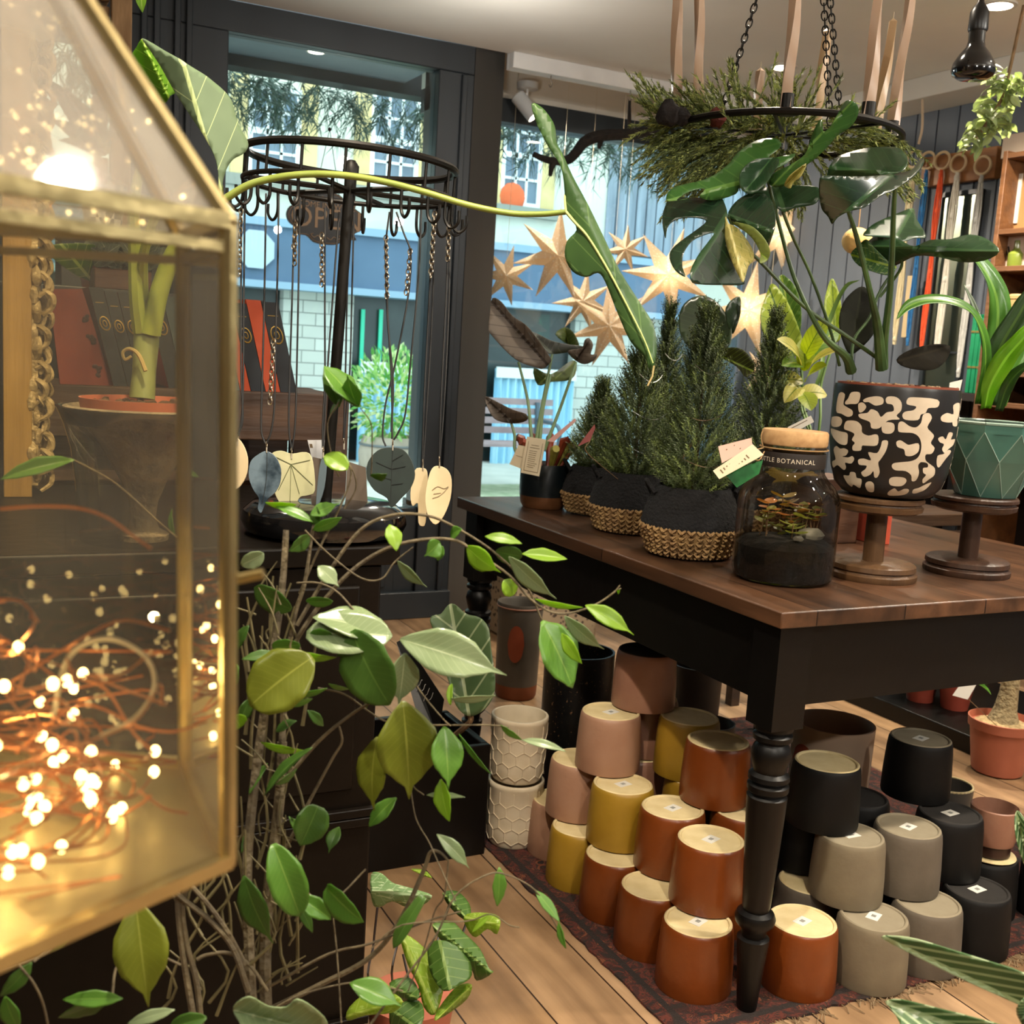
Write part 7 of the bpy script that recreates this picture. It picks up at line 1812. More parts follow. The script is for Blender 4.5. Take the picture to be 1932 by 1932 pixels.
# necklaces: cords from the crown to pendants; each one is its own thing
m_crd = mat('black waxed cord', '#0a0a0a', rough=0.6)
m_chn = mat('steel chain', '#a89c88', rough=0.3, metal=1)
def necklace(label, cords, chains, bail, outline, d, mt, vein=None, th=0.003, wdir=None, group='leaf pendant necklaces on the stand'):
    top = D(cords[0][0][0], cords[0][0][1], d)
    t = thing('pendant_necklace', label, 'necklace', D(bail[0], bail[1], d), group)
    mb = MB()
    for c_ in cords: mb.tube(cat(DP(c_, d), 5), 0.0015, 5)
    mb.build('cord', m_crd, t)
    if chains:
        for (p, q) in chains: MB().chain(D(p[0], p[1], d - .003), D(q[0], q[1], d - .003), 0.0095, 0.0062, 0.0012).build('extender_chain', m_chn, t)
    MB().torus(D(bail[0], bail[1], d), 0.004, 0.0009, VIEW_R, n=14, k=5).tube([D(bail[0], bail[1] + 4, d), D(bail[0], bail[1] + 16, d)], 0.0014, 5).build('bail', m_chn, t)
    if outline:
        pts = smooth2(outline, 3); mb = MB(); P = [D(x, y, d) for x, y in pts]
        mb.prism(P if th > 0 else P, VIEW_B * -abs(th)); pd = mb.build('pendant', mt, t, bevel=0.0006, angle=30)
        if vein:
            vm = MB()
            for v_ in vein[0]: vm.tube(cat([D(x, y, d - 0.0006) for x, y in v_], 4), 0.0005, 4)
            vm.build('veins', vein[1], pd)
    return t
m_pg = mat('dark green enamel leaf', '#17221f', '#1f2c28', scale=30, rough=0.5); m_pb = mat('blue grey marbled ceramic', '#22303a', '#6a7c88', scale=30, rough=0.25, coat=0.4)
m_pc = mat('pale green cream porcelain', '#b0ae84', '#c0bc94', scale=20, rough=0.5); m_po = mat('cream porcelain', '#c8b48c', '#d2c09a', scale=20, rough=0.5)
m_vd = mat('dark green vein', '#5c6038', rough=0.7); m_vk = mat('black vein', '#0c1412', rough=0.6)
necklace('necklace with a round dark green leaf pendant, right of the pole', [[(735, 400), (728, 470), (732, 600), (738, 700), (740, 780), (740, 828)], [(748, 400), (762, 440), (775, 480), (770, 560), (745, 690), (728, 760), (722, 820), (728, 842)], [(795, 396), (790, 520), (775, 680), (765, 780), (752, 815), (743, 830)], [(727, 460), (731, 600), (742, 720), (738, 815)]],
         [((728, 445), (730, 562)), ((774, 470), (766, 556))], (741, 834), [(735, 844), (760, 848), (776, 868), (783, 895), (775, 920), (757, 940), (738, 958), (730, 940), (706, 925), (692, 900), (694, 872), (712, 850)], 1.66, m_pg, ([[(741, 848), (739, 900), (737, 950)], [(740, 870), (760, 858)], [(740, 885), (765, 880)], [(739, 885), (710, 872)], [(739, 905), (705, 895)], [(738, 915), (760, 912)]], m_vk))
necklace('necklace with a marbled blue grey leaf pendant with curled tip', [[(502, 365), (500, 500), (497, 640), (494, 740), (493, 810), (500, 836)], [(526, 370), (524, 500), (520, 640), (518, 760), (512, 812), (503, 836)]], [((516, 640), (509, 762))], (503, 838), [(503, 851), (520, 862), (530, 885), (528, 912), (518, 930), (505, 942), (497, 958), (492, 968), (486, 960), (488, 940), (478, 925), (469, 900), (472, 872), (486, 858)], 1.64, m_pb, ([[(504, 854), (503, 900), (495, 950)]], m_vk))
necklace('necklace with a big pale green ivy leaf pendant', [[(555, 372), (553, 500), (547, 700), (545, 800), (550, 848)], [(566, 372), (564, 500), (560, 700), (557, 800), (551, 848)]], [((557, 420), (556, 500))], (550, 850), [(512, 856), (530, 850), (550, 856), (578, 853), (590, 870), (594, 925), (580, 935), (566, 938), (556, 955), (545, 962), (532, 955), (520, 935), (517, 915), (524, 890), (516, 872)], 1.69, m_pc, ([[(549, 876), (547, 952)], [(549, 876), (585, 868)], [(549, 876), (590, 915)], [(549, 876), (520, 862)], [(549, 876), (525, 925)], [(549, 876), (565, 932)]], m_vd))
necklace('necklace with a narrow pale blue pendant turned edge-on left of the pole', [[(613, 392), (613, 600), (613, 720), (609, 800), (609, 845)], [(640, 400), (628, 560), (618, 700), (613, 790), (610, 845)]], [((607, 440), (607, 540))], (610, 848), [(611, 860), (616, 875), (612, 920), (600, 955), (596, 950), (600, 900), (605, 870)], 1.66, mat('pale blue metal', '#6f8088', rough=0.3, metal=0.5))
necklace('necklace with an oval cream porcelain pendant pressed with a bird outline', [[(848, 420), (840, 600), (832, 760), (829, 862)], [(850, 430), (846, 600), (838, 760), (830, 862)]], [((847, 425), (844, 492))], (829, 866), [(815, 884), (828, 879), (844, 886), (852, 905), (850, 940), (838, 972), (822, 990), (808, 975), (802, 945), (806, 910)], 1.68, m_po, ([[(815, 925), (826, 918), (838, 922), (846, 918), (838, 928), (828, 936), (816, 940)], [(818, 932), (832, 930)]], mat('grey press line', '#8a7a5c', rough=0.8)))
necklace('necklace with a jagged cream porcelain shard pendant behind the oval one', [[(818, 410), (808, 600), (800, 760), (797, 868)], [(822, 410), (815, 600), (806, 760), (799, 868)]], [((820, 400), (812, 525))], (798, 872), [(782, 888), (796, 883), (806, 890), (806, 930), (803, 985), (796, 993), (789, 985), (788, 950), (778, 955), (774, 930)], 1.71, m_po)
necklace('necklace with a rounded cream pendant beside the lantern corner', [[(456, 372), (455, 500), (455, 700), (458, 790), (448, 822)], [(462, 372), (460, 560), (458, 760), (450, 822)]], [((455, 395), (450, 520))], (448, 825), [(446, 828), (458, 838), (467, 862), (466, 892), (455, 915), (443, 922), (436, 900), (435, 860)], 1.62, m_po)
necklace('plain black cord necklace hanging behind the pole', [[(660, 400), (655, 560), (652, 700), (648, 830)], [(668, 402), (664, 560), (660, 700), (649, 830)]], [((556, 440), (553, 470))], (649, 832), None, 1.80, m_po)
card_tag('display_card', 'tall taupe card standing on the necklace stand base behind the dark green leaf', [(655, 870), (690, 882), (696, 992), (650, 985)], 1.73, [], m=mat('taupe card', '#5c5044', rough=0.8), cat_='card')
card_tag('display_card', 'taupe card left of the pole on the necklace stand base', [(590, 862), (616, 868), (612, 975), (585, 972)], 1.74, [], m=mat('taupe card', '#5c5044', rough=0.8), cat_='card')
card_tag('display_card', 'white card behind the pole on the necklace stand', [(580, 830), (618, 830), (618, 880), (592, 880)], 1.82, [(0.05, 0.15, 0.2, 0.3)], m=mat('white card', '#d8d8d8', rough=0.8), cat_='card')
# OPEN sign on the door glass
ys = YF - 0.012
s0, s1 = Y_(616, 412, ys), Y_(692, 412, ys)
ctr = s0; hw_ = (Y_(691, 412, ys).x - Y_(541, 412, ys).x) / 2; hh_ = (Y_(616, 362, ys).z - Y_(616, 462, ys).z) / 2
sg = thing('open_sign', 'dark scalloped OPEN sign hanging on a thin chain on the door glass', 'sign', ctr)
PO = [(-1, 0), (-.92, .3), (-.72, .5), (-.78, .72), (-.5, .72), (-.3, .95), (0, 1.0), (.3, .95), (.5, .72), (.78, .72), (.72, .5), (.92, .3), (1, 0), (.92, -.3), (.72, -.5), (.78, -.72), (.5, -.72), (.3, -.95), (0, -1.0), (-.3, -.95), (-.5, -.72), (-.78, -.72), (-.72, -.5), (-.92, -.3)]
def outl(s, y): return [V((ctr.x + a * hw_ * s, y, ctr.z + b_ * hh_ * s)) for a, b_ in smooth2(PO, 3)]
MB().prism(outl(1, ys), (0, 0.008, 0)).build('board', mat('black brown board', '#120f0d', '#181411', rough=0.5), sg, flat=True)
m_let = mat('tan lettering', '#97795a', rough=0.6)
bdr = MB(); bdr.tube(outl(0.94, ys - 0.001), 0.0012, 4, 0, True); bdr.build('border_line', m_let, sg)
lt = MB()
for txt, sz, dz in (('COME IN, WE\'RE', 0.032, 0.46 * hh_), ('OPEN', 0.115, -0.06 * hh_)):
    vs, fs = text_mesh(txt, sz, 0.0008)
    lt.add([V((ctr.x + p.x, ys - 0.0015 - p.z, ctr.z + dz + p.y)) for p in vs], fs)
lt.build('lettering', m_let, sg, flat=True)
sc3 = MB()
for sgn in (1, -1):
    for m_ in (1, -1):
        sc3.tube(cat([V((ctr.x + m_ * a * hw_, ys - 0.002, ctr.z + sgn * hh_ * (0.72 + b_))) for a, b_ in ((0.02, 0), (0.12, .08), (0.2, -.04), (0.3, .04), (0.38, -.06), (0.32, -.1))]), 0.0016, 4)
sc3.build('scroll_ornament', m_let, sg)
tp = Y_(622, 244, ys)
MB().tube([tp, V((ctr.x - hw_ * .3, ys, ctr.z + hh_ * .93))], 0.0016, 4).tube([tp, V((ctr.x + hw_ * .3, ys, ctr.z + hh_ * .93))], 0.0016, 4).ball(tp, 0.008).build('hanging_wire', m_irn, sg)
# door latch plate glimpsed left of the rubber fig
# ---------------------------------------------------------------- weeping fig in the foreground
fb = D(470, 1932, 1.02); fb = V((fb.x, fb.y, 0))
fi = thing('potted_weeping_fig', 'tall weeping fig with thin tangled stems and hanging pointed leaves in the foreground', 'houseplant', fb)
lat(fi, fb, [(0, 0), (0.09, 0), (0.10, 0.01), (0.125, 0.24), (0.118, 0.24), (0.112, 0.2), (0.0, 0.2)], mat('dark plastic pot', '#1c1a18', rough=0.5), 36, fi, 'pot', caps=False)
MB().lathe([(0, 0.205), (0.114, 0.205)], fb, 24, caps=False).build('soil', m_soil, fi)
m_fst = mat('fig stem bark', '#4c4230', '#665a40', scale=40, rough=0.8, bump=0.4, bscale=120)
m_ftw = mat('fig young twig', '#544d30', '#665c3a', scale=40, rough=0.6)
TR = [  # thick stems: path, depth range, radii (metres)
 ([(500, 2060), (502, 1932), (500, 1800), (510, 1650), (528, 1500), (532, 1400)], (1.03, 1.04), [0.0085, 0.0075, 0.0065]),
 ([(478, 2060), (476, 1932), (470, 1800), (466, 1640), (480, 1480), (505, 1300), (520, 1200), (533, 1100), (540, 1000)], (1.01, 1.04), [0.0075, 0.006, 0.004]),
 ([(532, 1400), (540, 1260), (556, 1160), (575, 1100), (590, 1000), (600, 960)], (1.04, 1.05), [0.0045, 0.0028, 0.0015]),
 ([(380, 2060), (366, 1932), (345, 1800), (335, 1700), (340, 1640)], (1.0, .98), [0.005, 0.004, 0.003]),
 ([(384, 2000), (372, 1860), (352, 1780), (345, 1700), (372, 1640)], (1.0, .98), [0.004, 0.003]),
 ([(468, 1870), (440, 1790), (400, 1740), (350, 1700), (300, 1660), (280, 1640)], (1.0, .97), [0.004, 0.0026]),
 ([(462, 1820), (430, 1760), (395, 1710), (350, 1660), (322, 1640)], (1.0, .97), [0.0035, 0.0024]),
 ([(505, 1870), (470, 1820), (430, 1798), (390, 1802), (372, 1810)], (1.0, 1.0), [0.002, 0.0025]),
 ([(508, 1905), (600, 1860), (700, 1805), (758, 1730), (800, 1640), (812, 1608), (830, 1608), (846, 1624)], (1.03, 1.0), [0.0036, 0.003, 0.0014]),
 ([(846, 1624), (838, 1690), (820, 1720), (800, 1790), (770, 1870)], (1.0, 1.02), [0.0012, 0.0008]),
 ([(510, 1860), (620, 1800), (700, 1780), (800, 1740), (868, 1720)], (1.02, 0.98), [0.002, 0.001]),
 ([(540, 1600), (590, 1500), (628, 1430), (645, 1400), (640, 1370)], (1.04, 1.02), [0.0024, 0.0014]),
 ([(532, 1480), (600, 1400), (660, 1350), (705, 1322)], (1.04, 1.0), [0.0028, 0.0016]),
 ([(560, 1180), (620, 1080), (680, 1000), (740, 972), (800, 972), (850, 990), (930, 1040), (990, 1100), (1020, 1165), (1028, 1180)], (1.04, 1.05), [0.0026, 0.0018, 0.001]),
 ([(535, 1250), (590, 1160), (660, 1080), (730, 1035), (800, 1018), (860, 1020), (900, 1045), (960, 1085), (1000, 1130), (1040, 1155), (1080, 1156), (1125, 1140), (1158, 1118), (1170, 1104)], (1.04, 1.04), [0.0030, 0.0018, 0.0010]),
 ([(575, 1000), (620, 1045), (680, 1090), (720, 1092), (745, 1060), (780, 1032)], (1.03, 1.04), [0.0012, 0.001]),
 ([(560, 1100), (600, 1100), (640, 1120), (690, 1180), (730, 1230)], (1.03, 1.0), [0.0014, 0.001]),
 ([(600, 1298), (650, 1310), (700, 1345), (740, 1365), (800, 1368), (860, 1368), (920, 1368), (960, 1372)], (1.02, 1.0), [0.0013, 0.001]),
 ([(565, 1120), (600, 1040), (640, 960), (662, 900), (655, 870), (640, 850)], (1.05, 1.04), [0.0018, 0.0008]),
 ([(650, 960), (672, 920), (662, 880), (640, 850)], (1.05, 1.04), [0.0010, 0.0008]),
 ([(640, 900), (628, 870), (618, 800), (640, 758)], (1.05, 1.04), [0.001, 0.0008]),
 ([(700, 900), (702, 850), (700, 800), (680, 770)], (1.06, 1.04), [0.001, 0.0006]),
 ([(1170, 1104), (1165, 1112), (1172, 1110)], (1.04, 1.04), 0.0007),
 ([(760, 1250), (790, 1300), (830, 1350), (850, 1370)], (1.0, 1.0), 0.0009),
 ([(745, 1360), (760, 1420), (778, 1480), (800, 1500)], (1.0, 1.0), 0.0008),
 ([(775, 1490), (785, 1545), (810, 1590), (830, 1635), (860, 1700)], (1.0, 0.97), 0.0008),
 ([(470, 1930), (560, 1880), (650, 1856), (700, 1856), (760, 1870)], (0.98, 0.96), 0.0010),
 ([(625, 1700), (635, 1790), (640, 1860), (644, 1930)], (0.97, 0.96), 0.0009),
 ([(700, 1932), (760, 1850), (820, 1770), (860, 1690), (920, 1650), (960, 1652), (1010, 1680), (1040, 1730), (1066, 1780)], (0.96, 0.97), [0.0016, 0.0011, 0.0007]),
 ([(700, 1790), (760, 1745), (880, 1738), (925, 1725), (960, 1745), (980, 1750)], (0.97, 0.97), 0.0008),
 ([(560, 1660), (600, 1700), (640, 1690), (690, 1640)], (0.98, 1.0), 0.0011),
 ([(0, 1742), (20, 1800), (60, 1850), (80, 1890), (90, 1932)], (0.80, 0.84), 0.0012),
 ([(140, 1740), (100, 1790), (64, 1810), (0, 1834)], (0.85, 0.82), 0.0009),
 ([(232, 1712), (180, 1740), (120, 1770), (64, 1815)], (0.86, 0.82), 0.0010),
 ([(340, 1820), (300, 1802), (268, 1790), (236, 1800), (218, 1830), (212, 1880)], (0.92, 0.86), 0.0013),
 ([(140, 868), (200, 900), (240, 930), (300, 985), (335, 1015)], (0.9, 0.95), 0.0009),
]
rnd = random.Random(77)
# fine side twigs near the main stems
TW = []
for i in range(54):
    y0 = rnd.uniform(1100, 1880); x0 = 520 + (1932 - y0) * 0.01 + rnd.uniform(-45, 40); a = rnd.uniform(-1, 1); L = rnd.uniform(30, 100)
    x1 = x0 + a * L; y1 = y0 - rnd.uniform(20, 90); TW.append(([(x0, y0), ((x0 + x1) / 2 + rnd.uniform(-12, 12), (y0 + y1) / 2), (x1, y1)], (1.03 + rnd.uniform(-.04, .03),) * 2, [0.0011, 0.0006]))
for i in range(26):
    x0 = rnd.uniform(460, 575); y0 = rnd.uniform(1250, 1900); TW.append(([(x0, y0), (x0 + rnd.uniform(-25, 25), y0 - 80), (x0 + rnd.uniform(-40, 40), y0 - rnd.uniform(140, 220))], (1.04,) * 2, [0.002, 0.0009]))
for i in range(18):
    x0 = rnd.uniform(280, 480); y0 = rnd.uniform(1700, 1932); TW.append(([(x0, y0), (x0 + rnd.uniform(-30, 50), y0 - 60), (x0 + rnd.uniform(-60, 90), y0 - rnd.uniform(100, 160))], (1.0,) * 2, [0.0018, 0.0008]))
sm = MB()
for p, d, r in TR: sm.tube(cat(DP(p, d), 5), [q * 0.74 for q in r] if isinstance(r, list) else r * 0.8, 7)
base_ = V((fb.x, fb.y, 0.205))
for p, d, r in (TR[0], TR[1], TR[3], TR[4]):
    q = DP(p[:1], d[0])[0]; sm.tube(cat([base_ + (q - base_) * 0.25 * V((1, 1, 0)).length * 0 + V(((q.x - fb.x) * .3, (q.y - fb.y) * .3, 0)), q.lerp(base_, .5) , q], 5), [0.009, r[0] if isinstance(r, list) else r], 8)
sm.build('stem', m_fst, fi)
tm = MB()
for p, d, r in TW: tm.tube(cat(DP(p, d), 3), r, 5)
tm.build('twigs', m_ftw, fi)
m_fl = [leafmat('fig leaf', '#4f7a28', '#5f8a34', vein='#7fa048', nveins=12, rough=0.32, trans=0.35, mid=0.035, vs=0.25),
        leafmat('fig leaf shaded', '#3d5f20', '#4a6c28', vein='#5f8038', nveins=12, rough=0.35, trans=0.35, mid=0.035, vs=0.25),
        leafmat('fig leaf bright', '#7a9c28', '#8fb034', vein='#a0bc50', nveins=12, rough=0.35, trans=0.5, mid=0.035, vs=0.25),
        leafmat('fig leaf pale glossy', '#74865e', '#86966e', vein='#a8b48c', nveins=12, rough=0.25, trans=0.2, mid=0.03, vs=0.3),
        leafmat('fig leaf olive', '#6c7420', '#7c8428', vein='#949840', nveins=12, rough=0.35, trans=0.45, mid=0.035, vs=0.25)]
# base px, tip px, width px, material, depth, shape, roll (-1 edge-on .. 1 facing)
LV = [
 (612, 692, 680, 768, 40, 0, 1.04, 'lance', .6), (640, 768, 612, 690, 34, 1, 1.05, 'lance', .9), (675, 768, 655, 706, 40, 0, 1.04, 'ficus', .8), (642, 752, 622, 785, 10, 1, 1.05, 'lance', .9),
 (614, 858, 656, 886, 34, 2, 1.04, 'oval', .9), (700, 898, 730, 894, 16, 1, 1.05, 'lance', .6), (560, 952, 500, 948, 14, 2, 1.05, 'lance', .7), (590, 985, 520, 956, 18, 0, 1.04, 'lance', .7), (585, 972, 640, 950, 26, 0, 1.04, 'ficus', .9), (590, 1000, 645, 976, 22, 0, 1.04, 'lance', .9), (585, 1010, 545, 1040, 26, 1, 1.04, 'lance', .8), (592, 960, 604, 985, 30, 1, 1.05, 'oval', .8),
 (600, 1068, 640, 1108, 30, 3, 1.03, 'ficus', .9), (455, 1066, 498, 1044, 30, 3, 1.03, 'oval', .9), (550, 1150, 480, 1108, 46, 1, 1.03, 'oval', .9), (578, 1134, 628, 1134, 20, 0, 1.04, 'oval', .9), (735, 990, 748, 1040, 30, 2, 1.02, 'lance', .9), (750, 1058, 806, 1108, 22, 3, 1.03, 'ficus', .7), (830, 1022, 800, 1050, 36, 0, 1.04, 'ficus', .9), (835, 1030, 826, 1058, 20, 0, 1.04, 'lance', .9), (850, 1012, 872, 998, 24, 0, 1.05, 'lance', .9),
 (880, 1030, 945, 1080, 40, 2, 1.04, 'ficus', .9), (915, 1012, 985, 1026, 20, 2, 1.05, 'lance', .8), (935, 1040, 985, 1050, 34, 1, 1.05, 'oval', .9), (985, 1045, 1070, 1055, 24, 2, 1.05, 'lance', .8), (960, 1050, 1050, 1130, 34, 3, 1.04, 'ficus', .8), (950, 1095, 970, 1122, 32, 2, 1.04, 'oval', .9), (1010, 1130, 1100, 1146, 12, 2, 1.04, 'lance', .8),
 (1104, 1142, 1196, 1198, 32, 2, 1.03, 'ficus', .9), (1065, 1162, 1140, 1225, 30, 3, 1.03, 'ficus', .9), (1022, 1172, 1080, 1298, 74, 0, 1.02, 'lance', .7), (1060, 1195, 1098, 1252, 26, 2, 1.02, 'lance', .9),
 (578, 1198, 740, 1200, 74, 3, 1.0, 'oval', .8), (735, 1200, 590, 1165, 50, 3, 1.01, 'lance', .6), (755, 1206, 956, 1274, 80, 3, 0.98, 'ficus', .95), (585, 1196, 630, 1206, 40, 0, 1.0, 'oval', .8), (625, 1210, 660, 1210, 24, 3, 1.0, 'lance', .8),
 (664, 1190, 735, 1330, 100, 1, 0.99, 'oval', .95), (764, 1232, 752, 1330, 58, 3, 0.98, 'ficus', .95), (590, 1240, 472, 1332, 108, 4, 0.97, 'oval', .95), (566, 1216, 514, 1222, 34, 0, 1.0, 'oval', .9), (550, 1228, 635, 1240, 18, 2, 0.99, 'lance', .8), (636, 1238, 684, 1210, 16, 0, .99, 'lance', .9), (524, 1234, 456, 1244, 20, 1, 1.0, 'lance', .9),
 (760, 1322, 772, 1508, 112, 4, 0.98, 'ficus', .95), (712, 1390, 706, 1530, 58, 4, 0.99, 'ficus', .9), (838, 1370, 846, 1490, 58, 0, 0.98, 'ficus', .95), (832, 1470, 848, 1550, 34, 2, 0.985, 'lance', .9), (805, 1500, 878, 1504, 12, 3, 1.0, 'lance', .9), (748, 1505, 696, 1560, 30, 0, 1.0, 'lance', .9), (850, 1330, 852, 1290, 12, 2, 1.0, 'oval', .9), (850, 1318, 935, 1312, 16, 3, 1.0, 'lance', .8),
 (770, 1345, 776, 1360, 18, 2, 1.0, 'oval', .9), (945, 1368, 985, 1396, 14, 0, 1.0, 'lance', .8), (985, 1396, 1068, 1418, 14, 3, 1.0, 'lance', .8), (866, 1385, 926, 1460, 12, 0, 1.0, 'lance', .7), (600, 1520, 566, 1596, 60, 1, 1.02, 'round', .9), (454, 1372, 442, 1350, 30, 2, 1.0, 'oval', .9), (448, 1290, 440, 1260, 44, 0, 1.0, 'oval', .9), (492, 1400, 576, 1416, 18, 2, 1.01, 'lance', .9), (590, 1318, 530, 1330, 14, 0, 1.0, 'lance', .8), (520, 1480, 560, 1450, 14, 1, 1.0, 'lance', .8), (500, 1500, 590, 1410, 18, 1, 1.0, 'lance', .5), (545, 1310, 618, 1298, 14, 0, 1.0, 'lance', .8),
 (515, 1592, 566, 1728, 64, 0, 0.95, 'oval', .95), (460, 1652, 516, 1780, 62, 1, 0.96, 'ficus', .9), (562, 1690, 625, 1735, 34, 0, 0.96, 'lance', .9), (616, 1674, 686, 1740, 56, 0, 0.95, 'round', .9), (824, 1574, 886, 1640, 24, 3, 1.0, 'ficus', .8), (800, 1690, 742, 1790, 26, 1, 0.99, 'strap', .9), (942, 1636, 938, 1710, 26, 0, .98, 'lance', .9), (925, 1725, 890, 1760, 10, 2, .98, 'lance', .9), (1010, 1680, 1056, 1740, 18, 0, .97, 'lance', .8), (1054, 1740, 1068, 1790, 14, 0, .97, 'lance', .8),
 (256, 1698, 280, 1900, 92, 4, 0.86, 'ficus', .95), (232, 1884, 118, 1886, 28, 0, 0.85, 'lance', .9), (210, 1875, 110, 1920, 36, 1, 0.86, 'lance', .8), (330, 1905, 240, 1932, 22, 3, 0.87, 'lance', .9), (60, 1815, 0, 1880, 30, 1, 0.82, 'lance', .9), (10, 1880, 40, 1950, 50, 0, 0.80, 'ficus', .9), (130, 1775, 60, 1790, 16, 0, .84, 'lance', .8), (390, 1920, 320, 1940, 30, 1, 0.9, 'oval', .9),
 (470, 1320, 452, 1360, 22, 1, 1.03, 'oval', .8), (505, 1440, 470, 1500, 16, 1, 1.03, 'lance', .8), (545, 1540, 575, 1590, 14, 0, 1.03, 'lance', .8), (480, 1560, 455, 1610, 16, 1, 1.03, 'lance', .8), (520, 1380, 560, 1360, 16, 1, 1.02, 'lance', .7), (470, 1180, 450, 1225, 22, 1, 1.02, 'lance', .8), (560, 1700, 590, 1760, 18, 1, 1.0, 'lance', .8), (620, 1290, 660, 1300, 12, 0, 1.0, 'lance', .8), (700, 1280, 690, 1340, 24, 1, 1.04, 'ficus', .9), (640, 1560, 620, 1610, 26, 1, 1.05, 'ficus', .9), (580, 1340, 610, 1370, 18, 1, 1.03, 'lance', .9),
 (140, 868, 0, 905, 34, 0, 0.9, 'lance', .9), (660, 1855, 760, 1900, 34, 0, .95, 'ficus', .7), (655, 1940, 700, 1990, 60, 0, .95, 'ficus', .9),
 (330, 1010, 325, 960, 14, 1, .95, 'lance', .8), (1170, 1112, 1166, 1120, 6, 2, 1.04, 'lance', .8),
]
lf = MB()
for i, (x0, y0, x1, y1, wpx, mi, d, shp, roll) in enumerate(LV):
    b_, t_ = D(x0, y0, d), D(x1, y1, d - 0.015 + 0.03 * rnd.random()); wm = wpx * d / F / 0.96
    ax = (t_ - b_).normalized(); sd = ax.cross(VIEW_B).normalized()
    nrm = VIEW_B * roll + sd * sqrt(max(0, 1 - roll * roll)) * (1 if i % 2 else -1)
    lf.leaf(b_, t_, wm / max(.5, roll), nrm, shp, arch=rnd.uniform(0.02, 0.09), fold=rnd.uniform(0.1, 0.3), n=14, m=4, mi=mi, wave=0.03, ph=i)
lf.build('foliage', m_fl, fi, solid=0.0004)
# broad wavy leaves at the very bottom
blade([(440, 1900), (470, 1880), (505, 1898), (540, 1900), (560, 1885), (590, 1900), (618, 1930), (600, 1960), (480, 1960), (450, 1925)], ((440, 1905), (610, 1950)), m_fl[3], 0.88, 0.92, fi, step=9, name='broad_leaf')

# ---------------------------------------------------------------- trailing pothos on the floor behind it
pb = PZ(770, 1990, 0.0)
po_ = thing('potted_arrowhead_vine', 'low arrowhead vine with thin dark stalks and jagged mottled leaves on the floor', 'houseplant', pb)
lat(po_, pb, [(0, 0), (0.06, 0), (0.075, 0.11), (0.07, 0.11), (0, 0.1)], m_tc, 28, po_, 'pot', caps=False)
m_vine = [leafmat('vine leaf', '#3c5a24', '#4f702c', vein='#7c9450', nveins=5, rough=0.35, trans=0.3), leafmat('vine leaf bright', '#7c9c30', '#94ac3c', vein='#b0c064', nveins=5, rough=0.35, trans=0.5, spots=('#a8bc60', 6, .6)), leafmat('vine mottled leaf', '#6c8c58', '#84a070', vein='#a0b48c', nveins=5, rough=0.35, trans=0.3, spots=('#b4c49c', 5, .58))]
DV = 1.45
for o, md, mi, d in (
    ([(700, 1650), (720, 1648), (740, 1665), (762, 1672), (790, 1680), (815, 1690), (800, 1706), (770, 1712), (740, 1700), (715, 1712), (702, 1700)], ((702, 1680), (815, 1692)), 2, DV + .1),
    ([(776, 1640), (800, 1642), (815, 1656), (800, 1652)], ((776, 1640), (815, 1656)), 1, DV + .1),
    ([(835, 1685), (862, 1682), (885, 1705), (888, 1730), (876, 1735), (850, 1712)], ((836, 1685), (882, 1733)), 0, DV),
    ([(815, 1745), (850, 1738), (875, 1760), (905, 1790), (922, 1826), (930, 1835), (900, 1850), (890, 1828), (868, 1815), (845, 1790)], ((815, 1745), (928, 1835)), 0, DV - .1),
    ([(876, 1728), (905, 1722), (942, 1730), (938, 1762), (920, 1752), (898, 1768), (882, 1752)], ((878, 1730), (942, 1745)), 1, DV - .05),
    ([(810, 1780), (840, 1775), (880, 1800), (890, 1840), (868, 1858), (838, 1870), (815, 1840), (808, 1810)], ((830, 1778), (850, 1868)), 0, DV - .12),
    ([(756, 1768), (775, 1768), (812, 1800), (838, 1835), (834, 1878), (820, 1915), (800, 1900), (790, 1860), (770, 1820)], ((760, 1770), (822, 1912)), 1, DV - .1),
    ([(735, 1855), (760, 1845), (780, 1850), (792, 1880), (770, 1890), (745, 1880)], ((735, 1860), (792, 1885)), 0, DV - .1),
    ([(830, 1900), (862, 1862), (890, 1858), (880, 1885), (845, 1912), (820, 1925)], ((890, 1860), (822, 1925)), 1, DV - .12),
    ([(740, 1900), (790, 1888), (800, 1920), (780, 1950), (740, 1940)], ((740, 1905), (795, 1945)), 0, DV - .12),
    ([(660, 1900), (700, 1868), (738, 1872), (760, 1890), (740, 1910), (690, 1915), (655, 1925)], ((660, 1915), (760, 1888)), 1, DV - .15)):
    blade(o, md, m_vine[mi], d, d - 0.03, po_, step=8, fold=0.02)
st = MB()
for p in ([(770, 1990), (740, 1850), (755, 1760), (768, 1705)], [(760, 1990), (700, 1860), (705, 1780), (712, 1712)], [(780, 1990), (800, 1850), (830, 1760), (850, 1700)], [(775, 1990), (780, 1900), (820, 1780)], [(790, 1990), (840, 1850), (880, 1740)], [(785, 1990), (790, 1930), (760, 1800)]):
    q_ = [D(x, y, DV) for x, y in p[1:]]; st.tube(cat([pb + V((0, 0, 0.1))] + q_), 0.0016, 5)
st.build('stalk', mat('purple black stalk', '#1f1512', rough=0.5), po_)

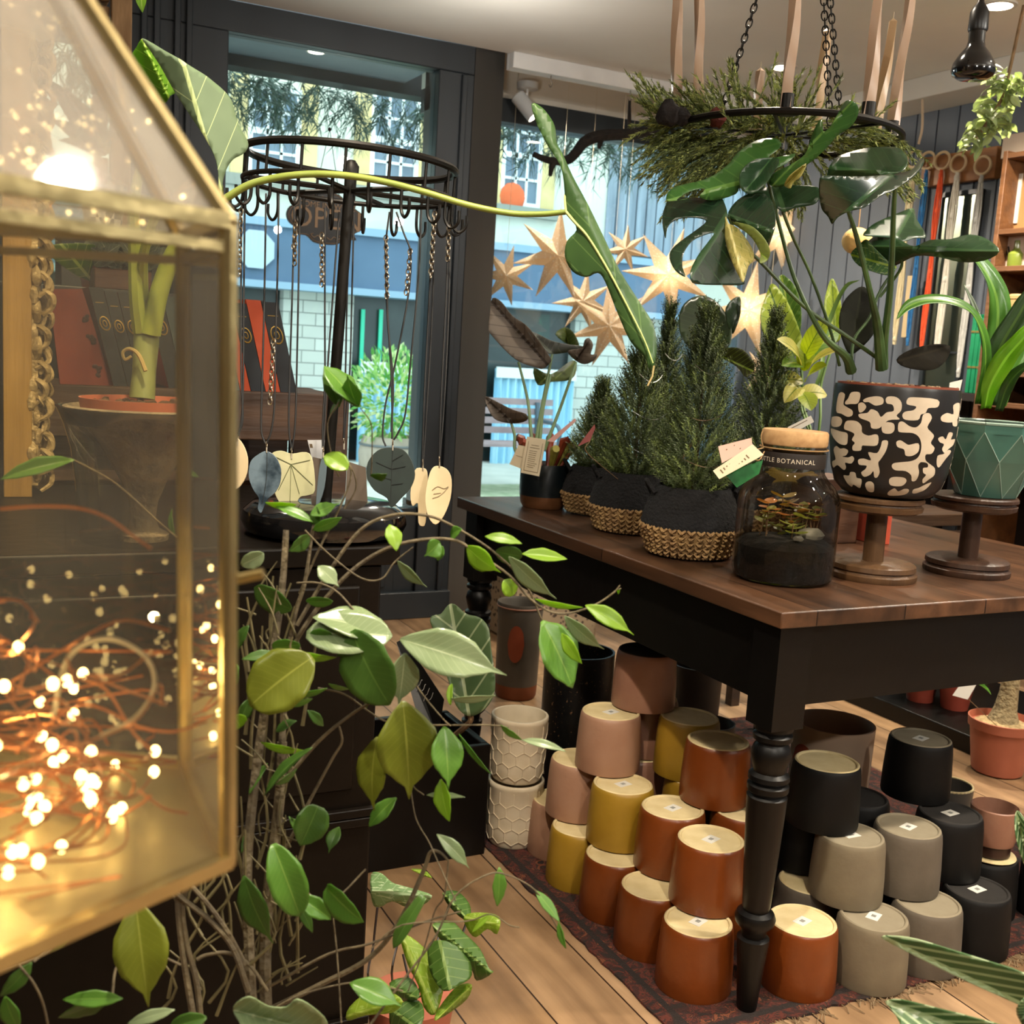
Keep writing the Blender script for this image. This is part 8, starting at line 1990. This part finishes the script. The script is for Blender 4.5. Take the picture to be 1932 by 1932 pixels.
# ---------------------------------------------------------------- striped calathea at the lower right, close to the camera
cb_ = D(2080, 2150, 0.95); cb_ = V((cb_.x, cb_.y, 0))
ca = thing('potted_calathea', 'silver striped calathea leaves reaching in at the lower right corner', 'houseplant', cb_)
zc = D(2080, 2150, 0.95).z
lat(ca, cb_, [(0, 0), (0.08, 0), (0.1, 0.2), (0.094, 0.2), (0.0, 0.18)], m_tc, 30, ca, 'pot', caps=False)
m_cal = leafmat('striped calathea leaf', '#3f5f34', '#4c6c3e', vein='#b4c49a', nveins=7, rough=0.35, trans=0.2, mid=0.10, vw=0.16, vs=0.75, slant=2.2)
blade([(1663, 1768), (1690, 1766), (1730, 1772), (1790, 1790), (1860, 1812), (1932, 1836), (2000, 1880), (2010, 1940), (1932, 1900), (1860, 1868), (1800, 1840), (1740, 1810), (1700, 1790)], ((1663, 1768), (1990, 1925)), m_cal, 0.98, 0.90, ca, fold=-0.02, step=9)
blade([(1671, 1890), (1700, 1886), (1760, 1900), (1830, 1918), (1932, 1950), (1960, 2000), (1800, 1990), (1720, 1960), (1690, 1915)], ((1671, 1890), (1950, 1990)), m_cal, 0.95, 0.88, ca, fold=-0.02, step=9)
blade([(1932, 1545), (1918, 1530), (1915, 1560), (1922, 1600), (1940, 1640), (1960, 1600)], ((1916, 1530), (1945, 1640)), m_cal, 1.2, 1.2, ca, step=8)
blade([(1918, 1905), (1940, 1880), (1960, 1900), (1950, 1940), (1930, 1935)], ((1960, 1890), (1920, 1930)), m_cal, 0.9, 0.9, ca, step=8)
st = MB()
for q in (D(2000, 1915, .9), D(1955, 1990, .88), D(1945, 1640, 1.2), D(1958, 1895, .9)): st.tube(cat([cb_ + V((0, 0, .18)), cb_.lerp(q, .5) + V((0, 0, .12)), q]), 0.003, 6)
st.build('stalk', m_green, ca)

# ---------------------------------------------------------------- hexagonal glass lantern with fairy lights
C0 = D(430, 1622, 0.47)
fw = V((-VIEW_B.x, -VIEW_B.y, 0)).normalized(); rr_ = V((VIEW_R.x, VIEW_R.y, 0)).normalized()
def az(deg): return fw * cos(radians(deg)) + rr_ * sin(radians(deg))
S_ = 0.112
ctr6 = C0 + az(-85.5) * S_
zb6 = C0.z; zt6 = D(436, 440, 0.47 * 1.03).z
a0 = -85.5 + 180
HC = [ctr6 + az(a0 - 60 * k) * S_ for k in range(6)]      # 0 = near right corner, 1 = far right ...
apex = V((ctr6.x, ctr6.y, zt6 + 0.155)) - rr_ * 0.0075
hang = thing('hexagonal_glass_lantern', 'brass edged hexagonal glass lantern with pointed roof, close up at the left', 'lantern', (ctr6.x, ctr6.y, zb6))
m_brs = mat('aged brass', '#a89668', '#b8a878', scale=20, rough=0.32, metal=0.9, bump=0.1, bscale=60)
m_gw = glass('lantern glass', '#f0e8d0', refl=1.0, haze=0.02); m_gr = glass('lantern roof glass', '#dcd6cc', refl=2.2, rough=0.03, haze=0.13)  # tint and pale mix put haze and reflections into the pane colour
LN = -rr_ * 0.0058
T = [V((p.x, p.y, zt6)) + LN for p in HC]; B_ = [V((p.x, p.y, zb6)) for p in HC]
fr_ = MB()
for k in range(6):
    k2 = (k + 1) % 6
    fr_.bar(T[k], T[k2], 0.0065, 0.006); fr_.bar(B_[k], B_[k2], 0.007, 0.006); fr_.tube([B_[k], T[k]], 0.0038, 8); fr_.tube([T[k], apex], 0.0038, 8); fr_.ball(T[k], 0.0042); fr_.ball(B_[k], 0.0038)
    fr_.bar(T[k] - V((0, 0, 0.010)), T[k2] - V((0, 0, 0.010)), 0.003, 0.004)
fr_.torus(apex + V((0, 0, 0.012)), 0.010, 0.0022, (1, 0, 0)).build('brass_frame', m_brs, hang)
for k in range(6):
    k2 = (k + 1) % 6
    MB().add([B_[k], B_[k2], T[k2], T[k]], [(0, 1, 2, 3)]).build('glass_wall', m_gw, hang, flat=True)
    MB().add([T[k], T[k2], apex], [(0, 1, 2)]).build('roof_pane', m_gr, hang, flat=True)
MB().prism([p + V((0, 0, -0.001)) for p in B_], (0, 0, -0.0025)).build('base_plate', mat('brushed brass plate', '#b3a67c', '#c2b58c', scale=6, rough=0.42, metal=0.5), hang, flat=True)
MB().chain(apex + V((0, 0, 0.02)), V((apex.x, apex.y, ZC)), 0.03, 0.016, 0.0016).build('hanging_chain', m_brs, hang)
kn_ = D(470, 1086, 0.47); MB().tube([D(440, 1094, 0.468), D(497, 1082, 0.466)], 0.0022, 10).build('door_catch', m_brs, hang)
# fairy lights heaped inside
fy = thing('fairy_light_string', 'heap of copper wire fairy lights glowing inside the glass lantern', 'string lights', (ctr6.x, ctr6.y, zb6 + 0.001))
m_cu = mat('copper wire', '#b06a3c', '#c07c4c', rough=0.3, metal=0.85)
m_led = emis('warm led', '#ffe09a', 11)
rnd = random.Random(101); wm_ = MB(); leds = []
def inhex(p, m=0.012):
    for k in range(6):
        a, b_ = HC[k], HC[(k + 1) % 6]; e = (b_ - a); n = V((-e.y, e.x, 0)).normalized()
        if n.dot(ctr6 - a) < 0: n = -n
        if n.dot(V((p.x - a.x, p.y - a.y, 0))) < m: return False
    return True
for loop in range(34):
    z = zb6 + 0.006 + abs(rnd.gauss(0, 0.045)) * (0.5 if loop % 3 else 1.0); cx = ctr6 + V((rnd.uniform(-.03, .03), rnd.uniform(-.03, .03), 0)); R6 = rnd.uniform(0.025, 0.085); ph_ = rnd.uniform(0, 6.28); tx, ty = rnd.uniform(-.5, .5), rnd.uniform(-.5, .5); pts = []
    for i in range(15):
        a = ph_ + i / 14 * rnd.uniform(4.2, 6.0); p = V((cx.x + R6 * cos(a), cx.y + R6 * sin(a), z + R6 * 0.6 * (tx * cos(a) + ty * sin(a)) + rnd.uniform(-.006, .006)))
        p.z = min(max(p.z, zb6 + 0.003), zb6 + 0.13)
        if inhex(p): pts.append(p)
    if len(pts) < 4: continue
    P = cat(pts, 4); wm_.tube(P, 0.0006, 5)
    for j in range(2, len(P) - 2, 17): leds.append(P[j])
# one high arc and a few strands drooping on to the plate, as in the front
for path in ([(0, 960), (60, 955), (140, 957), (200, 975), (250, 1010), (285, 1035)], [(100, 1530), (200, 1545), (260, 1520), (285, 1500)], [(260, 1490), (310, 1525), (355, 1535)], [(60, 1560), (110, 1520), (160, 1500)], [(70, 1590), (90, 1540), (100, 1500)], [(190, 1545), (230, 1560), (240, 1580)], [(150, 1280), (200, 1300), (250, 1380), (290, 1420)], [(0, 1300), (80, 1250), (180, 1190), (240, 1170), (320, 1190)], [(30, 1420), (150, 1330), (260, 1370), (330, 1380), (390, 1360)]):
    d = 0.50; P = cat([D(x, y, d) for x, y in path], 5)
    P = [p if inhex(p, 0.006) else p for p in P]; wm_.tube(P, 0.00065, 5); leds.append(P[-1])
for (x, y) in ((110, 1440), (285, 1505), (283, 1520), (352, 1534), (265, 1556), (240, 1582), (268, 1586), (75, 1620), (40, 1622), (20, 1380), (45, 1400), (180, 1275), (300, 1170), (308, 1235), (385, 1195), (320, 1360), (345, 1200), (200, 1290), (50, 1535), (8, 1580), (345, 1110), (60, 1240), (15, 1230), (105, 1295), (190, 1455), (140, 1330), (25, 1020), (30, 1085), (210, 920), (240, 978), (288, 1040)):
    leds.append(D(x, y, 0.50 + rnd.uniform(-.02, .02)) if y < 1480 else D(x, y, 0.455))
leds = [p for p in leds if p.z > zb6 + 0.002]
wm_.tube(cat([D(100, 1350, .5), D(130, 1240, .5), D(200, 1205, .5), D(270, 1235, .5), D(292, 1290, .5), D(260, 1350, .5), D(190, 1390, .5)], 6), 0.0012, 6, mi=1)
wm_.build('copper_wire', [m_cu, mat('clear sleeve wire', '#b8a890', rough=0.3)], fy)
l0 = MB().ball(leds[0], 0.0021, nu=8, nv=6, sq=(1, 1, 1.2)).build('led_bulb', m_led, fy)
for p in leds[1:95]:
    o = l0.copy(); COL.objects.link(o); o.parent = fy; o.location = V(l0.location) + (p - leds[0])
light('fairy_glow', 'POINT', (ctr6.x, ctr6.y, zb6 + 0.05), 0.20, (1.0, 0.82, 0.45), 0.003)
